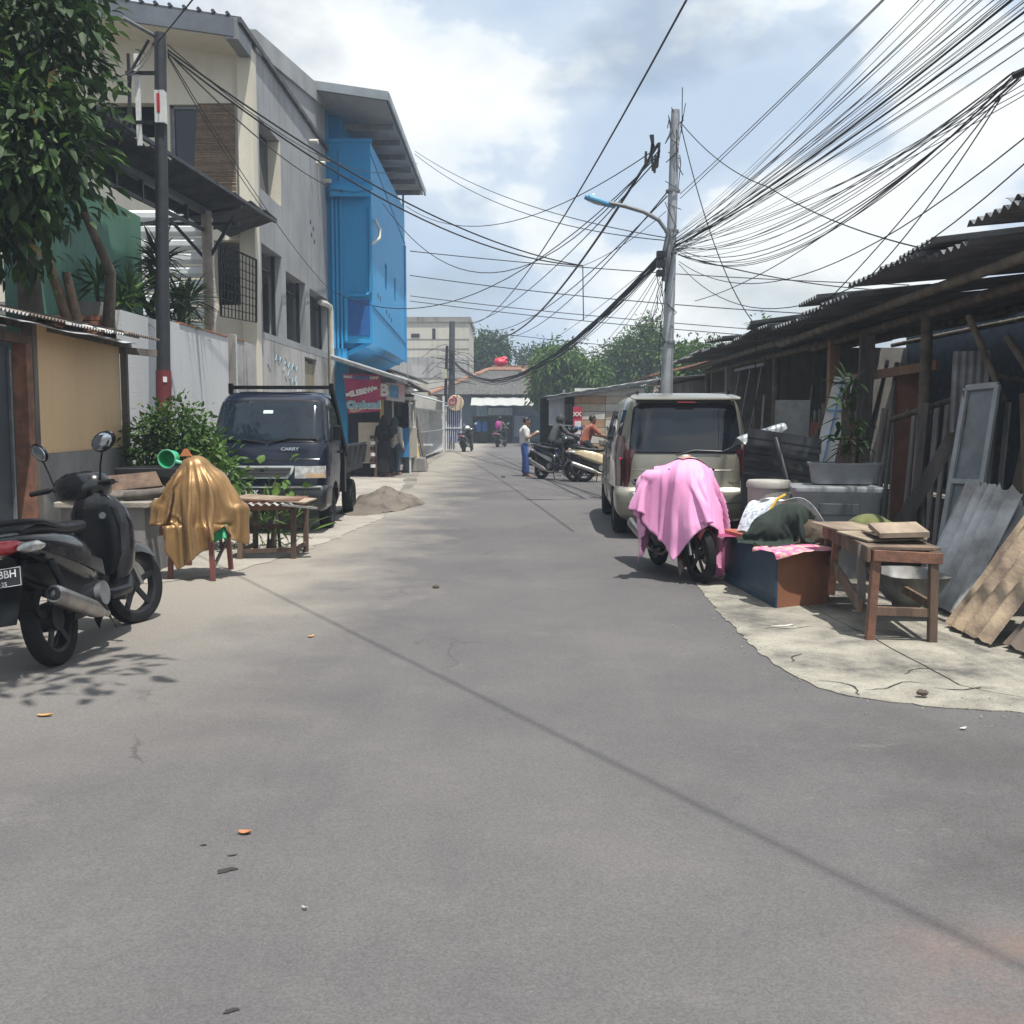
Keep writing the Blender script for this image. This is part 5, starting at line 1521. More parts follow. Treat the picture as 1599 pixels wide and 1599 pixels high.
for (a, b_) in (((4.62, 8.7, 2.62), (7.0, 9.1, 1.2)), ((4.66, 10.6, 2.56), (4.92, 10.3, 1.68)), ((4.72, 9.9, 2.3), (5.0, 9.6, 1.66)), ((4.66, 12.6, 1.50), (4.86, 10.4, 1.84)), ((5.1, 7.4, 1.5), (5.8, 12.5, 2.05))):
    bamboo(rs, a, b_, .035, 'brace_pole')
MB().beam((4.68, 14.4, 2.06), (4.86, 11.8, 2.12), .05, .11).build('cross_board', TIMB, rs, world=True)
for i, (ya, yb) in enumerate(((20.5, 20.7), (19.6, 19.9), (18.7, 19.0))):
    MB().cyl((4.5, ya - .1, 2.45), (4.42, yb + .45, .8), .02, seg=6).build('hanging_rod', GREYMET, rs, world=True)
MB().beam((4.48, 20.7, 2.48), (4.48, 18.3, 2.48), .05, .05).build('rod_bar', GREYMET, rs, world=True)

# picket fence of rough slats
pf = thing('slat_fence', 'rough grey wooden slat fence inside the dark shed front', 'fence', (4.95, 12.4, 0))
rr = random.Random(4)
ys = np.linspace(13.8, 10.4, 15)
for i, yy in enumerate(ys):
    h = 1.66 + rr.uniform(-.06, .06); ln = rr.uniform(-.04, .04)
    MB().beam((4.92, yy, .0), (4.98, yy + ln - .06, h), rr.uniform(.075, .13), .022, up=(1, 0, 0)).build('slat', M('pale grey paling', (0.30, 0.29, 0.27), .9, col2=(0.17, .16, .15), scale=7, stretch=(1, 1, .2), rnd=.25), pf, world=True)
MB().beam((5.02, 13.9, 1.2), (5.02, 10.4, 1.2), .045, .08).build('rail', BAMBOO, pf, world=True)
MB().beam((5.02, 13.9, .35), (5.02, 10.4, .35), .045, .08).build('rail', WOODG, pf, world=True)
pf2 = thing('picket_fence', 'short row of grey palings with red board behind the minivan', 'fence', (5.15, 17, 0))
for i in range(15):
    yy = 19.0 - i * .265
    MB().beam((5.17, yy, .0), (5.2, yy + rr.uniform(-.03, .03), 1.66 + rr.uniform(-.05, .05)), .12, .022, up=(1, 0, 0)).build('slat', M('pale grey paling', (0.30, 0.29, 0.27), .9, col2=(0.17, .16, .15), scale=7, stretch=(1, 1, .2), rnd=.25), pf2, world=True)
MB().bx(5.08, 5.13, 15.2, 18.0, 1.10, 1.45).build('red_board', M('dull red board', (0.23, 0.055, 0.04), 0.7, var=0.3, scale=3), pf2, world=True)
MB().bx(5.22, 5.27, 15.2, 19.1, .5, .62).build('rail', WOODG, pf2, world=True)

# leaning door panel
def quad_panel(TL, TR, BL, BR, t):
    nrm_ = (TR - TL).cross(BL - TL).normalized() * t
    return MB().prism([TL, TR, BR, BL], nrm_)
TL, TR = at(1512, 607, 10.6), at(1561, 602, 10.2)
BL, BR = at(1468, 872, 10.3), at(1517, 880, 9.95)
dp = thing('door_panel', 'pale grey framed door panel leaning against the slat fence', 'door', (4.5, 10.2, 0))
GREYP = M('grey blue door paint', (0.25, 0.28, 0.30), 0.6, col2=(0.17, 0.19, 0.2), scale=3)
quad_panel(TL, TR, BL, BR, .02).build('panel', GREYP, dp, world=True)
nn = (TR - TL).cross(BL - TL).normalized()
if nn.y > 0: nn = -nn
for a, b_, wd in ((TL, BL, .06), (TR, BR, .06), (TL, TR, .06), (BL, BR, .06), (TL.lerp(BL, .55), TR.lerp(BR, .55), .05)):
    MB().beam(a + nn * .025, b_ + nn * .025, wd, .03, up=nn).build('frame', M('pale door frame', (0.40, 0.43, 0.44), 0.6, var=0.2), dp, world=True)
# vertical boards behind it
bd = thing('board_stack', 'brown and grey upright boards at the right edge in the shed', 'boards', (5.0, 8.8, 0))
for i in range(7):
    yy = 9.6 - i * .23
    MB().beam((4.86, yy, 0.0), (4.90, yy, 1.08), .21, .02, up=(1, 0, 0)).build('board', M('orange ply board', (0.26, 0.16, 0.085), 0.8, col2=(0.14, .09, .05), scale=4), bd, world=True)
    MB().beam((4.98, yy, 0), (5.02, yy + .02, 1.72 + rr.uniform(-.05, .05)), .2, .02, up=(1, 0, 0)).build('board', WOODG, bd, world=True)
# corrugated off-cut hung high
roofsheet(None, at(1514, 612, 10.75), .36, .85, R(-30), R(84), M('pale grey offcut', (0.26, 0.26, 0.27), .8, col2=(0.17, .165, .165), scale=4), name='corrugated_offcut', amp=.014, pit=.075)
tag(bpy.context.scene.objects['corrugated_offcut'], 'small rusty corrugated piece hung above the slat fence', 'metal sheet')

# asbestos and metal sheets leaning along the shed
def lean_sheet(name, y0_, y1_, xb, xt, h, mat, label, amp=.03, pit=.17, jag=0.0, tw=0.0):
    rj = random.Random(int(y0_ * 100))
    nu = int(abs(y1_ - y0_) / pit * 7)
    jj = [rj.uniform(-jag, jag) for _ in range(nu + 1)]
    nx_ = Vector((h, 0, -(xt - xb))).normalized()
    def fn(u, v):
        yy = y0_ + (y1_ - y0_) * u
        hh = h + (jj[int(u * nu)] if v > .5 else 0); z0_ = (0.03 + abs(jj[int(u * nu)]) * .4)
        z = z0_ + (hh - z0_) * v
        x = xb + (xt - xb) * v + tw * u
        a = amp * math.sin(2 * math.pi * (yy - y0_) / pit)
        return (x - nx_.x * a, yy + .10 * v, z - nx_.z * a)
    o = MB().sheet(fn, nu, 8, .006).build(name, mat, smooth=50)
    tag(o, label, 'roof sheet')
lean_sheet('roofing_sheet', 8.45, 7.55, 3.34, 3.80, .98, ASB, 'grey corrugated roofing sheet leaning, farthest of the leaning sheets', jag=.03)
lean_sheet('roofing_sheet', 7.75, 6.95, 3.36, 3.88, .86, ASB, 'grey-green corrugated sheet leaning between the grey and brown ones', jag=.03)
lean_sheet('roofing_sheet', 7.28, 6.60, 3.12, 3.72, .80, ASBBR, 'brown weathered corrugated sheet leaning in front, lower right', jag=.04, amp=.02, pit=.2)
lean_sheet('roofing_sheet', 6.62, 6.0, 3.22, 3.80, .62, RUSTY, 'dark rusty corrugated sheet cut by the right edge of view', jag=.05)
lean_sheet('roofing_sheet', 7.0, 6.3, 3.62, 3.86, 1.12, ZINCW, 'pale zinc sheet standing behind the leaning brown sheet', jag=.02)

# ================================================================ rickety wooden table
def leg(parent, p0, p1, a, b_, mat=WOOD, name='leg'):
    return MB().beam(p0, p1, a, b_).build(name, mat, parent, world=True, bevel=.004)
wt = thing('wooden_table', 'rickety brown wooden table with plywood scraps on top', 'table', (2.62, 7.6, 0))
FL, FR = Vector((2.43, 6.86, 0)), Vector((2.83, 6.80, 0))
BLg, BRg = Vector((2.60, 8.42, 0)), Vector((2.98, 8.36, 0))
ht = .62
for p, dx_ in ((FL, .03), (FR, -.01), (BLg, .02), (BRg, 0)):
    leg(wt, p, p + Vector((dx_, 0, ht)), .055, .055, WOODR if p is FL else WOOD)
def L2w(a, b_, z0_, z1_, w1, h1, nm, mt=WOOD):
    MB().beam((a.x, a.y, z0_), (b_.x, b_.y, z1_), w1, h1).build(nm, mt, wt, world=True, bevel=.003)
L2w(FL + Vector((.0, -.03, 0)), FR + Vector((.04, -.03, 0)), ht - .03, ht - .045, .025, .075, 'apron', WOODR)
L2w(FL + Vector((0, -.005, 0)), FR, .21, .205, .03, .06, 'stretcher', WOOD)
L2w(BLg, BRg, ht - .04, ht - .04, .025, .08, 'apron')
L2w(FL + Vector((-.02, 0, 0)), BLg + Vector((-.02, 0, 0)), ht - .03, ht - .03, .025, .10, 'apron')
L2w(FR, BRg, ht - .03, ht - .03, .025, .09, 'apron')
L2w(FL + Vector((-.03, .1, 0)), BLg + Vector((-.02, -.1, 0)), .22, .38, .025, .10, 'stretcher')
L2w(FR + Vector((0, 0, 0)), BRg, .25, .25, .025, .06, 'stretcher')
MB().beam((2.41, 6.98, .24), (2.42, 7.05, .64), .05, .03).build('brace', WOODG, wt, world=True)
MB().beam((2.52, 8.0, .12), (2.57, 8.05, .66), .05, .035).build('brace', WOODR, wt, world=True)
rr = random.Random(9)
for i in range(5):
    t0_, t1_ = i / 5, (i + 1) / 5
    def tp(u, v):
        a = FL.lerp(FR, u); b_ = BLg.lerp(BRg, u); q = a.lerp(b_, v); return q
    c0, c1, c2, c3 = tp(-.08, t0_ + .004), tp(1.1, t0_ + .004), tp(1.1, t1_ - .004), tp(-.08, t1_ - .004)
    zz = ht + .006 + .002 * (i % 2)
    MB().prism([(c.x, c.y, zz) for c in (c0, c1, c2, c3)], (0, 0, .018)).build('plank', WOODY, wt, world=True)
for i, (cx_, cy_, a, b_, rz_, z, tl, lab) in enumerate(((2.66, 7.35, .44, .5, .12, .652, .02, 'thin grey-brown plywood offcut lying lowest on the wooden table'), (2.72, 7.25, .36, .42, -.1, .675, -.03, 'square pale plywood offcut tilted on the wooden table'), (2.60, 7.95, .34, .6, .05, .655, 0, 'long plywood offcut at the far end of the wooden table'))):
    o = MB().box((0, 0, 0), (a, b_, .012)).build('plywood_piece', PLY); o.location = (cx_, cy_, z + .01); o.rotation_euler = (tl, -tl, rz_)
    tag(o, lab, 'plywood')
o = MB().box((0, 0, 0), (.33, .30, .035)).build('plywood_board', PLY); o.location = (2.70, 7.12, .715); o.rotation_euler = (R(8), R(-2), R(-4)); tag(o, 'thick pale plank piece on top of the plywood scraps', 'plank')

# broken sink under the table
sk = MB()
sk.loft([superring((3.02, 7.75, .12), X3, Y3, .13, .18, 3, 18), superring((3.02, 7.75, .22), X3, Y3, .2, .28, 3.5, 18), superring((3.02, 7.75, .30), X3, Y3, .24, .32, 4, 18), superring((3.02, 7.75, .34), X3, Y3, .26, .34, 4, 18), superring((3.02, 7.75, .335), X3, Y3, .22, .30, 4, 18), superring((3.02, 7.75, .22), X3, Y3, .16, .22, 3, 18)])
sk.cyl((3.02, 7.75, .02), (3.02, 7.75, .14), .09, .12, 14)
o = sk.build('wash_basin', M('dirty white ceramic', (0.24, 0.25, 0.25), 0.5, col2=(0.11, 0.10, 0.085), scale=4), smooth=50)
tag(o, 'grey-white ceramic wash basin on the ground behind the wooden table', 'basin')

# ================================================================ blue and brown cabinet lying on its back
cb = thing('cabinet', 'low cabinet with dark blue front and brown end lying by the road', 'cabinet', (2.35, 8.7, 0))
c1, c2, c3 = Vector((2.10, 8.02, 0)), Vector((2.58, 8.26, 0)), Vector((1.98, 9.40, 0))
c4 = c2 + c3 - c1
HB = .44
CBLU = M('dark blue laminate', (0.018, 0.055, 0.10), 0.45, var=0.25, scale=3)
CBRN = M('brown cabinet side', (0.28, 0.12, 0.065), 0.65, col2=(0.20, 0.085, 0.05), scale=4, stretch=(1, 1, .3))
MB().prism([c1, c2, c4, c3], (0, 0, HB)).build('carcass', CBRN, cb, world=True, bevel=.006)
out = Vector((c3.y - c1.y, -(c3.x - c1.x), 0)).normalized()
if out.x > 0: out = -out
def face(a, b_, z0_, z1_, t, nm, mt):
    A_, B_ = c1.lerp(c3, a), c1.lerp(c3, b_)
    MB().prism([(A_.x, A_.y, z0_), (B_.x, B_.y, z0_), (B_.x, B_.y, z1_), (A_.x, A_.y, z1_)], out * t).build(nm, mt, cb, world=True)
face(0.0, 1.0, .0, .085, .012, 'plinth', CBLU)
face(0.0, .60, .09, HB - .005, .018, 'door', CBLU)
face(.605, 1.0, .09, HB - .005, .014, 'door', M('darker blue laminate', (0.014, 0.04, 0.07), 0.45, var=0.25))
MB().prism([(p.x, p.y, HB + .002) for p in (c1 + Vector((-.01, -.02, 0)), c2 + Vector((.02, -.02, 0)), c4 + Vector((.01, .02, 0)), c3 + Vector((-.02, .02, 0)))], (0, 0, .02)).build('top', PLY, cb, world=True)
rb = MB().prism([(2.06, 8.75, HB + .024), (2.32, 8.78, HB + .024), (2.26, 9.42, HB + .024), (1.93, 9.40, HB + .024)], (0, 0, .03)).build('red_board', M('faded red board', (0.42, 0.12, 0.075), 0.6, var=0.25, scale=5)); tag(rb, 'faded red board lying on the far end of the cabinet', 'board')

# ---------------------------------------------------------------- cloths
def fabric(name, col, col2, rough=.75, sheen=.3, scale=5, spec=.3, metal=0.0, bump=0.05):
    m = M(name, col, rough, metal, col2=col2, scale=scale, spec=spec, bump=bump, bscale=250)
    m.node_tree.nodes['Principled BSDF'].inputs['Sheen Weight'].default_value = sheen if max(col) > 0.12 else 0.0
    return m
def cloth(name, label, cx_, cy_, z, sx_, sy_, rz_, n, cols, mat, steps=160, jitter=.01, seed=1, fric=.85, sub=1, cat='cloth', iters=24, thick=.003, bend=.15, fine=30, slack=1.05, levels=1, folds=None):
    rg = np.random.default_rng(seed)
    nx = n; ny = max(6, int(n * sy_ / sx_))
    def layout(nx, ny):
        U, V_ = np.meshgrid(np.linspace(-.5, .5, nx), np.linspace(-.5, .5, ny), indexing='ij')
        xx, yy = U * sx_, V_ * sy_
        c, s_ = math.cos(rz_), math.sin(rz_)
        return U, V_, np.stack([cx_ + xx * c - yy * s_, cy_ + xx * s_ + yy * c, 0 * U + z], -1).reshape(-1, 3)
    U, V_, rest = layout(nx, ny)
    P = rest.copy(); P[:, 2] += (rg.normal(size=U.shape) * jitter + .03 * np.sin(6 * U + 3) * np.cos(5 * V_)).ravel()
    P = drape(P, nx, ny, cols, rest, steps=steps, fric=fric, iters=iters, stiff_b=bend)
    if fine:
        for lev in range(levels):
            P, nx, ny = upsample(P, nx, ny)
            _, _, rest = layout(nx, ny)
            rest = rest * np.array([1, 1, 0]) * (slack if lev == 0 else 1 + (slack - 1) * 1.35)
            rest[:, 2] = 0
            if lev:
                break
            P += rg.normal(size=P.shape) * (.004 if lev == 0 else .0025)
            P = drape(P, nx, ny, cols, rest, steps=fine if lev == 0 else max(8, fine // 3), fric=fric, iters=20 if lev == 0 else 14, stiff_b=bend, damp=.9)
    if folds:      # hanging pleats running down from the point (x, y, z) the cloth hangs from
        fx, fy, fz, amp = folds
        d = P - np.array([fx, fy, fz]); th = np.arctan2(d[:, 1], d[:, 0]); rad_ = np.hypot(d[:, 0], d[:, 1]) + 1e-6
        dist = np.linalg.norm(d, axis=1)
        th = th + .045 * np.sin(6 * dist + 2 * th) + .012 * np.sin(19 * dist + 1)
        f = sum(a * (.5 + .5 * np.sin(k * th + ph)) ** e for a, k, ph, e in ((1.0, 9, .4, 2), (.8, 16, 2.1, 4), (.35, 29, .9, 4), (.12, 53, 1.7, 2)))
        ro = amp * f * np.clip(dist / .45, .12, 1.3)
        P[:, 0] += d[:, 0] / rad_ * ro; P[:, 1] += d[:, 1] / rad_ * ro
        P[:, 2] += amp * .35 * np.sin(7 * th + 5) * np.clip(dist - .5, 0, 1)
    o = cloth_mb(P, nx, ny).build(name, mat, smooth=179, solid=thick, sub=0)
    if sub:
        md = o.modifiers.new('sub', 'SUBSURF'); md.levels = sub; md.render_levels = sub
    tag(o, label, cat)
    return o
PINK = fabric('pink satin', (0.80, 0.36, 0.60), (0.72, 0.29, 0.53), .55, .2, 3, .35)
fw = Vector((math.sin(R(170)), math.cos(R(170)), 0)); sd = Vector((fw.y, -fw.x, 0))
o0 = Vector((1.52, 10.55, 0))
def bl_(a, b_, z): return tuple(o0 + fw * a + sd * b_ + Vector((0, 0, z)))
pc = [('c', bl_(-.35, .05, .80), bl_(.45, .05, .78), .18), ('c', bl_(.90, -.10, 1.0), bl_(.88, .42, 1.0), .065), ('c', bl_(.98, -.20, .98), bl_(.98, .40, .97), .065), ('c', bl_(.90, .04, 1.0), bl_(.85, .02, 1.25), .028),
      ('c', bl_(1.0, .04, .5), bl_(.98, .06, .90), .24), ('c', bl_(1.22, .02, .5), bl_(1.02, .05, .95), .18), ('c', bl_(.4, 0, .58), bl_(.95, 0, .66), .2), ('c', bl_(.5, .05, .82), bl_(.9, .05, 1.0), .1)]
pk = Vector(bl_(.86, .03, 1.25))
cloth('pink_cloth', 'bright pink satin cloth draped over a motorcycle', *(Vector(bl_(.74, .03, 0)).xy), 1.34, 1.62, 1.78, R(-170 + 14), 27, pc, PINK, steps=150, seed=4, fric=.88, bend=.05, slack=1.02, levels=2, sub=0, folds=(pk.x, pk.y, pk.z, .026))
cloth('plastic_cover', 'crinkled orange and white printed plastic at the peak of the pink cloth', *(Vector(bl_(.88, .02, 0)).xy), 1.42, .28, .34, R(20), 16, [(c[0], c[1], c[2], c[3] + .014) for c in pc], M('printed clear plastic', (0.50, 0.51, 0.50), .25, col2=(0.45, 0.16, 0.09), scale=26, lo=.44, hi=.5), steps=70, seed=14, fric=.8, cat='plastic', fine=15, bend=.03, folds=(pk.x, pk.y, pk.z + .03, .022))
# crinkled printed plastic at the peak of the pink cloth
# printed plastic bag at its peak
SATG = fabric('gold satin', (0.34, 0.20, 0.08), (0.24, 0.14, 0.055), .38, .1, 3, .5, metal=.4)
gcx, gcy = -3.0, 9.72
gt = thing('stool_table', 'small red-legged table hidden under a gold cloth', 'table', (gcx, gcy, 0))
REDW = M('worn red paint', (0.20, 0.05, 0.04), 0.6, col2=(0.13, 0.05, 0.045), scale=8)
for (px, py) in ((266, 905), (333, 908), (361, 890), (296, 884)):
    p = gp(px, py); q = Vector((gcx + (p.x - gcx) * .9, gcy + (p.y - gcy) * .9, .48))
    MB().beam(p, q, .045, .04).build('leg', REDW, gt, world=True, bevel=.004)
MB().bx(gcx - .30, gcx + .30, gcy - .2, gcy + .28, .48, .51).build('table_top', WOODR, gt, world=True)
MB().beam((gcx - .3, gcy - .19, .45), (gcx + .3, gcy - .19, .45), .02, .06).build('apron', WOODR, gt, world=True)
MB().beam((gcx + .2, gcy - .22, .10), (gcx + .3, gcy + .1, .45), .02, .03).build('brace', WOODG, gt, world=True)
gcol = [('b', (gcx, gcy, .28), (.30, .24, .235), 0), ('c', (gcx - .02, gcy + .04, .55), (gcx + .04, gcy + .04, .82), .25), ('c', (gcx + .06, gcy + .02, .86), (gcx - .0, gcy, 1.03), .13), ('c', (gcx - .07, gcy, 1.06), (gcx - .08, gcy - .02, 1.14), .04), ('c', (gcx - .32, gcy, .66), (gcx + .36, gcy, .64), .09)]
cloth('gold_cloth', 'shiny gold satin cloth draped over the red-legged table', gcx + .02, gcy - .12, 1.28, 1.14, 1.14, R(40), 25, gcol, SATG, steps=150, seed=9, fric=.85, bend=.03, slack=1.03, levels=2, sub=0, folds=(gcx - .07, gcy - .01, 1.2, .026))
gs_ = fabric('green plastic sheet', (0.02, 0.36, 0.16), (0.015, 0.27, 0.11), .3, .1, 4, .6)
cloth('green_bag', 'green plastic bag peeping out below the gold cloth', gcx + .24, gcy - .15, .62, .26, .30, .5, 8, [('b', (gcx, gcy, .30), (.32, .22, .215), 0)], gs_, steps=70, seed=3, cat='bag')
pm = MB().box((gcx - .08, gcy - .03, 1.19), (.11, .03, .07), taper=.3).build('carton_corner', M('orange card', (0.42, 0.15, 0.05), 0.7, var=0.2)); tag(pm, 'orange card corner poking out at the top of the gold cloth', 'carton')

# heap on the cabinet
DG = fabric('dark green cloth', (0.030, 0.042, 0.036), (0.018, 0.026, 0.022), .85, .2, 6)
top = HB + .03
hc = [('b', (2.25, 8.72, HB * .5), (.36, .75, HB * .5 + .025), R(7)), ('c', (2.20, 8.75, top + .08), (2.36, 8.8, top + .17), .14), ('s', (2.40, 8.75, top + .19), .13)]
cloth('dark_cloth', 'dark green crumpled cloth heaped on the blue cabinet', 2.28, 8.66, 1.0, .72, .62, .3, 16, hc, DG, steps=100, seed=6, slack=1.14, bend=.05, levels=2, sub=0, folds=(2.3, 8.75, .75, .02))
BRN = fabric('olive brown cloth', (0.10, 0.078, 0.055), (0.06, 0.046, 0.034), .85, .2, 8)
cloth('brown_cloth', 'olive brown crumpled cloth on the cabinet beside the wooden table', 2.58, 8.66, .95, .50, .46, .9, 15, [('b', (2.3, 8.72, HB * .5), (.42, .75, HB * .5 + .025), R(7)), ('s', (2.54, 8.70, top + .06), .12), ('s', (2.62, 8.58, top + .04), .09), ('c', (2.45, 8.6, top), (2.7, 8.75, top), .04)], BRN, steps=100, seed=8, slack=1.16, bend=.05, levels=2, sub=0, folds=(2.57, 8.66, .58, .02))
BAT = M('pink printed batik', (0.62, 0.12, 0.30), .7, col2=(0.66, 0.40, 0.34), scale=22, lo=.47, hi=.53)
BAT2 = fabric('magenta cloth', (0.32, 0.012, 0.11), (0.22, 0.01, 0.08), .7, .3, 5)
bxs = [('b', (2.25, 8.72, HB * .5), (.335, .73, HB * .5 + .022), R(7)), ('b', (2.34, 8.14, HB * .5), (.275, .03, HB * .5 + .02), R(26.6))]
cloth('batik_cloth', 'pink patterned batik cloth hanging over the cabinet corner', 2.30, 8.22, .62, .62, .40, R(20), 16, bxs, BAT, steps=110, seed=12, fric=.9)
cloth('magenta_cloth', 'dark magenta cloth hanging over the far left end of the cabinet', 1.96, 9.25, .60, .42, .40, R(5), 12, bxs, BAT2, steps=110, seed=13, fric=.9)
MB_ = MB().sheet(lambda u, v: (2.145 - .018 - .006 * math.sin(7 * v), 8.33 + .035 * (u - .5), HB + .03 - .30 * v), 3, 10, .004)
tag(MB_.build('cloth_strip', BRN, smooth=60), 'thin brown strip of cloth hanging down the blue cabinet front', 'cloth')
NEWS = M('printed newspaper', (0.60, 0.66, 0.70), .8, col2=(0.30, 0.36, 0.42), scale=26, lo=.42, hi=.5)
def paper(name, label, pts, mat, nu=10, nv=8):
    A_, B_, C_, D_ = [Vector(p) for p in pts]
    def fn(u, v):
        q = A_.lerp(B_, u).lerp(D_.lerp(C_, u), v)
        return q + Vector((0, 0, .10 * math.sin(math.pi * v) + .02 * math.sin(5 * u + 4 * v)))
    tag(MB().sheet(fn, nu, nv, .003).build(name, mat, smooth=60), label, 'paper')
paper('newspaper', 'blue-grey printed sheet bent over the left side of the cloth heap', [(2.02, 9.15, .50), (2.12, 8.78, .50), (2.40, 9.0, .80), (2.27, 9.34, .76)], NEWS)
paper('newspaper', 'pale printed sheet bent over the back of the cloth heap', [(2.20, 9.2, .76), (2.40, 9.05, .80), (2.76, 8.98, .58), (2.64, 9.25, .54)], M('pale printed paper', (0.68, 0.72, 0.74), .8, col2=(0.45, 0.55, 0.6), scale=14, lo=.4, hi=.5))
MB().sheet(lambda u, v: (2.10 + .25 * u + .03 * v, 8.775 + .18 * u, .50 + .225 * math.sin(u * 1.5) + .0 * v + .03 * v), 10, 2, .005)
tag(MB().tube([(2.115, 8.765, .49), (2.16, 8.80, .57), (2.23, 8.86, .70), (2.31, 8.93, .80), (2.40, 8.98, .84)], .013, 6).build('yellow_strap', M('yellow webbing', (0.58, 0.36, 0.04), .7, var=.2)), 'yellow edge strap running along the bent printed sheet', 'strap')

# ================================================================ bins, crates, planter behind the cabinet
def crate(name, label, c, a, b_, h, mat, lid=None, rz_=0.0, cat='storage box'):
    t = thing(name, label, cat, c, rz_)
    ring_o = [superring((0, 0, z), X3, Y3, a * s_, b_ * s_, 9, 28) for z, s_ in ((0, .9), (h * .85, .985), (h * .9, 1.03), (h, 1.04))]
    ring_i = [superring((0, 0, z), X3, Y3, a * s_, b_ * s_, 9, 28) for z, s_ in ((h, .99), (h * .3, .9))]
    MB().loft(ring_o + ring_i).build('tub', mat, t, smooth=45)
    if lid:
        MB().loft([superring((0, 0, z), X3, Y3, a * s_, b_ * s_, 9, 28) for z, s_ in ((h + .002, 1.06), (h + .035, 1.06), (h + .05, 1.02), (h + .055, .8), (h + .045, .75))]).build('lid', lid, t, smooth=45)
        MB().box((0, -b_ * .985, h * .62), (a * .9, .02, h * .26)).build('handle_recess', M('grey recess', (0.09, 0.10, 0.11), .6), t, bevel=.006)
    return t
GPL = M('grey storage plastic', (0.23, 0.245, 0.255), .5, col2=(0.16, 0.17, 0.18), scale=3)
GPL2 = M('pale bin plastic', (0.42, 0.41, 0.37), .5, col2=(0.33, 0.32, 0.29), scale=4)
crate('storage_box', 'large grey lidded plastic storage box behind the cabinet', (3.12, 9.85, .40), .40, .30, .42, GPL, GPL, R(-12))
crate('crate', 'grey plastic crate underneath the large lidded storage box', (3.14, 9.87, 0), .38, .29, .38, GPL, None, R(-10), 'crate')
pt = crate('planter_box', 'grey rectangular planter trough on top of the storage box', (3.25, 10.02, .88), .33, .20, .20, GPL, None, R(-10), 'planter')
MB().box((0, 0, .15), (.56, .32, .02)).build('soil', DIRT, pt)
cyb = thing('storage_bin', 'round cream plastic bin with lid beside the minivan bumper', 'bin', (2.66, 10.6, 0))
MB().lathe([(.001, 0), (.19, 0), (.215, .82), (.205, .83)], seg=26).build('bin', GPL2, cyb, smooth=40)
MB().lathe([(.225, .80), (.228, .85), (.21, .875), (.001, .88)], seg=26).build('lid', GPL2, cyb, smooth=40)
cyb = thing('storage_bin', 'lower grey-cream plastic bin between the round bin and storage box', 'bin', (2.98, 10.75, 0))
MB().lathe([(.001, 0), (.19, 0), (.215, .74), (.205, .75)], seg=26).build('bin', GPL, cyb, smooth=40)
MB().lathe([(.225, .73), (.228, .77), (.21, .795), (.001, .80)], seg=26).build('lid', GPL2, cyb, smooth=40)
# white leaning board with blue lines
wb = thing('white_board', 'tall white board with blue lines leaning in the shed front', 'board', (3.9, 13.0, 0))
TL, TR, BR, BL = at(1303, 588, 13.3), at(1334, 589, 13.2), at(1276, 838, 12.7), at(1240, 838, 12.8)
quad_panel(TL, TR, BL, BR, .03).build('panel', M('white laminate', (0.62, 0.61, 0.57), .5, var=.2, scale=2), wb, world=True)
nn = (TR - TL).cross(BL - TL).normalized(); nn = -nn if nn.y > 0 else nn
BLUL = M('blue line paint', (0.10, 0.28, 0.52), .6, var=.2)
for a, b_ in ((TL.lerp(TR, .5), BL.lerp(BR, .5)), (TL.lerp(BL, .22), TR.lerp(BR, .22))):
    MB().beam(a + nn * .036, b_ + nn * .036, .02, .01, up=nn).build('line', BLUL, wb, world=True)
MB().beam(TL.lerp(BL, .045) + nn * .036, TR.lerp(BR, .045) + nn * .036, .02, .02, up=nn).build('slot', DARKIN, wb, world=True)
# stack of dark corrugated metal by the van, tarp over it
st_ = thing('metal_sheet_stack', 'stack of dark bent metal sheets between minivan and shed', 'metal sheets', (3.05, 12.1, 0))
for i in range(4):
    z0_ = .72 + i * .17
    MB().sheet(lambda u, v: (2.72 + .86 * u, 12.05 - .06 * i + .05 * math.sin(3 * u), z0_ + .17 * v - .13 * u + (.03 * math.sin(v * 6.28 * 1.5))), 8, 10, .004).build('sheet', M('dark zinc', (0.10, 0.105, 0.11), .45, .4, col2=(0.05, 0.052, 0.056), scale=3, rnd=.3), st_, world=True, smooth=50)
MB().bx(2.8, 3.5, 12.1, 12.5, 0, .8).build('base_crate', DARKIN, st_, world=True)
TARP = fabric('silver tarp', (0.42, 0.46, 0.48), (0.30, 0.33, 0.35), .35, .1, 4, .6)
cloth('silver_tarp', 'crumpled silver tarp piece on top of the dark metal stack', 2.98, 12.35, 1.62, .55, .5, .5, 11, [('c', (2.75, 12.3, 1.25), (3.25, 12.35, 1.40), .06), ('b', (3.0, 12.3, .6), (.3, .25, .6), 0)], TARP, steps=80, seed=2, cat='tarp')
for i, (a, b_, lab) in enumerate((((3.05, 10.9, .3), (2.98, 11.6, 1.28), 'dark curved pipe standing by the round cream bin'), ((3.9, 11.4, 0), (4.06, 11.2, 1.62), 'pale round pole leaning by the planter'), ((4.0, 11.0, .05), (4.85, 10.9, 1.6), 'grey board leaning diagonally across the slat fence'))):
    if i == 2:
        m = MB().beam(a, b_, .15, .025, up=(-.4, -1, 0))
    else:
        m = MB().tube([Vector(a), Vector(a).lerp(Vector(b_), .5) + Vector((.02, 0, .02)), Vector(b_)], .04, 10)
    tag(m.build(('pipe', 'pole', 'plank')[i], (DARKMET, WOODG, WOODG)[i], smooth=50 if i < 2 else None), lab, ('pipe', 'pole', 'plank')[i])
SACK = fabric('green sack', (0.16, 0.17, 0.06), (0.09, 0.10, 0.04), .9, .1, 8)
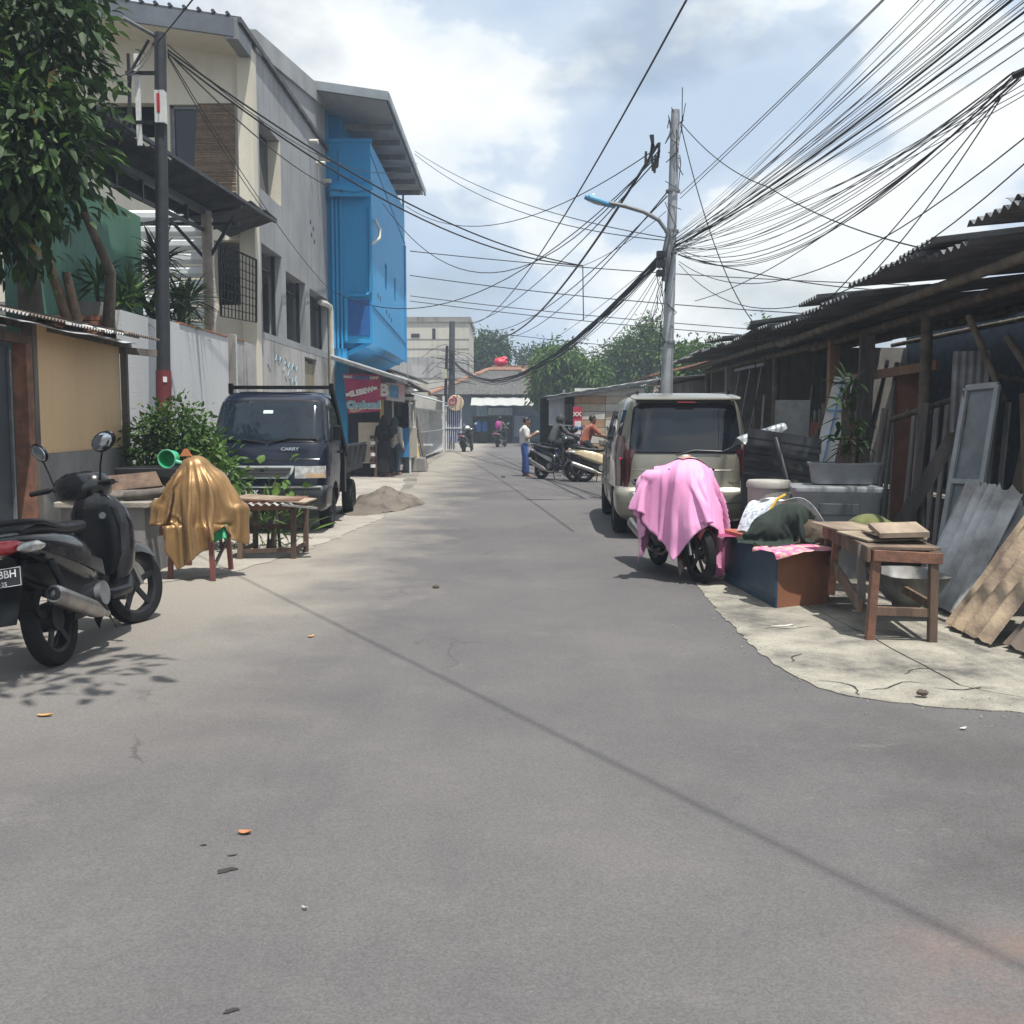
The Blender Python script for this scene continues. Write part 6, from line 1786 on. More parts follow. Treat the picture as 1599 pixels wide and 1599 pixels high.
cloth('green_sack', 'yellow-green sack lying behind the wooden table', 3.12, 8.9, .85, .55, .5, .2, 11, [('s', (3.12, 8.9, .42), .26), ('s', (3.3, 8.75, .38), .22)], SACK, steps=80, seed=5, cat='sack')

# loose timber leaning all along the shed front
rr = random.Random(77)
for i in range(16):
    yy = rr.uniform(9.0, 20.5); x0_ = PX + rr.uniform(-.25, .2)
    a = Vector((x0_, yy, 0)); b_ = Vector((x0_ + rr.uniform(.05, .6), yy + rr.uniform(-.9, .9), rr.uniform(1.2, 2.3)))
    m = MB().beam(a, b_, rr.uniform(.05, .14), .03, up=(-1, -.4, 0)) if i % 3 else MB().tube([a, a.lerp(b_, .5) + Vector((.02, .02, 0)), b_], rr.uniform(.02, .035), 8)
    tag(m.build('timber_offcut', (WOODG, BAMBOO, WOOD, M('grey pale board', (0.30, 0.30, 0.29), .85, var=.3, scale=5))[i % 4]), 'loose length of timber leaning in the shed front', 'timber', 'loose timber leaning in the shed front')
for i, (px, py, Y, w_, h_, mt, lab) in enumerate(((1232, 655, 14.6, .5, .55, M('grey pale board', (0.30, 0.30, 0.29)), 'grey board propped behind the dark metal stack'), (1392, 792, 9.6, .62, .34, M('dark olive bag', (0.05, 0.052, 0.04), .9, var=.3), 'dark olive bundle behind the wooden table'), (1415, 640, 12.9, .32, .9, M('rust red board', (0.20, 0.09, 0.06), .85, var=.3), 'rust red board standing behind the slat fence'))):
    p = at(px, py, Y)
    if i == 1:
        m = MB().ell((p.x, p.y, .25), (w_ / 2, .3, .27), 12, 8)
        for v in m.v: v += Vector((rr.uniform(-.02, .02), rr.uniform(-.02, .02), rr.uniform(-.02, .02)))
        o = m.build('bundle', mt, smooth=60)
    else:
        o = MB().beam((p.x, p.y, 0), (p.x + .08, p.y + .1, p.z + h_ / 2), w_, .03, up=(-.6, -1, 0)).build('board', mt)
    tag(o, lab, ('board', 'bundle')[i == 1])
# grit along the broken edge of the concrete
gm = MB()
edp = [q for q in re_ if 5.0 < q[1] < 9.3 and q[0] < 3.5]
for i in range(110):
    x, y = edp[rr.randrange(len(edp))]
    s_ = rr.choice((.003, .004, .005))
    gm.box((x + rr.gauss(0, .16), y + rr.gauss(0, .16), .012 + s_ * .4), (s_ * 2, s_ * 1.6, s_), Euler((rr.random(), rr.random(), rr.random() * 6)))
tag(gm.build('grit', M('pale grit', (0.36, 0.335, 0.27), .95, col2=(0.24, .225, .19), scale=30)), 'pale grit and crumbs scattered along the broken concrete edge', 'grit', kind='stuff')
# ================================================================ left props: counter, bin, dipper, small table, pots
ct = thing('concrete_counter', 'low grey concrete counter with planks beside the gold cloth', 'counter', (-3.75, 9.9, 0))
MB().bx(-4.3, -3.50, 9.72, 9.84, 0, .66).build('front_wall', CEMENT, ct, world=True)
MB().bx(-3.62, -3.50, 9.842, 11.0, 0, .66).build('side_wall', CEMENT, ct, world=True)
MB().bx(-4.34, -3.44, 9.66, 11.05, .662, .72).build('top', PALEC, ct, world=True, bevel=.01)
for i, (a, b_, wd, lab) in enumerate((((-4.25, 9.85, .84), (-3.55, 10.3, .90), .26, 'wide rough plank lying tilted on the concrete counter'), ((-4.2, 9.75, .76), (-3.5, 10.0, .77), .14, 'narrow grey plank on the front of the concrete counter'), ((-4.0, 10.5, .76), (-3.5, 10.2, .80), .12, 'short orange-brown plank end on the concrete counter'))):
    o = MB().beam(a, b_, wd, .03, up=(0.05, -.55, .8)).build('plank', (WOOD, WOODG, WOODR)[i], bevel=.004); tag(o, lab, 'plank')
o = MB().tube([(-4.1, 9.72, .755), (-3.72, 9.80, .765)], .022, 8).tube([(-3.72, 9.80, .765), (-3.35, 9.88, .80)], [.045, .05], 8).build('wooden_mallet', WOODG, smooth=50); tag(o, 'round wooden mallet lying along the counter edge', 'mallet')
ob_ = thing('water_bin', 'black square water bin beside the shed post', 'bin', (-3.72, 10.75, 0))
crate_b = MB().loft([superring((0, 0, z), X3, Y3, a, a, 7, 24) for z, a in ((0, .26), (.9, .33), (.92, .35), (1.0, .355), (1.005, .32), (.6, .28))])
crate_b.build('bin', M('dull black plastic', (0.028, 0.029, 0.032), .55, var=.4, scale=6), ob_, smooth=40)
MB().tube([(.30 * math.cos(t) * 1.12, .30 * math.sin(t) * 1.12, .95) for t in [2 * math.pi * i / 24 for i in range(25)]], .018, 6).build('rim', M('dull black plastic', (0.03, 0.03, 0.03)), ob_, smooth=60)
# green dipper lying on the rim
dpz = 1.07
dp_ = thing('water_dipper', 'bright green plastic water dipper lying on the black bin', 'dipper', (-3.52, 10.45, 1.0))
GRP = M('bright green plastic', (0.02, 0.42, 0.16), .35, var=.15); GRL = M('mint green plastic', (0.20, 0.62, 0.42), .35, var=.1)
MB().lathe([(.001, .14), (.075, .14), (.095, 0), (.088, 0), (.07, .13), (.001, .13)], c=(0, 0, .10), axis=(.15, 1, .05), seg=24).build('bowl', GRP, dp_, smooth=40)
MB().lathe([(.088, -.004), (.099, -.004), (.099, .008), (.088, .008)], c=(0, 0, .10), axis=(.15, 1, .05), seg=24, close=True).build('rim', GRL, dp_, smooth=40)
MB().loft([superring((.09 + .23 * t, .0 - .03 * t, .075 - .055 * t), Z3, Y3, .02 - .006 * t, .012, 3, 10) for t in (0, .3, .7, .95, 1)]).build('handle', GRL, dp_, smooth=50)
# small wooden table with corrugated piece on top
t2 = thing('wooden_table', 'small wooden table with corrugated scrap on top in front of the truck', 'table', (-2.65, 11.0, 0)); t2.scale = (1, 1, .9)
P_ = [Vector((-2.92, 10.92, 0)), Vector((-2.36, 10.98, 0)), Vector((-2.90, 11.5, 0)), Vector((-2.34, 11.55, 0))]
for p in P_:
    MB().beam(p, p + Vector((.01, 0, .62)), .055, .05).build('leg', WOOD, t2, world=True, bevel=.004)
for a, b_ in ((0, 1), (2, 3), (0, 2), (1, 3)):
    MB().beam(P_[a] + Vector((0, 0, .57)), P_[b_] + Vector((0, 0, .57)), .025, .08).build('apron', WOODR, t2, world=True)
    MB().beam(P_[a] + Vector((0, 0, .09 if a < 2 else .3)), P_[b_] + Vector((0, 0, .10 if a < 2 else .3)), .025, .045).build('stretcher', WOOD, t2, world=True)
for i in range(4):
    MB().box((-2.63, 11.02 + i * .15, .632), (.68, .14, .018)).build('plank', WOODR, t2, world=True)
roofsheet(None, (-2.66, 11.1, .595), .62, .55, R(4), R(2), ASB, name='corrugated_scrap', amp=.013, pit=.085)
tag(SC.objects['corrugated_scrap'], 'wavy corrugated scrap lying on the small wooden table', 'roof sheet')
o = MB().box((0, 0, 0), (.80, .40, .014)).build('plywood_piece', PLY); o.location = (-2.58, 11.15, .633); o.rotation_euler = (R(2), R(3), R(-7)); tag(o, 'brown plywood sheet on top of the small table by the truck', 'plywood')
o = MB().beam((-2.45, 10.85, .60), (-2.10, 10.98, .55), .12, .02).build('metal_strip', ZINC); tag(o, 'bent grey metal strip sticking out from the small table', 'metal strip')

# ================================================================ poles
lp = thing('utility_pole', 'dark utility pole with red band standing by the pale wall', 'pole', (-4.55, 13.3, 0))
lp_top = at(250, 52, 13.3)
MB().cyl((-4.53, 13.3, 0), (lp_top.x, 13.3, lp_top.z), .095, .072, 16).build('shaft', M('dark pole paint', (0.028, 0.032, 0.038), .6, var=.35, scale=6), lp, world=True, smooth=40)
a_ = at(252, 610, 13.3); b__ = at(252, 578, 13.3)
pbase = Vector((-4.53, 13.3, 0)); pT = Vector((lp_top.x, 13.3, lp_top.z))
MB().cyl(pbase.lerp(pT, (a_.z - .25) / pT.z), pbase.lerp(pT, b__.z / pT.z), .0985, .0955, 16).build('red_band', M('dark red paint', (0.17, 0.025, 0.03), .6, var=.3), lp, world=True, smooth=40)
MB().box((-4.44, 13.21, a_.z + .14), (.05, .005, .07), Euler((0, 0, .6))).build('label_plate', WHITEP, lp, world=True)
# meter box and cable trunking, bracket frame
z1 = at(262, 145, 13.3).z; z0_ = at(262, 195, 13.3).z
mb_ = MB().bx(-4.46, -4.34, 13.18, 13.30, z0_, z1).build('junction_box', M('white enamel box', (0.62, 0.63, 0.62), .5, var=.2), lp, world=True)
MB().bx(-4.43, -4.39, 13.175, 13.179, z0_ + .12, z1 - .04).build('red_label', M('red label', (0.55, 0.04, 0.05), .5, var=.2), mb_, world=True)
for zz in (at(240, 115, 13.3).z, at(240, 192, 13.3).z):
    MB().beam((-4.84, 13.28, zz), (-4.36, 13.28, zz), .04, .04).build('bracket', DARKMET, lp, world=True)
MB().beam((-4.80, 13.28, at(240, 85, 13.3).z), (-4.80, 13.28, at(240, 200, 13.3).z), .035, .035).build('bracket', DARKMET, lp, world=True)
MB().beam((-4.70, 13.28, at(240, 85, 13.3).z), (-4.69, 13.28, at(240, 228, 13.3).z), .06, .03).build('conduit', WHITEMET, lp, world=True)
MB().tube([(-4.53, 13.25, lp_top.z - .1), (-4.75, 13.2, lp_top.z - .5), (-4.80, 13.2, lp_top.z - 1.1), (-4.9, 13.1, lp_top.z - 1.4)], .02, 6).build('cable_loop', CABLE, lp, world=True)
MB().tube([at(192, 28, 12.9), at(245, 58, 13.3)], .025, 8).build('steel_arm', GREYMET, lp, world=True)

sp_ = thing('street_light', 'tall grey street light pole with curved arm and blue lamp head', 'street light', (2.70, 18, 0))
base = Vector((2.66, 18, 0)); tp_ = at(1055, 172, 18)
m = MB()
cuts = [0, .33, .335, .66, .665, 1.0]
rad = [.115, .105, .10, .09, .085, .075]
m.tube([base.lerp(tp_, t) for t in cuts], rad, 16)
m.build('shaft', M('galvanised pole', (0.36, 0.38, 0.40), .5, .3, col2=(0.26, 0.275, 0.29), scale=3), sp_, world=True, smooth=30)
arm = [at(1047, 440, 18), at(1046, 395, 17.98), at(1042, 365, 17.95), at(1028, 345, 17.9), at(1005, 332, 17.9), at(975, 323, 17.85), at(950, 318, 17.8)]
arm = [p + Vector((-.11 if i < 2 else 0, -.06, 0)) for i, p in enumerate(arm)]
MB().tube(arm, .035, 10).build('arm', GREYMET, sp_, world=True, smooth=60)
h0, h1 = at(955, 321, 17.8), at(913, 307, 17.75)
dv = (h1 - h0)
hd = MB().loft([superring(h0 + dv * t, Y3, dv.cross(Y3).normalized(), a, b_, 3, 16) for t, a, b_ in ((-.15, .03, .03), (0, .05, .035), (.2, .075, .045), (.8, .09, .05), (1.0, .07, .035))])
hdo = hd.build('lamp_head', M('pale blue lamp housing', (0.12, 0.36, 0.58), .45, var=.2), sp_, world=True, smooth=50)
MB().ell(h0 + dv * .68 + Vector((0, 0, .065)), (.03, .03, .035), 10, 6).build('photocell', WHITEP, hdo, world=True, smooth=60)
MB().ell(h0 + dv * .6 + Vector((0, 0, -.045)), (.16, .06, .02), 14, 6, Euler((0, R(18), 0))).build('diffuser', CLEARL, hdo, world=True, smooth=60)
bz = at(1040, 400, 18)
for k, (dz_, s_) in enumerate(((0, .12), (.16, .10), (-.16, .1))):
    MB().box((bz.x - .11, 17.86, bz.z + dz_ - .15), (.14, .14, s_)).build('clamp', DARKMET, sp_, world=True)
for zf in (.42, .70, .80):
    p = base.lerp(tp_, zf)
    MB().lathe([(.11, -.02), (.125, -.02), (.125, .02), (.11, .02)], c=p, seg=16, close=True).build('band', GREYMET, sp_, world=True)
rr = random.Random(2)
for k in range(14):   # loose tails of wire wound round the pole
    z = rr.uniform(3.4, 6.8); p = base.lerp(tp_, z / tp_.z)
    pts = [p + Vector((.12 * math.cos(a) + rr.uniform(-.05, .05), .12 * math.sin(a) - .05, .14 * i * rr.choice((-1, 1)))) for i, a in enumerate([rr.random() * 6 for _ in range(4)])]
    MB().tube(pts, .008, 4).build('wire_tail', CABLE, sp_, world=True)
for k in range(12):  # splitter boxes hung at the top left
    p = at(1030 - rr.uniform(0, 22), 225 + rr.uniform(-25, 25), 17.9)
    MB().tube([p, p + Vector((rr.uniform(-.06, .06), 0, -.22))], .022, 6).build('splice', CABLE, sp_, world=True)

fp = thing('utility_pole', 'dark concrete utility pole far down the street on the left', 'pole', (-3.1, 52, 0))
MB().cyl((-3.08, 52, 0), at(706, 502, 52), .20, .14, 12).build('shaft', M('dark concrete pole', (0.07, 0.075, 0.08), .8, var=.3), fp, world=True, smooth=40)
MB().cyl((-3.38, 51, 0), at(698, 540, 51), .09, .07, 8).build('stay_post', DARKMET, fp, world=True, smooth=40)
zz = at(698, 580, 51).z
MB().bx(-3.45, -3.2, 50.8, 50.95, zz - .35, zz + .1).build('junction_box', M('cream box', (0.5, 0.5, 0.38), .6), fp, world=True)
for k in range(16):
    p = at(700 + rr.uniform(-2, 10), 520 + rr.uniform(0, 70), 51.8)
    pts = [p + Vector((math.copysign(t, rr.random() - .5) * 1.2, 0, -.5 * t * t + rr.uniform(-.1, .1))) for t in (0, .3, .7, 1.1)]
    MB().tube(pts, .014, 3).build('wire_tail', CABLE, fp, world=True)

# ================================================================ cables
def cable(name, pts3, sag, r_, label, group=None, n=18, wig=0.0, seed=0):
    rg = random.Random(seed)
    p0, p1 = Vector(pts3[0]), Vector(pts3[-1])
    out = []
    for i in range(n + 1):
        t = i / n
        p = p0.lerp(p1, t)
        p.z -= 4 * sag * t * (1 - t)
        if 0 < i < n and wig:
            p += Vector((rg.uniform(-wig, wig), 0, rg.uniform(-wig, wig)))
        out.append(p)
    o = MB().tube(out, r_, 5).build(name, CABLE, smooth=60)
    tag(o, label, 'cable', group)
    return o
PR = lambda y_: at(1048, y_, 17.95)
rr = random.Random(31)
def beyond(p0, p1, k):
    return p0 + (p1 - p0) * k
G1 = 'cables fanning from the street light pole to the upper right'
fan = [(1369, 0, 560), (1372, 0, 565)]
ends = [1400, 1412, 1428, 1436, 1441, 1444, 1466, 1478, 1484, 1490, 1497, 1503, 1515, 1521, 1538, 1541, 1556, 1570, 1583, 1592, 1598, 1406, 1432, 1455, 1472, 1509, 1530, 1546, 1563, 1577, 1588]
for i, ex in enumerate(ends):
    p0 = at(1050 + rr.uniform(0, 6), 383 + rr.uniform(-14, 14), 17.9)
    dep = rr.uniform(9.0, 11.0)
    p1 = at(ex, 0, dep)
    e = beyond(p0, p1, 1.75)
    cable('cable', (p0, e), rr.uniform(.12, .32) * (1 + .6 * (ex - 1400) / 200), rr.choice((.0028, .0034, .0044)), 'thin black cable fanning from the street light pole to the upper right', G1, 26)
for i, ey in enumerate((28, 44, 62, 78)):
    p0 = at(1050 + rr.uniform(0, 6), 388 + rr.uniform(-10, 10), 17.9)
    e = beyond(p0, at(1599, ey, 10), 1.6)
    cable('cable', (p0, e), rr.uniform(.35, .6), .0045, 'thin black cable fanning from the street light pole to the upper right', G1, 26)
for ex, lab in ((1509, 'thickest black cable bundle running from the street light pole up to the right'), (1548, 'second thick black cable crossing the fan at upper right')):
    p0 = at(1052, 386, 17.9); e = beyond(p0, at(ex, 0, 10), 1.75)
    cable('cable', (p0, e), .35, .012, lab, None, 26)
for i, (ex, oy) in enumerate(((1368, 303), (1371, 310))):
    p0 = at(1062, oy, 17.9); e = beyond(p0, at(ex, 0, 10.5), 1.75)
    cable('cable', (p0, e), .06, .006, 'taut twin cable from the middle of the street light pole to the top', 'twin cables at the top of the fan', 22)
G2 = 'cables gathering in a knot at the right edge'
kn = at(1585, 118, 8.0)
for i in range(11):
    p0 = at(1052 + rr.uniform(0, 8), 388 + rr.uniform(-8, 16), 17.9)
    q = kn + Vector((rr.uniform(-.05, .05), 0, rr.uniform(-.05, .05)))
    cable('cable', (p0, q), rr.uniform(.3, .75), rr.choice((.004, .005, .006)), 'thin cable sagging from the street light pole to the knot at right', G2, 22)
cable('cable', (kn, beyond(at(1050, 390, 18), kn, 1.5)), .05, .03, 'thick knotted cable bundle at the right edge of the sky', None, 8, .012)
for (xa, ya_, da, xb, yb_, db, sg, r_, lab) in [
    (1062, 190, 17.9, 1200, 292, 15.0, .15, .008, 'cable sloping from the pole top down right, upper half'),
    (1200, 292, 15.0, 1460, 392, 10.0, .10, .008, 'cable reaching the shed roof at right'),
    (1064, 200, 17.9, 1196, 525, 16.0, .55, .009, 'drooping cable from the pole top to the shed roof'),
    (1562, 150, 8.5, 1240, 520, 12.0, .10, .006, 'steep straight cable from the knot down to the shed roof, left one'),
    (1566, 148, 8.5, 1350, 440, 10.5, .10, .006, 'steep straight cable from the knot down to the shed roof, right one'),
    (1560, 150, 8.5, 1085, 470, 17.0, .25, .006, 'long cable from the knot sweeping down left behind the pole'),
    (1660, 165, 7.5, 1060, 408, 18.0, .75, .006, 'low sagging cable from the pole to the right edge, upper'),
    (1660, 200, 7.5, 1060, 412, 18.0, 1.0, .006, 'lowest sagging cable from the pole to the right edge'),
    (1065, 400, 18, 1450, 452, 26, .2, .012, 'near level cable crossing the sky right of the pole'),
    (640, 392, 36, 1420, 445, 30, .15, .016, 'long level cable crossing the whole sky, upper one'),
    (640, 430, 38, 1300, 492, 30, .15, .016, 'long level cable crossing the whole sky, second one'),
    (640, 462, 40, 1260, 520, 34, .1, .015, 'long level cable low across the sky, third one'),
    (640, 470, 42, 1230, 528, 34, .1, .015, 'long level cable low across the sky, fourth one'),
    (790, 522, 48, 1190, 556, 40, .1, .015, 'long level cable just above the trees'),
    (648, 236, 33, 1045, 372, 18.1, .35, .009, 'long cable from blue eave to pole, upper'),
    (648, 241, 33, 1045, 376, 18.1, .5, .009, 'long cable from blue eave to pole, lower'),
    (634, 322, 35, 1025, 232, 17.9, .95, .010, 'swooping cable from the blue building to the pole top, upper'),
    (598, 318, 27.2, 1028, 236, 17.9, 1.9, .010, 'swooping cable from the hood to the pole top, middle'),
    (520, 455, 27.0, 1030, 240, 17.9, 1.3, .010, 'swooping cable from the grey building to the pole top, lowest'),
    (1072, 0, 12, 735, 505, 50, .9, .014, 'long diagonal cable crossing the open sky from the top edge'),
    (1028, 225, 17.9, 790, 525, 45, .6, .028, 'thick dark cable running from the pole top down left to the far trees'),
    (1030, 245, 17.9, 730, 505, 50, .6, .012, 'thin cable beside the thick one down to the far pole'),
    (1042, 300, 17.9, 800, 525, 46, .5, .012, 'cable from the middle of the pole to the far trees'),
    (1042, 306, 17.9, 740, 512, 51, .9, .012, 'lower cable from the middle of the pole to the far pole'),
    ]:
    cable('cable', (at(xa, ya_, da), at(xb, yb_, db)), sg, r_, lab, None, 22)
# the thick bundle and its frayed strands to the far pole
for k in range(5):
    p0 = at(1040, 388 + 3 * k, 17.95); p1 = at(706, 560 + 1.0 * k, 52)
    cable('cable', (p0, p1), 1.58 + .012 * k, .026 if k < 2 else .012, 'black strand of the thick bundle from street light pole to far pole', 'strands of the thick bundle', 30, .015, k)
G3 = 'thin drop wires spreading left below the pole clamp'
for k in range(9):
    cable('cable', (at(1042, 392 + 2 * k, 17.95), at(780 + 26 * k, 560 + 5 * rr.uniform(-2, 2), 40 - k)), rr.uniform(.2, .7), .006, 'thin wire spreading down left from the pole clamp', G3, 16)
for (xa, ya_, xb, yb_) in ((1033, 395, 1020, 520), (1030, 440, 1036, 540), (1035, 460, 1028, 600)):
    cable('cable', (at(xa, ya_, 17.8), at(xb, yb_, 17.8)), .0, .007, 'loose wire hanging down the street light pole', 'loose wires hanging on the pole', 10, .035, xa)
# service drop with vertical piece
pD = at(910, 415, 21.0)
for k, (xa, ya_) in enumerate(((262, 78), (263, 84))):
    cable('cable', (at(xa, ya_, 13.3), pD), .45 + .12 * k, .013, ('upper', 'lower')[k] + ' one of two parallel cables from left pole to the drop point', None, 26)
cable('cable', (pD, at(911, 500, 21.3)), 0, .011, 'vertical drop cable hanging above the road', None, 6)
cable('cable', (pD, at(1040, 330, 18)), .1, .006, 'short thin cable from the drop point to the pole', None, 8)
for (xa, ya_, xb, yb_, db, sg, r_, lab) in ((262, 82, 535, 300, 27.0, .25, .011, 'cable from left pole across the grey wall to the hood'), (262, 85, 512, 450, 26.8, .2, .007, 'thin cable from left pole down the grey wall'), (262, 70, 652, 255, 33, .8, .008, 'thin cable from left pole to the blue eave'),
                                       (262, 88, 425, 345, 19.6, .1, .007, 'thin cable from left pole to the canopy end'), (240, 66, 180, 120, 12.5, .1, .007, 'short thin cable from left pole into the tree'), (240, 70, 200, 118, 12.0, .08, .007, 'second short cable from left pole into the tree')):
    cable('cable', (at(xa, ya_, 13.3), at(xb, yb_, db)), sg, r_, lab, None, 20)
# cables running from the left pole towards and over the camera; the bundle throws the long shadow on the road
P0 = Vector((-4.45, 13.3, lp_top.z - .12))
def over(gx, gy, h):      # a point above the camera whose shadow falls at ground point (gx, gy)
    return Vector((gx + SUN.x / SUN.z * h, gy + SUN.y / SUN.z * h, h))
E1 = over(1.42, 2.6, 6.1)
dirv = (E1 - P0)
for k in range(2):
    cable('cable', (P0 + Vector((0, 0, -.012 * k)), P0 + dirv * 1.7 + Vector((.05 * k, 0, .02 * (k % 3)))), .45, .0052, ('upper', 'lower')[k] + ' of two thin cables passing overhead from the left pole', None, 22)
#cable('cable', (Vector((5.0, 9, 5.2)), over(3.2, 4.0, 5.2) + Vector((.6, -2, 0))), .1, .012, 'cable crossing above the right shed outside the view', None, 10)
# ================================================================ food stall beyond the truck
YS = 27.0
stl = thing('food_stall', 'small food stall with pale sheet canopy under the blue building', 'stall', (-3.5, 27.5, 0))
MB().sheet(lambda u, v: (-4.6 + 1.95 * u, 26.2 + 3.6 * v, 3.12 - .62 * u + .01 * math.sin(40 * v)), 6, 24, .03).build('canopy', WHITEMET, stl, world=True)
MB().beam((-4.6, 26.2, 3.06), (-2.65, 26.2, 2.45), .04, .08).build('canopy_rail', GREYMET, stl, world=True)
YELW = M('pale yellow timber', (0.52, 0.40, 0.18), .7, var=.25, scale=5)
pb_ = gp(596, 740)
MB().beam((at(596, 700, YS).x, YS, 0), (at(596, 605, YS).x, YS, 2.45), .09, .09).build('post', YELW, stl, world=True)
MB().beam((at(588, 700, YS).x, YS - .2, 0), (at(588, 690, YS).x, YS - .2, 1.05), .08, .06).build('post', WOOD, stl, world=True)
MB().bx(at(560, 700, YS).x, at(592, 700, YS).x, YS, YS + .05, .35, 1.42).build('counter_front', M('beige panel', (0.5, 0.44, 0.36), .7, var=.15), stl, world=True)
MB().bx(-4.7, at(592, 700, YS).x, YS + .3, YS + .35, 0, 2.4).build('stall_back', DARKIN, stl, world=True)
CAN = M('dark drink can', (0.05, 0.02, 0.03), .4, var=.3)
for k in range(6):
    MB().cyl((at(584, 700, YS).x, YS - .25, .25 + k * .15), (at(584, 700, YS).x, YS - .25, .25 + k * .15 + .085), .07, seg=12).build('hanging_packet', CAN if k % 2 else WHITEP, stl, world=True, smooth=40)
# banner
bn = thing('banner', 'magenta SLEBEW food banner hanging on the stall behind the truck', 'banner', (-3.76, YS - .3, 1.6))
A_, B_ = at(536, 583, YS - .3), at(594, 586, YS - .3); C_, D_ = at(594, 642, YS - .3), at(543, 646, YS - .3)
def bnf(u, v):
    q = A_.lerp(B_, u).lerp(D_.lerp(C_, u), v); q.y += .03 * math.sin(6 * u + 2 * v); return q
MB().sheet(bnf, 14, 8, .004).build('sheet', M('magenta banner', (0.42, 0.03, 0.11), .5, col2=(0.30, 0.02, 0.10), scale=2.5), bn, world=True, smooth=60)
WHB = M('banner white', (0.72, 0.70, 0.68), .6, var=.1); TEAL = M('banner teal', (0.25, 0.42, 0.48), .6, var=.2); BLUB = M('banner blue', (0.08, 0.14, 0.36), .6, var=.2)
bw_ = (B_ - A_).length
MB().sheet(lambda u, v: bnf(.25 + .5 * u, .05 + .08 * v) + Vector((0, -.012, 0)), 8, 2, .004).build('blue_strip', BLUB, bn, world=True)
MB().sheet(lambda u, v: bnf(.05 + .9 * u, .86 + .05 * math.sin(6.3 * u) + (.10 - .05 * math.sin(3.14 * u)) * v) + Vector((0, -.010, 0)), 14, 2, .004).build('wave_stripe', M('banner cream', (0.6, 0.42, 0.34), .6), bn, world=True)
def btext(nm, t, size, mat, u, v, rot=0.0, dy=-.035, **k):
    p = bnf(u, v) - bn.location + Vector((0, dy, 0))
    o = text_on(nm, t, size, mat, bn, p, (math.pi / 2, -rot, 0), depth=.003, **k)
btext('lettering', '=SLEBEW=', .19, WHB, .47, .46, R(13), bold=.012, sx=.92)
btext('lettering', 'Cireboml', .25, TEAL, .5, .80, 0, bold=.018, sx=.9)
btext('lettering', 'Cireboml', .25, WHB, .51, .81, 0, dy=-.028, bold=.028, sx=.9)
btext('lettering', 'PINKI', .09, WHB, .12, .085, 0, bold=.004)
btext('lettering', 'KEMP', .09, WHB, .84, .085, 0, bold=.004)
b2 = thing('sign_panel', 'small pink and blue sign with big white B above the stall cart', 'sign', (-3.0, YS - .2, 2.0))
A2_, B2_ = at(596, 596, YS - .2), at(632, 601, YS - .2)
MB().prism([A2_, B2_, at(632, 628, YS - .2), at(596, 624, YS - .2)], (0, .02, 0)).build('panel', M('faded pink sign', (0.50, 0.30, 0.32), .5, col2=(0.42, 0.40, 0.42), scale=3), b2, world=True)
MB().prism([at(596, 596, YS - .22), at(602, 597, YS - .22), at(603, 625, YS - .22), at(596, 624, YS - .22)], (0, .015, 0)).build('stripe', M('magenta banner', (0.42, 0.03, 0.11)), b2, world=True)
MB().prism([at(609, 601, YS - .22), at(622, 603, YS - .22), at(622, 622, YS - .22), at(609, 620, YS - .22)], (0, .015, 0)).build('picture', M('sign blue', (0.10, 0.30, 0.52), .5, var=.4, scale=6), b2, world=True)
text_on('lettering', 'B', .42, WHITEP, b2, at(599.5, 610, YS - .25) - b2.location, depth=.004, bold=.02)
# cart
ctt = thing('food_cart', 'white framed food cart with blue side panel by the road edge', 'cart', (-2.82, 29, 0))
cx0, cx1 = at(612, 650, 28.6).x, at(640, 650, 28.6).x
MB().bx(cx0, cx1, 28.6, 30.0, .45, 1.25).build('body', M('cart blue', (0.05, 0.24, 0.52), .45, var=.2), ctt, world=True)
MB().bx(cx1 - .01, cx1 + .06, 28.58, 30.02, .43, 1.27).build('side_panel', M('cart beige', (0.45, 0.42, 0.34), .6, var=.2), ctt, world=True)
for x in (cx0 + .03, cx1):
    for y in (28.62, 29.98):
        MB().beam((x, y, .0), (x, y, 2.05), .05, .05).build('post', WHITEMET, ctt, world=True)
MB().bx(cx0 - .1, cx1 + .12, 28.5, 30.1, 2.05, 2.12).build('roof', WHITEMET, ctt, world=True)
MB().bx(cx0 + .05, cx1 - .04, 28.66, 29.9, 1.27, 1.95).build('display_glass', GLASS, ctt, world=True)
for k in range(5):
    MB().ell((cx0 + .1 + .09 * k, 28.8, 1.35), (.05, .05, .07), 8, 6).build('goods', (YELW, CAN)[k % 2], ctt, world=True, smooth=60)
lamp_ = thing('hanging_lamp', 'white round lamp shade hanging over the cart', 'lamp', (at(637, 610, 28.4).x, 28.4, at(637, 610, 28.4).z))
MB().lathe([(.0, .12), (.06, .10), (.25, .02), (.30, .0), (.28, -.02), (.10, -.04), (.10, -.09), (.001, -.09)], seg=20).build('shade', WHITEMET, lamp_, smooth=40)
MB().cyl((0, 0, .1), (0, 0, .45), .012, seg=6).build('rod', GREYMET, lamp_)
o = MB().box((at(650, 725, 30).x, 29.6, .2), (.7, .5, .4), taper=.85).build('concrete_block', BLOCKW, bevel=.03); tag(o, 'grey concrete block on the road edge beside the cart', 'block')
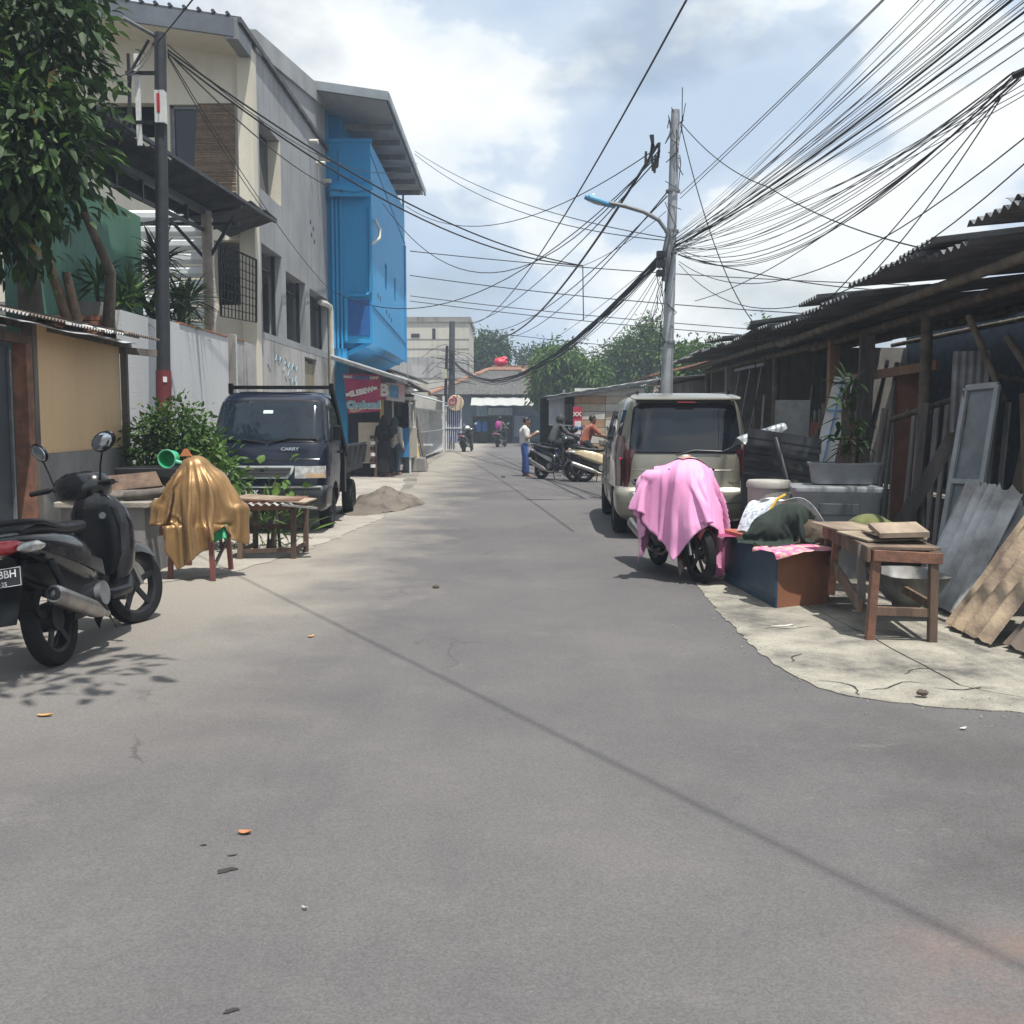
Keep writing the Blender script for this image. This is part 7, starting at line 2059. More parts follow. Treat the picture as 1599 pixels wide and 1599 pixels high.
# leaning timber frame
for i, (a, b_, lab) in enumerate((((-2.75, 30.4, 0.1), (-3.05, 31.0, 2.0), 'long pale plank leaning beside the cart, nearer one'), ((-2.55, 30.6, .05), (-2.95, 31.2, 1.7), 'long grey plank leaning beside the cart, farther one'))):
    tag(MB().beam(a, b_, .09, .04).build('plank', (YELW, WOODG)[i]), lab, 'plank')
o = MB().beam((-3.15, 31.6, .72), (-2.45, 31.5, .72), .3, .05).build('bench_board', WHITEMET); tag(o, 'white bench board behind the leaning planks', 'bench')

# ================================================================ fence line and blue gate
fn_ = thing('bar_fence', 'white vertical bar fence along the left side of the street', 'fence', (-3.2, 42, 0))
Fa, Fb = Vector((-3.30, 35.0, 0)), Vector((-3.18, 47.2, 0))
n = 26
for i in range(n):
    p = Fa.lerp(Fb, i / (n - 1))
    MB().beam((p.x, p.y, .12), (p.x, p.y, 1.9), .035, .035).build('bar', WHITEMET, fn_, world=True)
for z in (.15, 1.05, 1.88):
    MB().beam((Fa.x, Fa.y, z), (Fb.x, Fb.y, z), .05, .05).build('rail', WHITEMET, fn_, world=True)
for k, y in enumerate((36.5, 39, 41.5)):
    MB().bx(-3.55, -3.5, y, y + 1.8, .15, 1.05).build('board', (WOODR, M('pink board', (0.45, 0.25, 0.2), .7, var=.2), BLUEMET)[k], fn_, world=True)
MB().bx(-3.48, -3.45, 43.5, 46.3, 1.15, 1.85).build('poster', M('yellow green poster', (0.45, 0.42, 0.12), .6, col2=(0.15, 0.22, 0.08), scale=5), fn_, world=True)
MB().sheet(lambda u, v: (-4.6 + 1.75 * u, 33.5 + 13 * v, 2.75 - .55 * u), 3, 20, .03).build('awning', M('grey white sheet', (0.42, 0.45, 0.47), .6, var=.3, scale=1.5), fn_, world=True)
MB().bx(-4.55, -4.45, 33.5, 47, 0, 2.7).build('rear_wall', M('dim brown boards', (0.07, 0.06, 0.055), .9, var=.4, scale=2), fn_, world=True)
gt_ = thing('blue_gate', 'bright blue sheet gate with white bars at the end of the fence', 'gate', (-3.0, 48.3, 0))
Gx0, Gx1, Gy = at(697, 680, 48.6).x, at(720, 680, 48.6).x, 48.6
MB().bx(Gx0, Gx1, Gy, Gy + .03, .45, 2.1).build('sheet', BLUEMET, gt_, world=True)
for i in range(8):
    x = Gx0 + (Gx1 - Gx0) * i / 7
    MB().beam((x, Gy - .03, .05), (x, Gy - .03, 2.15), .03 if 0 < i < 7 else .07, .03).build('bar', WHITEMET, gt_, world=True)
for z in (.08, 1.1, 2.15):
    MB().beam((Gx0 - .05, Gy - .06, z), (Gx1 + .05, Gy - .06, z), .03, .06).build('rail', WHITEMET, gt_, world=True)
MB().beam((Gx0 - .12, Gy - .06, 0), (Gx0 - .12, Gy - .06, 2.6), .1, .1).build('post', WHITEMET, gt_, world=True)
rsn = thing('round_sign', 'round cream sign with magenta swirl above the blue gate', 'sign', (at(710, 628, 48.4).x, 48.4, at(710, 636, 48.4).z))
MB().lathe([(.001, -.03), (.36, -.03), (.38, 0), (.36, .03), (.001, .03)], c=(0.05, 0, .2), axis=(0, 1, 0), seg=28).build('disc', M('cream disc', (0.62, 0.48, 0.34), .6, var=.15), rsn, smooth=40)
MB().tube([(-.12 + (.06 + .022 * t) * math.cos(t), -.05, .3 + (.06 + .022 * t) * math.sin(t)) for t in [i * .45 for i in range(18)]], .028, 6).build('swirl', M('magenta swirl', (0.5, 0.03, 0.16), .5), rsn, smooth=60)
MB().cyl((.05, .05, -.2), (.05, .05, .3), .03).build('bracket', GREYMET, rsn)
hs_ = thing('low_house', 'low house with sagging brown roof behind the white fence', 'house', (-5, 42, 0))
MB().bx(-8.5, -4.65, 37, 47, 0, 2.6).build('wall', CREAM, hs_, world=True)
for i in range(2):
    ry = 37.2 if i else 36.6
ROOFBR = M('old brown roof', (0.15, 0.11, 0.09), .9, col2=(0.09, 0.075, 0.065), scale=2, bump=.3)
MB().prism([(-3.7, 36.2, 2.75), (-9.0, 36.2, 2.75), (-6.4, 36.2, 4.2)], (0, 11.4, 0)).build('roof', ROOFBR, hs_, world=True)
MB().prism([(-3.5, 38.0, 2.95), (-6.3, 38.0, 3.9), (-6.3, 38.0, 3.98), (-3.5, 38.0, 3.03)], (0, 5, 0)).build('roof_patch', ROOFDK, hs_, world=True)

# ================================================================ concrete block building behind
cbk = thing('concrete_building', 'tall bare concrete building far behind the blue one', 'building', (-6, 74, 0))
PALEB = wallmat('bare pale concrete', (0.52, 0.50, 0.44), (0.36, 0.34, 0.30), .6, .9, .6, .4)
X0, X1 = at(600, 540, 72).x, at(733, 540, 72).x
ztop = at(700, 503, 72).z
MB().bx(X0, X1, 72, 80, 0, ztop).build('wall', PALEB, cbk, world=True)
MB().bx(X0 - .1, X1 + .1, 71.9, 80.1, ztop, ztop + .35).build('parapet', BLOCKW, cbk, world=True)
z0_, z1_ = at(700, 590, 72).z, at(700, 560, 72).z
MB().bx(X0 + .01, X1 + .01, 71.96, 71.999, z0_, z1_ + .1).build('lower_band', STAINW, cbk, world=True)
for (a, b_, c_, d_) in ((642, 655, 521, 527), (675, 680, 513, 530)):
    MB().bx(at(a, 500, 72).x, at(b_, 500, 72).x, 71.97, 71.998, at(700, d_, 72).z, at(700, c_, 72).z).build('vent', DARKIN, cbk, world=True)
for zz in (at(700, 545, 72).z, at(700, 530, 72).z):
    MB().bx(X0 + .02, X1 - .02, 71.975, 71.999, zz, zz + .04).build('joint', BLOCKW, cbk, world=True)

# ================================================================ tiled house at the end of the street
th = thing('tiled_house', 'low house with grey tiled hip roof and orange ridges at the street end', 'house', (-.6, 68, 0))
MB().bx(-3.2, 3.6, 66.2, 74, 0, 3.0).build('wall', wallmat('house wall', (0.15, 0.19, 0.25), (0.09, 0.11, 0.14)), th, world=True)
Ez, Rz = 3.05, 4.75
el, er, ef, eb = -5.2, 2.6, 65.0, 75.0
r0, r1 = Vector((-1.6, 69.4, Rz)), Vector((0.6, 69.4, Rz))
TILE = M('dark roof tile', (0.115, 0.112, 0.108), .85, col2=(0.06, 0.058, 0.056), scale=5, bump=.2)
TILEB = M('brown roof tile', (0.165, 0.125, 0.10), .85, col2=(0.10, 0.075, 0.06), scale=3, bump=.2)
q = [Vector((el, ef, Ez)), Vector((er, ef, Ez)), Vector((er, eb, Ez)), Vector((el, eb, Ez))]
def slope(a, b_, c_, d_, mat, nm, waves):
    def fn(u, v):
        p = a.lerp(b_, u).lerp(d_.lerp(c_, u), v)
        return p + Vector((0, 0, .035 * abs(math.sin(math.pi * waves * u)) + .02 * ((v * 14) % 1.0)))
    MB().sheet(fn, waves * 4, 28, .03).build(nm, mat, th, world=True)
slope(q[0], q[1], r1, r0, TILE, 'roof_front', 34)
slope(q[3], q[0], r0, r0 + Vector((0, .01, 0)), TILEB, 'roof_left', 30)
slope(q[1], q[2], r1 + Vector((0, .01, 0)), r1, TILEB, 'roof_right', 30)
slope(q[2], q[3], r0, r1, TILEB, 'roof_back', 30)
ORT = M('orange ridge tile', (0.33, 0.175, 0.115), .85, col2=(0.22, 0.12, 0.085), scale=6)
for a, b_ in ((q[0], r0), (q[1], r1), (r0, r1)):
    MB().tube([a.lerp(b_, i / 14) + Vector((0, 0, .05 + .03 * (i % 2))) for i in range(15)], .16, 8).build('ridge', ORT, th, world=True)
aw0, aw1 = at(735, 630, 63.5), at(834, 632, 63.5)
MB().sheet(lambda u, v: (aw0.x + (aw1.x - aw0.x) * u, 65.6 - 2.2 * v, 3.0 - .65 * v + .02 * math.sin(30 * u)), 30, 4, .03).build('awning', M('dull white awning', (0.40, 0.41, 0.40), .6, var=.15), th, world=True)
# shop front: openings, grilles, blue containers
for (a, b_, c_, d_, mt, nm) in ((738, 770, 650, 690, DARKIN, 'shop_opening'), (770, 800, 650, 691, DARKIN, 'shop_opening'), (762, 800, 637, 648, M('pale sign', (0.45, 0.55, 0.62), .5, var=.3), 'shop_sign'), (744, 761, 634, 650, M('window bars blue', (0.25, 0.36, 0.45), .5, var=.4, scale=9), 'window'), (804, 819, 648, 682, BLUEMET, 'door'), (822, 850, 650, 688, M('dark teal door', (0.05, 0.10, 0.14), .6, var=.3), 'door')):
    xa, xb = at(a, 650, 66).x, at(b_, 650, 66).x
    MB().bx(xa, xb, 66.0 if mt is not DARKIN else 66.1, 66.19, max(0, at(700, d_, 66).z), at(700, c_, 66).z).build(nm, mt, th, world=True)
for i in range(9):
    x = at(804 + i * 1.9, 650, 65.95).x
    MB().beam((x, 65.93, .4), (x, 65.93, 1.75), .03, .03).build('bar', WHITEMET, th, world=True)
for i, x in enumerate((at(748, 660, 65.6).x, at(757, 660, 65.6).x)):
    o = MB().lathe([(.001, 0), (.2, 0), (.21, .4), (.2, .55), (.08, .6), (.08, .68), (.001, .68)], c=(x, 65.6, .75), seg=16).build('water_jug', M('blue water jug', (0.02, 0.12, 0.45), .3, var=.2), smooth=40)
    tag(o, ('left', 'right')[i] + ' of two blue water jugs on the rack in the far shop', 'jug')
o = MB().bx(at(745, 660, 65.4).x, at(760, 660, 65.4).x, 65.4, 65.8, 0, .74).build('jug_rack', DARKMET); tag(o, 'dark rack carrying blue water jugs in the far shop', 'rack')
hs2 = thing('far_house', 'second far house with rusty red roof edge behind the tiled house', 'house', (2.5, 80, 0))
MB().bx(-1, 6, 78, 84, 0, 3.2).build('wall', CREAM, hs2, world=True)
MB().prism([(-1.6, 77.4, 3.15), (-1.6, 84.6, 3.15), (-1.6, 81, 5.6)], (8, 0, 0)).build('roof', TILEB, hs2, world=True)
MB().beam((-1.6, 81, 5.62), (6.4, 81, 5.62), .3, .2).build('ridge', ORT, hs2, world=True)
# red balloon-like lantern on the wire
p = at(782, 565, 55)
lan = MB().ell(p, (.38, .2, .2), 14, 9)
lan.ell(p + Vector((.22, 0, .10)), (.16, .15, .16), 10, 7)
for v in lan.v:
    v += Vector((random.uniform(-.06, .06), 0, random.uniform(-.07, .07)))
o = lan.build('red_balloon', M('red plastic', (0.62, 0.03, 0.07), .4, var=.2), smooth=60); tag(o, 'red plastic bag caught on the wire in front of the far tree', 'bag')

# ================================================================ low warung on the right beyond the bikes
wr = thing('roadside_shop', 'low tin-roofed roadside shop behind the parked scooters', 'shop', (3, 34, 0))
MB().sheet(lambda u, v: (1.05 + 4.0 * u, 32.4 + 4.5 * v, 2.22 + .62 * u + .05 * v + .012 * math.sin(60 * u)), 60, 6, .02).build('roof', ZINCW, wr, world=True)
MB().beam((1.1, 32.45, 2.14), (5.0, 32.45, 2.76), .04, .08).build('roof_rail', GREYMET, wr, world=True)
for k in range(9):
    z = .25 + k * .25
    x0_, x1_ = at(897, 650, 32.6).x, at(945, 650, 32.6).x
    MB().bx(x0_, x1_ - .0, 32.62, 32.65, z, z + .235).build('plank', (M('pale plank', (0.50, 0.44, 0.34), .8, var=.25, scale=4), M('tan plank', (0.42, 0.27, 0.15), .8, var=.25, scale=4), M('white plank', (0.58, 0.57, 0.52), .8, var=.2, scale=4))[k % 3], wr, world=True)
    MB().bx(x1_ + .02, 4.2, 32.66, 32.69, z, z + .235).build('plank', (M('white plank', (0.58, 0.57, 0.52)), M('pale plank', (0.50, 0.44, 0.34)))[k % 2], wr, world=True)
MB().sheet(lambda u, v: (at(857, 640, 32.8).x + .48 * u, 32.8 + .03 * math.sin(7 * u), 2.26 - .92 * v), 10, 6, .004).build('tarp', M('grey white tarp', (0.47, 0.50, 0.53), .6, var=.2, scale=2), wr, world=True, smooth=60)
MB().bx(1.3, 2.0, 34.5, 34.55, 0, 2.3).build('inner_wall', DARKIN, wr, world=True)
MB().bx(1.0, 4.6, 36.6, 36.7, 0, 2.4).build('back_wall', DARKIN, wr, world=True)
MB().bx(1.72, 1.95, 33.2, 33.5, 1.45, 2.0).build('dark_box', WOODG, wr, world=True)
for px in (917, 880):
    x = at(px, 650, 32.9).x
    MB().cyl((x, 32.9, 0), (x, 32.9, 2.45), .05, seg=10).build('post', GREYMET, wr, world=True, smooth=40)
MB().beam((at(857, 650, 32.7).x, 32.7, 1.33), (at(917, 650, 32.7).x, 32.7, 1.30), .03, .03).build('rail', WHITEMET, wr, world=True)
sb = thing('poster_stand', 'red framed poster stand in front of the roadside shop', 'sign', (at(901, 660, 32.4).x, 32.4, .0))
xa, xb = at(895, 650, 32.4).x, at(909, 650, 32.4).x
MB().bx(xa, xb, 32.4, 32.44, .55, 1.9).build('board', M('red poster frame', (0.5, 0.03, 0.07), .5, var=.2), sb, world=True)
MB().bx(xa + .05, xb - .03, 32.385, 32.399, .75, 1.45).build('white_field', WHITEP, sb, world=True)
text_on('lettering', 'CM', .16, M('blue print', (0.05, 0.2, 0.55), .5), sb, Vector((-.0, -.022, 1.22)), depth=.003, bold=.006)
text_on('lettering', 'XX', .18, WHITEP, sb, Vector((-.0, -.02, 1.66)), depth=.003, bold=.006)
MB().bx(xa - .3, xb + .1, 32.0, 32.3, 0, .75).build('red_counter', M('red poster frame', (0.5, 0.03, 0.07)), sb, world=True)
rk = thing('distant_shack', 'grey tin shack joining the long shed to the roadside shop', 'shack', (5, 28, 0))
MB().bx(4.4, 8, 25.2, 31, 0, 2.45).build('wall', BLOCKW, rk, world=True)
MB().sheet(lambda u, v: (3.9 + 4.5 * u, 24.9 + 6.4 * v, 2.5 + .35 * u + .02 * math.sin(90 * v)), 3, 80, .02).build('roof', ZINC, rk, world=True)
MB().prism([(3.6, 27, 2.62), (3.6, 30, 2.62), (5.2, 30, 3.0), (5.2, 27, 3.0)], (0, 0, .05)).build('orange_roof_edge', ORT, rk, world=True)

# ================================================================ people
def person(name, label, loc, rz, J, top_c, leg_c, skin, hair_c, hood=False, long_sleeve=False, robe=False, scarf=None, hair=True, shoe=None):
    root = thing(name, label, 'person', loc, rz)
    V = {k: Vector(v) for k, v in J.items()}
    hd = V['head']; fw = (V.get('face', Vector((0, 1, 0)))).normalized()
    sdv = fw.cross(Z3).normalized()
    def rem(m, nm, mat, vox, parent=root, sm=3):
        me = m.mesh(nm)
        o = link(nm, me, mat, parent)
        md = o.modifiers.new('r', 'REMESH'); md.mode = 'VOXEL'; md.voxel_size = vox
        ms = o.modifiers.new('s', 'SMOOTH'); ms.iterations = sm; ms.factor = .5
        dg = bpy.context.evaluated_depsgraph_get()
        ne = bpy.data.meshes.new_from_object(o.evaluated_get(dg))
        o.modifiers.clear(); o.data = ne; ne.shade_smooth()
        if not ne.materials: ne.materials.append(mat)
        return o
    def limb(m, pts, rs):
        for i in range(len(pts) - 1):
            m.tube([pts[i], pts[i + 1]], [rs[i], rs[i + 1]], 10)
        for p, r_ in zip(pts, rs):
            m.ell(p, (r_, r_, r_), 10, 7)
    b = MB()
    b.ell(hd, (.075, .092, .115), 14, 10)
    b.ell(hd + fw * .085 + Vector((0, 0, -.01)), (.014, .02, .022), 8, 6)          # nose
    b.ell(hd + fw * .05 + Vector((0, 0, -.085)), (.045, .04, .03), 8, 6)            # chin
    for s_ in (-1, 1):
        b.ell(hd + sdv * .078 * s_, (.014, .022, .03), 8, 6)                        # ears
    limb(b, [hd - Vector((0, 0, .09)), V['neck']], [.05, .055])
    limb(b, [V['neck'], V['chest'], V['belly'], V['pelvis']], [.07, .125, .115, .125])
    for s_ in 'lr':
        sh_, e, h = V['sh_' + s_], V['el_' + s_], V['ha_' + s_]
        limb(b, [V['neck'].lerp(sh_, .6), sh_, e, h], [.06, .058, .042, .028])
        d = (h - e).normalized()
        u = d.cross(Z3 if abs(d.z) < .9 else Y3).normalized()
        b.ell(h + d * .045, (.035, .045, .035), 8, 6)
        for q in range(4):
            base_ = h + d * .075 + u * (q - 1.5) * .019
            limb(b, [base_, base_ + d * .04 + Vector((0, 0, -.008)), base_ + d * (.065 + .008 * (1 - abs(q - 1.5))) + Vector((0, 0, -.024))], [.010, .0095, .009])
        limb(b, [h + d * .03 - u * .03, h + d * .065 - u * .052, h + d * .085 - u * .05], [.012, .011, .0095])
        hp, k_, a = V['hip_' + s_], V['kn_' + s_], V['an_' + s_]
        limb(b, [hp, k_, a], [.085, .058, .038])
        t = V.get('toe_' + s_, a + fw * .15 + Vector((0, 0, -.04)))
        limb(b, [a + Vector((0, 0, -.03)), t], [.04, .03])
    rem(b, 'body', skin, .011)
    c = MB()
    limb(c, [V['neck'] - Vector((0, 0, .035)), V['chest'], V['belly'], V['pelvis'] + Vector((0, 0, .02))], [.085, .15, .138, .15])
    c.ell(V['chest'], (.17, .125, .16), 12, 8)
    for s_ in 'lr':
        sh_, e, h = V['sh_' + s_], V['el_' + s_], V['ha_' + s_]
        limb(c, [V['neck'].lerp(sh_, .4), sh_, sh_.lerp(e, .75)], [.07, .078, .068])
        if long_sleeve:
            limb(c, [sh_.lerp(e, .75), e, e.lerp(h, .92)], [.068, .06, .048])
    if hood:
        c.ell(hd + Vector((0, 0, .01)) - fw * .025, (.115, .12, .145), 12, 9)
    if robe:
        f0 = (V['an_l'] + V['an_r']) / 2
        c.tube([V['pelvis'] + Vector((0, 0, .05)), V['pelvis'].lerp(f0, .5), f0 + Vector((0, 0, .02))], [.17, .19, .22], 14)
    rem(c, 'top', top_c, .014, sm=4)
    if not robe:
        d_ = MB()
        d_.ell(V['pelvis'], (.155, .125, .13), 12, 8)
        for s_ in 'lr':
            limb(d_, [V['hip_' + s_], V['kn_' + s_], V['an_' + s_] + Vector((0, 0, .05))], [.105, .080, .068])
        rem(d_, 'trousers', leg_c, .014, sm=4)
    if hair and not hood and scarf is None:
        h_ = MB()
        h_.ell(hd + Vector((0, 0, .03)) - fw * .018, (.086, .098, .10), 14, 9)
        ho = rem(h_, 'hair', hair_c, .012)
    if scarf is not None:
        h_ = MB()
        h_.ell(hd + Vector((0, 0, .01)) - fw * .02, (.10, .108, .135), 12, 9)
        limb(h_, [hd - fw * .03, V['chest'] - fw * .04 + Vector((0, 0, .05))], [.10, .16])
        rem(h_, 'head_scarf', scarf, .014)
    if shoe:
        s2 = MB()
        for s_ in 'lr':
            a = V['an_' + s_]; t = V.get('toe_' + s_, a + fw * .15 + Vector((0, 0, -.04)))
            sh_o = MB().box((a + t) / 2 + Vector((0, 0, -.052)), (.085, .25, .03), fw.to_track_quat('Y', 'Z').to_euler()).build('shoe', shoe, root)
    for s_ in (-1, 1):
        MB().ell(hd + fw * .083 + sdv * .03 * s_ + Vector((0, 0, .018)), (.012, .012, .008), 8, 6).build('eye', DARKIN, root)
    return root
SKIN = M('brown skin', (0.27, 0.14, 0.085), .6, var=.12, scale=6)
HAIR = M('black hair', (0.012, 0.011, 0.011), .5, var=.3)
def stand(h=1.6, lean=0.0):
    k = h / 1.65
    J = {'head': (0, .03, 1.52), 'neck': (0, 0, 1.36), 'chest': (0, 0, 1.22), 'belly': (0, 0, 1.03), 'pelvis': (0, 0, .88),
         'sh_l': (-.17, 0, 1.31), 'sh_r': (.17, 0, 1.31), 'el_l': (-.22, -.02, 1.03), 'el_r': (.22, -.02, 1.03), 'ha_l': (-.22, .08, .80), 'ha_r': (.22, .08, .80),
         'hip_l': (-.085, 0, .84), 'hip_r': (.085, 0, .84), 'kn_l': (-.09, .02, .47), 'kn_r': (.09, .02, .47), 'an_l': (-.09, -.01, .085), 'an_r': (.09, -.01, .085)}
    return {a: tuple(c * k for c in b) for a, b in J.items()}
# boy in white shirt, in profile facing right, hands raised to something he eats
J = stand(1.58)
J.update({'head': (0, .06, 1.44), 'face': (0, 1, -.25), 'el_l': (-.19, .06, 1.0), 'el_r': (.19, .06, 1.0), 'ha_l': (-.06, .27, 1.14), 'ha_r': (.07, .26, 1.12), 'an_r': (.08, .07, .082), 'kn_r': (.085, .05, .45)})
person('person', 'person in white shirt and blue trousers standing on the road', (gp(819, 744).x, gp(819, 744).y, 0), R(-88), J, fabric('white shirt', (0.66, 0.65, 0.62), (0.55, 0.54, 0.52), .8), fabric('blue trousers', (0.045, 0.11, 0.36), (0.03, 0.08, 0.27), .8), SKIN, HAIR, shoe=M('dark sandal', (0.04, 0.02, 0.015), .7))
o = MB().ell((gp(819, 744).x + .34, gp(819, 744).y, 1.17), (.05, .04, .04), 10, 7).build('snack_wrap', M('pale wrapper', (0.6, 0.62, 0.5), .6)); tag(o, 'pale snack wrapper held by the person in the white shirt', 'wrapper')
# woman in black robe with her back turned, person in grey beside her
J = stand(1.6); J.update({'ha_l': (-.1, .2, 1.0), 'ha_r': (.16, .2, .98), 'el_r': (.23, .03, 1.0)})
person('person', 'person in long black robe and dark head scarf at the stall', (at(604, 740, 27.4).x, 26.9, 0), R(-20), J, fabric('black robe', (0.010, 0.011, 0.014), (0.007, 0.007, 0.009), .85), None, SKIN, HAIR, robe=True, long_sleeve=False, scarf=fabric('black scarf', (0.013, 0.015, 0.02), (0.008, .009, .012), .85), shoe=M('pale sandal', (0.35, 0.2, 0.14), .7))
J = stand(1.55); J.update({'ha_l': (-.12, .2, 1.0), 'el_l': (-.2, .03, 1.0)})
person('person', 'person in pale grey top, jeans and slate scarf beside the black robe', (at(619, 735, 28.0).x, 27.7, 0), R(-30), J, fabric('pale grey top', (0.48, 0.46, 0.42), (0.38, .37, .34), .85), fabric('slate jeans', (0.06, 0.08, 0.11), (0.04, .055, .08), .85), SKIN, HAIR, long_sleeve=True, scarf=fabric('slate scarf', (0.05, 0.065, 0.085), (0.035, .045, .06), .85))
# seated poses on scooters (seat height ~.8, scooter frame: rear axle origin, forward +y)
def ride(fw_lean=.1):
    return {'head': (0, .42 + fw_lean, 1.50), 'neck': (0, .36 + fw_lean * .8, 1.34), 'chest': (0, .31 + fw_lean * .6, 1.20), 'belly': (0, .24, 1.03), 'pelvis': (0, .20, .90), 'sh_l': (-.17, .35 + fw_lean * .7, 1.29), 'sh_r': (.17, .35 + fw_lean * .7, 1.29),
            'el_l': (-.27, .56, 1.09), 'el_r': (.27, .56, 1.09), 'ha_l': (-.29, .82, 1.03), 'ha_r': (.29, .82, 1.03), 'hip_l': (-.1, .22, .87), 'hip_r': (.1, .22, .87), 'kn_l': (-.14, .66, .78), 'kn_r': (.14, .66, .78), 'an_l': (-.13, .68, .40), 'an_r': (.13, .68, .40)}
J = ride(.05); J['face'] = (.1, 1, -.3)
person('person', 'person in grey hooded jacket sitting on the dark blue scooter', (0.95, 28.6, 0), R(-62), J, fabric('grey hoodie', (0.085, 0.088, 0.092), (0.06, .062, .066), .9), fabric('dark jeans', (0.025, 0.028, 0.035), (0.018, .02, .025), .9), SKIN, HAIR, hood=True, long_sleeve=True)
J = ride(.0); J['an_l'] = (-.26, .4, .085); J['kn_l'] = (-.22, .55, .5); J['an_r'] = (.26, .4, .085); J['kn_r'] = (.22, .55, .5)
person('person', 'person in rust-coloured shirt sitting on the black and lime motorbike', (1.75, 27.3, 0), R(-75), J, fabric('rust shirt', (0.36, 0.10, 0.055), (0.28, .075, .04), .85), fabric('dark jeans', (0.025, 0.028, 0.035), (0.018, .02, .025)), SKIN, HAIR)
J = ride(.05); J['face'] = (0, 1, -.05)
rd = person('person', 'far rider in dark clothes with a cap on the black motorbike', (-0.78, 55.5, 0), R(-18), J, fabric('olive shirt', (0.16, 0.14, 0.10), (0.11, .10, .07), .85), fabric('dark jeans', (0.025, 0.028, 0.035), (0.018, .02, .025)), SKIN, HAIR)
bp = thing('backpack', 'magenta backpack on the far rider', 'backpack', (-0.78, 55.5, 0), R(-18))
MB().ell((0, .10, 1.18), (.17, .11, .24), 14, 9).build('bag', M('magenta nylon', (0.40, 0.03, 0.26), .6, var=.2), bp, smooth=60)
for s_ in (-1, 1):
    MB().tube([(s_ * .11, .15, 1.38), (s_ * .12, .32, 1.40), (s_ * .13, .42, 1.25)], .018, 6).build('strap', M('magenta nylon', (0.40, 0.03, 0.26)), bp)
hl_ = thing('helmet', 'dark helmet worn by the far rider', 'helmet', (-0.78, 55.5, 0), R(-18))
MB().ell((0, .45, 1.55), (.13, .15, .12), 14, 9).build('shell', PLASTB, hl_, smooth=60)
o = MB().ell((-2.12, 48.7, 1.08), (.13, .15, .13), 14, 9).build('helmet', WHITEP, smooth=60); tag(o, 'white helmet resting on the scooter parked by the blue gate', 'helmet')

# ================================================================ trees and plants
def limbs(name, parent, segs, mat):
    for (pts, r0, r1) in segs:
        n_ = len(pts)
        MB().tube(pts, [r0 + (r1 - r0) * i / (n_ - 1) for i in range(n_)], 9).build(name, mat, parent, world=True, smooth=60)
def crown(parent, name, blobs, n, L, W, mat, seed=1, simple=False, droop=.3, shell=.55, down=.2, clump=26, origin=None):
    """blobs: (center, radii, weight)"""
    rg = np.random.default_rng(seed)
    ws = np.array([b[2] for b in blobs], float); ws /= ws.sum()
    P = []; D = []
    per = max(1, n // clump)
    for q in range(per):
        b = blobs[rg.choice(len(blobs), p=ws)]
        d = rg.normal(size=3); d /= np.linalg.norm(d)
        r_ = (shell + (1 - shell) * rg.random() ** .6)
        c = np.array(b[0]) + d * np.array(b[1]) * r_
        cs = L * 2.3 * rg.uniform(.6, 1.2)
        pp = c + rg.normal(size=(clump, 3)) * cs * .42
        dd = (pp - c) / cs + d * .6 + rg.normal(size=(clump, 3)) * .55 - np.array([0, 0, down])
        P.append(pp); D.append(dd)
    P = np.concatenate(P); D = np.concatenate(D)
    U = rg.normal(size=P.shape) * .5 + np.array([0, 0, 1])
    s_ = rg.uniform(.5, 1.35, size=len(P))
    org = Vector(parent.location)
    me = leaf_mesh(name, P - np.array(org), D, U, L * s_, W * s_, mat, droop=droop, simple=simple)
    o = link(name, me, None, parent)
    return o, P, D, U
# near left tree behind the shed
lt = thing('leafy_tree', 'large-leaved dark green tree rising behind the shed at upper left', 'tree', (-5.35, 12.0, 0))
blobs = [((-5.4, 11.0, 5.2), (1.15, 1.2, 1.3), 3), ((-5.0, 10.6, 4.2), (.75, .8, .8), 2.2), ((-4.85, 11.0, 5.55), (.55, .7, .7), 1.2), ((-6.2, 10.6, 6.2), (1.3, 1.2, 1.0), 2), ((-4.72, 10.5, 4.35), (.38, .5, .5), .9), ((-5.6, 10.2, 3.6), (.7, .7, .5), 1.4), ((-5.05, 10.7, 3.45), (.32, .4, .4), .5), ((-4.9, 11.2, 6.3), (.45, .6, .5), .5)]
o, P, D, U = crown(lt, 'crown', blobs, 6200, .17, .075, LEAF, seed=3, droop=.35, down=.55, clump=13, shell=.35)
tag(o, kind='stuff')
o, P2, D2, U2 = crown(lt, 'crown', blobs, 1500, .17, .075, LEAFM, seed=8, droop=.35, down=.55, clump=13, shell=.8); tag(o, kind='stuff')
rg = np.random.default_rng(5)
one = leaf_mesh('leaf', np.zeros((1, 3)), np.array([[0, 1., 0]]), np.array([[0, 0, 1.]]), .19, .085, LEAFB, droop=.35)
two = leaf_mesh('leaf', np.zeros((1, 3)), np.array([[0, 1., 0]]), np.array([[0, 0, 1.]]), .19, .085, LEAFY, droop=.35)
one2 = leaf_mesh('leaf', np.zeros((1, 3)), np.array([[0, 1., 0]]), np.array([[0, 0, 1.]]), .19, .085, LEAFM, droop=.35)
sel = np.argsort(P2[:, 1] - P2[:, 0] * .6)[:900]
for i in rg.choice(sel, 150, replace=False):
    lf = link('leaf', (one, one2, one2, two)[rg.integers(0, 4) if rg.random() < .6 else 1], None, lt)
    lf.location = Vector(P2[i]) - lt.location + Vector((0, -.06, 0))
    lf.rotation_euler = (rg.uniform(-1.4, -.2), rg.uniform(-.6, .6), rg.uniform(0, 6.28)); s_ = rg.uniform(.8, 1.2); lf.scale = (s_, s_, s_)
limbs('trunk', lt, [([(-5.55, 12.1, 0), (-5.5, 11.9, 2.6), (-5.45, 11.6, 4.0), (-5.6, 11.2, 5.2)], .17, .08)], BARK)
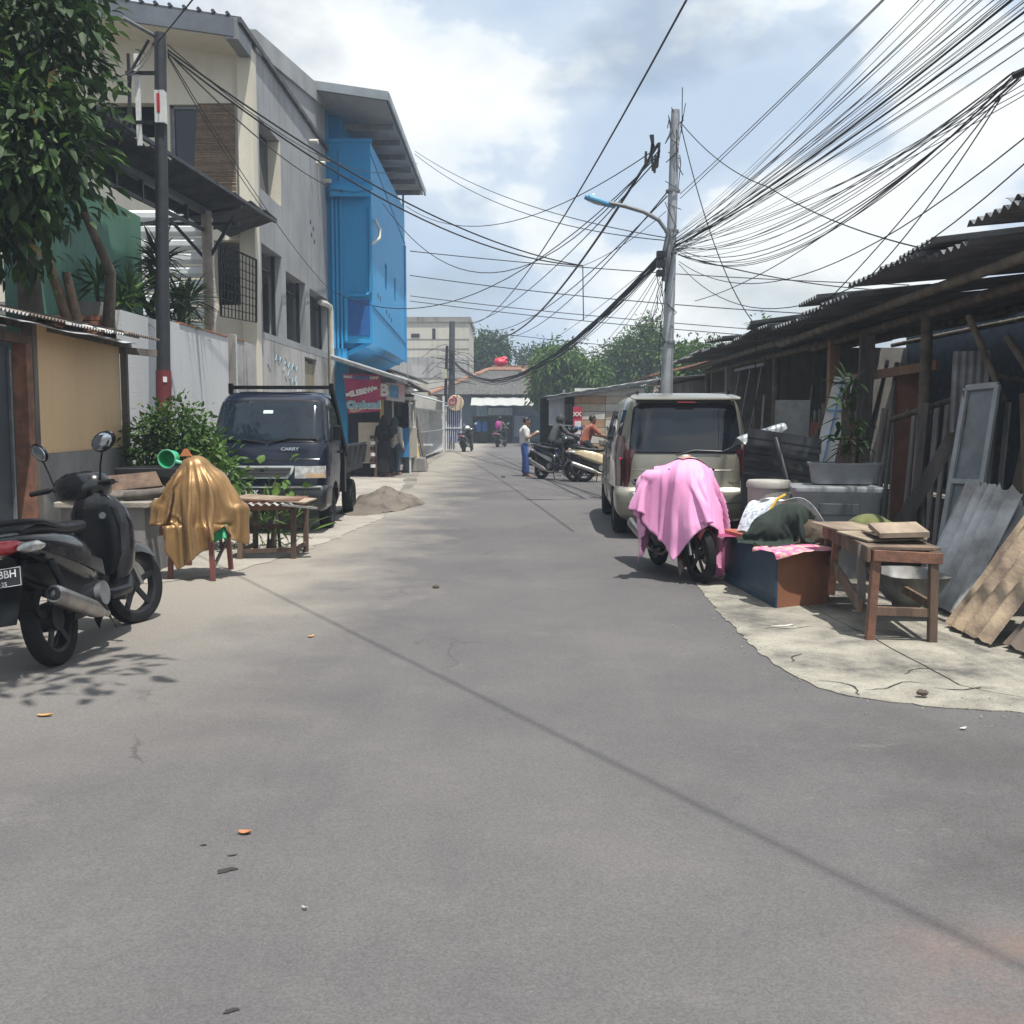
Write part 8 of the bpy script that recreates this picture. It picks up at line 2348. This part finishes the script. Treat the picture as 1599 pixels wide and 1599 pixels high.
limbs('limb', lt, [([(-5.15, 12.3, 1.5), (-5.2, 12.2, 2.6), (-5.35, 12.0, 3.35), (-5.2, 11.6, 4.2)], .085, .04), ([(-5.02, 12.3, 1.5), (-5.12, 12.2, 2.7), (-5.18, 12.1, 3.2)], .07, .05)], BARKR)
limbs('limb', lt, [([(-4.80, 12.4, 1.5), (-4.78, 12.3, 2.7), (-4.66, 12.1, 3.2), (-4.8, 11.4, 4.1)], .09, .04), ([(-5.45, 11.6, 4.0), (-5.0, 11.0, 4.6), (-4.7, 10.7, 4.9)], .06, .02), ([(-5.5, 11.5, 4.4), (-6.0, 10.8, 5.6)], .06, .025), ([(-5.0, 11.2, 4.4), (-4.9, 11.0, 5.6)], .04, .015)], BARK)
limbs('twig', lt, [([(-4.9, 11.0, 5.0), (-4.55, 10.8, 5.15), (-4.35, 10.7, 4.8)], .02, .006), ([(-5.0, 10.6, 4.2), (-4.62, 10.4, 4.35), (-4.45, 10.3, 4.1)], .02, .006)], BARK)
# overhanging tree out of view whose shade dapples the scooter
ot = thing('shade_tree', 'tree just out of view on the left casting dappled shade', 'tree', (-5.2, 4.2, 0))
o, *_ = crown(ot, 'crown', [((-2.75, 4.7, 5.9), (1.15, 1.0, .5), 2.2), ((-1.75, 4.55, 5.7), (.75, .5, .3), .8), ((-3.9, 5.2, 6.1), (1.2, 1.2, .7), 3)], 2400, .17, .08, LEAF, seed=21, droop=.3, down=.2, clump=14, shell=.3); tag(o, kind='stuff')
limbs('trunk', ot, [([(-5.3, 4.1, 0), (-5.1, 4.2, 2.8), (-4.4, 4.5, 4.6), (-3.4, 4.8, 5.6), (-2.0, 4.6, 5.7)], .2, .03)], BARK)
# bushes in front of the pale wall
def bush(name, label, blobs, n, L, W, mat, seed, cat='bush', simple=False, mat2=None, **k):
    b0 = blobs[0][0]
    t = thing(name, label, cat, (b0[0], b0[1], 0))
    o, *_ = crown(t, 'foliage', blobs, n, L, W, mat, seed, simple, **k); tag(o, kind='stuff')
    if mat2:
        o, *_ = crown(t, 'foliage', blobs, n // 3, L, W, mat2, seed + 1, simple, **k); tag(o, kind='stuff')
    rg_ = random.Random(seed)
    for q in range(4):
        c = blobs[rg_.randrange(len(blobs))][0]
        MB().tube([(b0[0] + rg_.uniform(-.1, .1), b0[1] + rg_.uniform(-.1, .1), 0), (b0[0] * .5 + c[0] * .5, b0[1] * .5 + c[1] * .5, c[2] * .55), (c[0], c[1], c[2])], [.02, .014, .006], 6).build('stem', BARK, t, world=True)
    return t
bush('bush', 'dense green bush at the foot of the dark pole', [((-4.0, 12.2, 1.28), (.42, .35, .42), 3), ((-3.80, 12.3, 1.1), (.22, .3, .32), 2), ((-4.2, 12.2, 1.0), (.35, .35, .45), 2), ((-3.85, 12.1, .7), (.32, .3, .4), 1.5)], 3600, .085, .04, LEAFM, 31, mat2=LEAFB, clump=16, down=.1)
bush('leafy_plant', 'taller light green leafy plant between bush and truck grille', [((-3.42, 11.9, .95), (.14, .2, .22), 2), ((-3.36, 11.8, .7), (.16, .2, .26), 2)], 420, .13, .055, LEAFM, 37, cat='plant', mat2=LEAFB, clump=8, down=.3)
bush('papaya_seedling', 'broad-leaved seedling poking up behind the small table', [((-2.72, 11.75, .82), (.16, .12, .10), 1)], 22, .13, .10, LEAFB, 39, cat='plant', clump=6, down=.3)
bush('grass_clump', 'clump of strappy green leaves under the small table', [((-2.80, 11.7, .25), (.14, .14, .2), 1)], 160, .24, .022, LEAFB, 41, cat='plant', clump=20, down=-.6)
yl = link('dry_leaf', two.copy(), None, None); yl.location = (-3.36, 11.6, 1.02); yl.scale = (1.5, 1.3, 1.5); yl.rotation_euler = (-1.3, .3, .8); tag(yl, 'drooping dry yellow leaf on the plant beside the truck', 'leaf')
# strappy plants behind the wall
def strappy(name, label, c, n, L, W, mat, seed, heads):
    t = thing(name, label, 'plant', (c[0], c[1], 0))
    rg_ = np.random.default_rng(seed)
    Ps, Ds, Us = [], [], []
    for hx_ in heads:
        az = rg_.uniform(0, 6.28, n); elv = rg_.uniform(-.5, 1.3, n)
        d = np.stack([np.cos(az) * np.cos(elv), np.sin(az) * np.cos(elv), np.sin(elv)], 1)
        Ps.append(np.tile(np.array(hx_), (n, 1)) + rg_.normal(size=(n, 3)) * .04 - np.array(t.location)); Ds.append(d); Us.append(np.tile([0, 0, 1.], (n, 1)) + rg_.normal(size=(n, 3)) * .2)
        MB().tube([(hx_[0] + .05, hx_[1], 0), (hx_[0], hx_[1], hx_[2])], [.04, .025], 6).build('stem', BARK, t, world=True)
    me = leaf_mesh('foliage', np.concatenate(Ps), np.concatenate(Ds), np.concatenate(Us), L * rg_.uniform(.7, 1.1, n * len(heads)), W, mat, droop=.55, fold=.2)
    tag(link('foliage', me, None, t), kind='stuff')
strappy('dracaena', 'strappy green plant above the pale wall left of the pole', (-5.35, 13.9, 0), 40, .55, .05, LEAFM, 51, [(-5.2, 13.7, 3.0), (-5.15, 14.0, 3.15), (-5.5, 13.8, 3.3)])
strappy('dracaena', 'dark strappy plant mass above the wall right of the pole', (-5.3, 15.8, 0), 46, .6, .055, LEAF, 53, [(-5.2, 15.2, 3.4), (-5.3, 15.7, 3.75), (-5.2, 16.2, 3.3), (-5.35, 15.4, 3.0), (-5.2, 16.7, 3.4), (-5.4, 16.0, 4.0), (-5.1, 15.9, 2.95)])
# plant in the planter box
strappy('planter_plant', 'tall dark leafy plant growing in the planter trough', (3.25, 10.02, 1.03), 14, .26, .05, LEAF, 55, [(3.2, 10.0, 1.25), (3.28, 10.05, 1.45), (3.22, 10.0, 1.65), (3.3, 9.95, 1.3), (3.25, 10.0, 1.85), (3.38, 10.0, 1.25)])
# far trees
def fartree(name, label, px0, px1, ytop, ybot, Y, n, L, mat, seed, mat2=None, dens=1.0, droop=.3, down=.2, blobn=7):
    a, b_ = at(px0, ytop, Y), at(px1, ybot, Y)
    cx_, hw_ = (a.x + b_.x) / 2, (b_.x - a.x) / 2
    z1_, z0_ = a.z, b_.z
    rg_ = random.Random(seed); blobs = [((cx_, Y, (z0_ + z1_) / 2), (hw_ * .75, hw_ * .75, (z1_ - z0_) * .45), 2.5)]
    for q in range(blobn):
        t = rg_.random(); s_ = rg_.uniform(.28, .5)
        blobs.append(((cx_ + rg_.uniform(-.7, .7) * hw_, Y + rg_.uniform(-.7, .7) * hw_, z0_ + (z1_ - z0_) * rg_.uniform(.25, .85)), (hw_ * s_, hw_ * s_, (z1_ - z0_) * s_ * .6), 1))
    t_ = thing(name, label, 'tree', (cx_, Y, 0))
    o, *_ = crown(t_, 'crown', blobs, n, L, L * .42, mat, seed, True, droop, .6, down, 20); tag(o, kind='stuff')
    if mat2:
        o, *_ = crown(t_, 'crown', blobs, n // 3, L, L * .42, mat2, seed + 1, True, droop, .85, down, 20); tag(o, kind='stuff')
    limbs('trunk', t_, [([(cx_, Y, 0), (cx_ + .1, Y, z0_ * .7), (cx_ - .1, Y, (z0_ + z1_) / 2)], .22, .09)], BARK)
    for q in range(4):
        bq = blobs[1 + q][0]
        limbs('limb', t_, [([(cx_, Y, z0_ * .6), ((cx_ + bq[0]) / 2, Y, (z0_ + bq[2]) / 2), bq], .10, .03)], BARK)
    return t_
fartree('tree', 'round dark tree behind the bare concrete building', 722, 800, 518, 590, 84, 5200, .34, LEAF, 61, LEAFM)
fartree('mango_tree', 'broad mango tree with drooping leaves behind the roadside shop', 822, 942, 546, 640, 58, 7500, .30, LEAFB, 63, LEAFM, droop=.5, down=.9, blobn=10)
fartree('tree', 'dark tree peeping over the tiled house roof', 800, 870, 542, 600, 86, 3200, .34, LEAF, 65)
fartree('tree', 'taller bright green tree left of the street light pole', 956, 1032, 506, 620, 62, 5600, .28, LEAFM, 67, LEAFB)
fartree('tree', 'dark tree between mango and tall green tree', 918, 985, 540, 620, 70, 3800, .30, LEAF, 69, LEAFM)
fartree('tree', 'low green tree to the right of the street light pole', 1046, 1134, 538, 610, 44, 4200, .24, LEAFM, 71, LEAFB)
fartree('tree', 'low dark tree behind the far house on the right', 860, 930, 575, 650, 88, 2400, .36, LEAF, 73)
# weeds on the shed roof edge
bush('roof_weed', 'small weed sprouting on the far shed roof edge', [((4.05, 17.2, 3.05), (.14, .14, .09), 1)], 60, .1, .045, LEAFM, 75, cat='weed', clump=8)
# far wall of low roofs and greenery closing the horizon
for i, (x0_, x1_, y_, h, lab) in enumerate(((-40, -9, 60, 4.0, 'low row house far left behind the buildings'), (8, 40, 45, 3.6, 'low row house far right behind the shed'), (4, 30, 90, 4.0, 'low row house closing the far right horizon'), (-30, -8, 100, 4.2, 'low row house closing the far left horizon'))):
    t_ = thing('row_house', lab, 'house', ((x0_ + x1_) / 2, y_, 0))
    MB().bx(x0_, x1_, y_, y_ + 8, 0, h - .6).build('wall', CREAM, t_, world=True)
    MB().prism([(x0_ - .4, y_ - .6, h - .6), (x0_ - .4, y_ + 8.6, h - .6), (x0_ - .4, y_ + 4, h + 1.2)], (x1_ - x0_ + .8, 0, 0)).build('roof', TILEB, t_, world=True)

# ================================================================ haze: one closed box of thin air round the whole scene
hz = MB().bx(-420, 420, -80, 720, -1.0, 14.0).build('haze', None)
hm_ = bpy.data.materials.new('haze'); hm_.use_nodes = True
hn = hm_.node_tree.nodes; hn.clear()
pv = hn.new('ShaderNodeVolumePrincipled'); ho_ = hn.new('ShaderNodeOutputMaterial')
pv.inputs['Color'].default_value = (0.72, 0.84, 1.0, 1); pv.inputs['Density'].default_value = 0.0019; pv.inputs['Anisotropy'].default_value = 0.0
hm_.node_tree.links.new(pv.outputs[0], ho_.inputs['Volume'])
hz.data.materials.clear(); hz.data.materials.append(hm_)
tag(hz, kind='stuff')
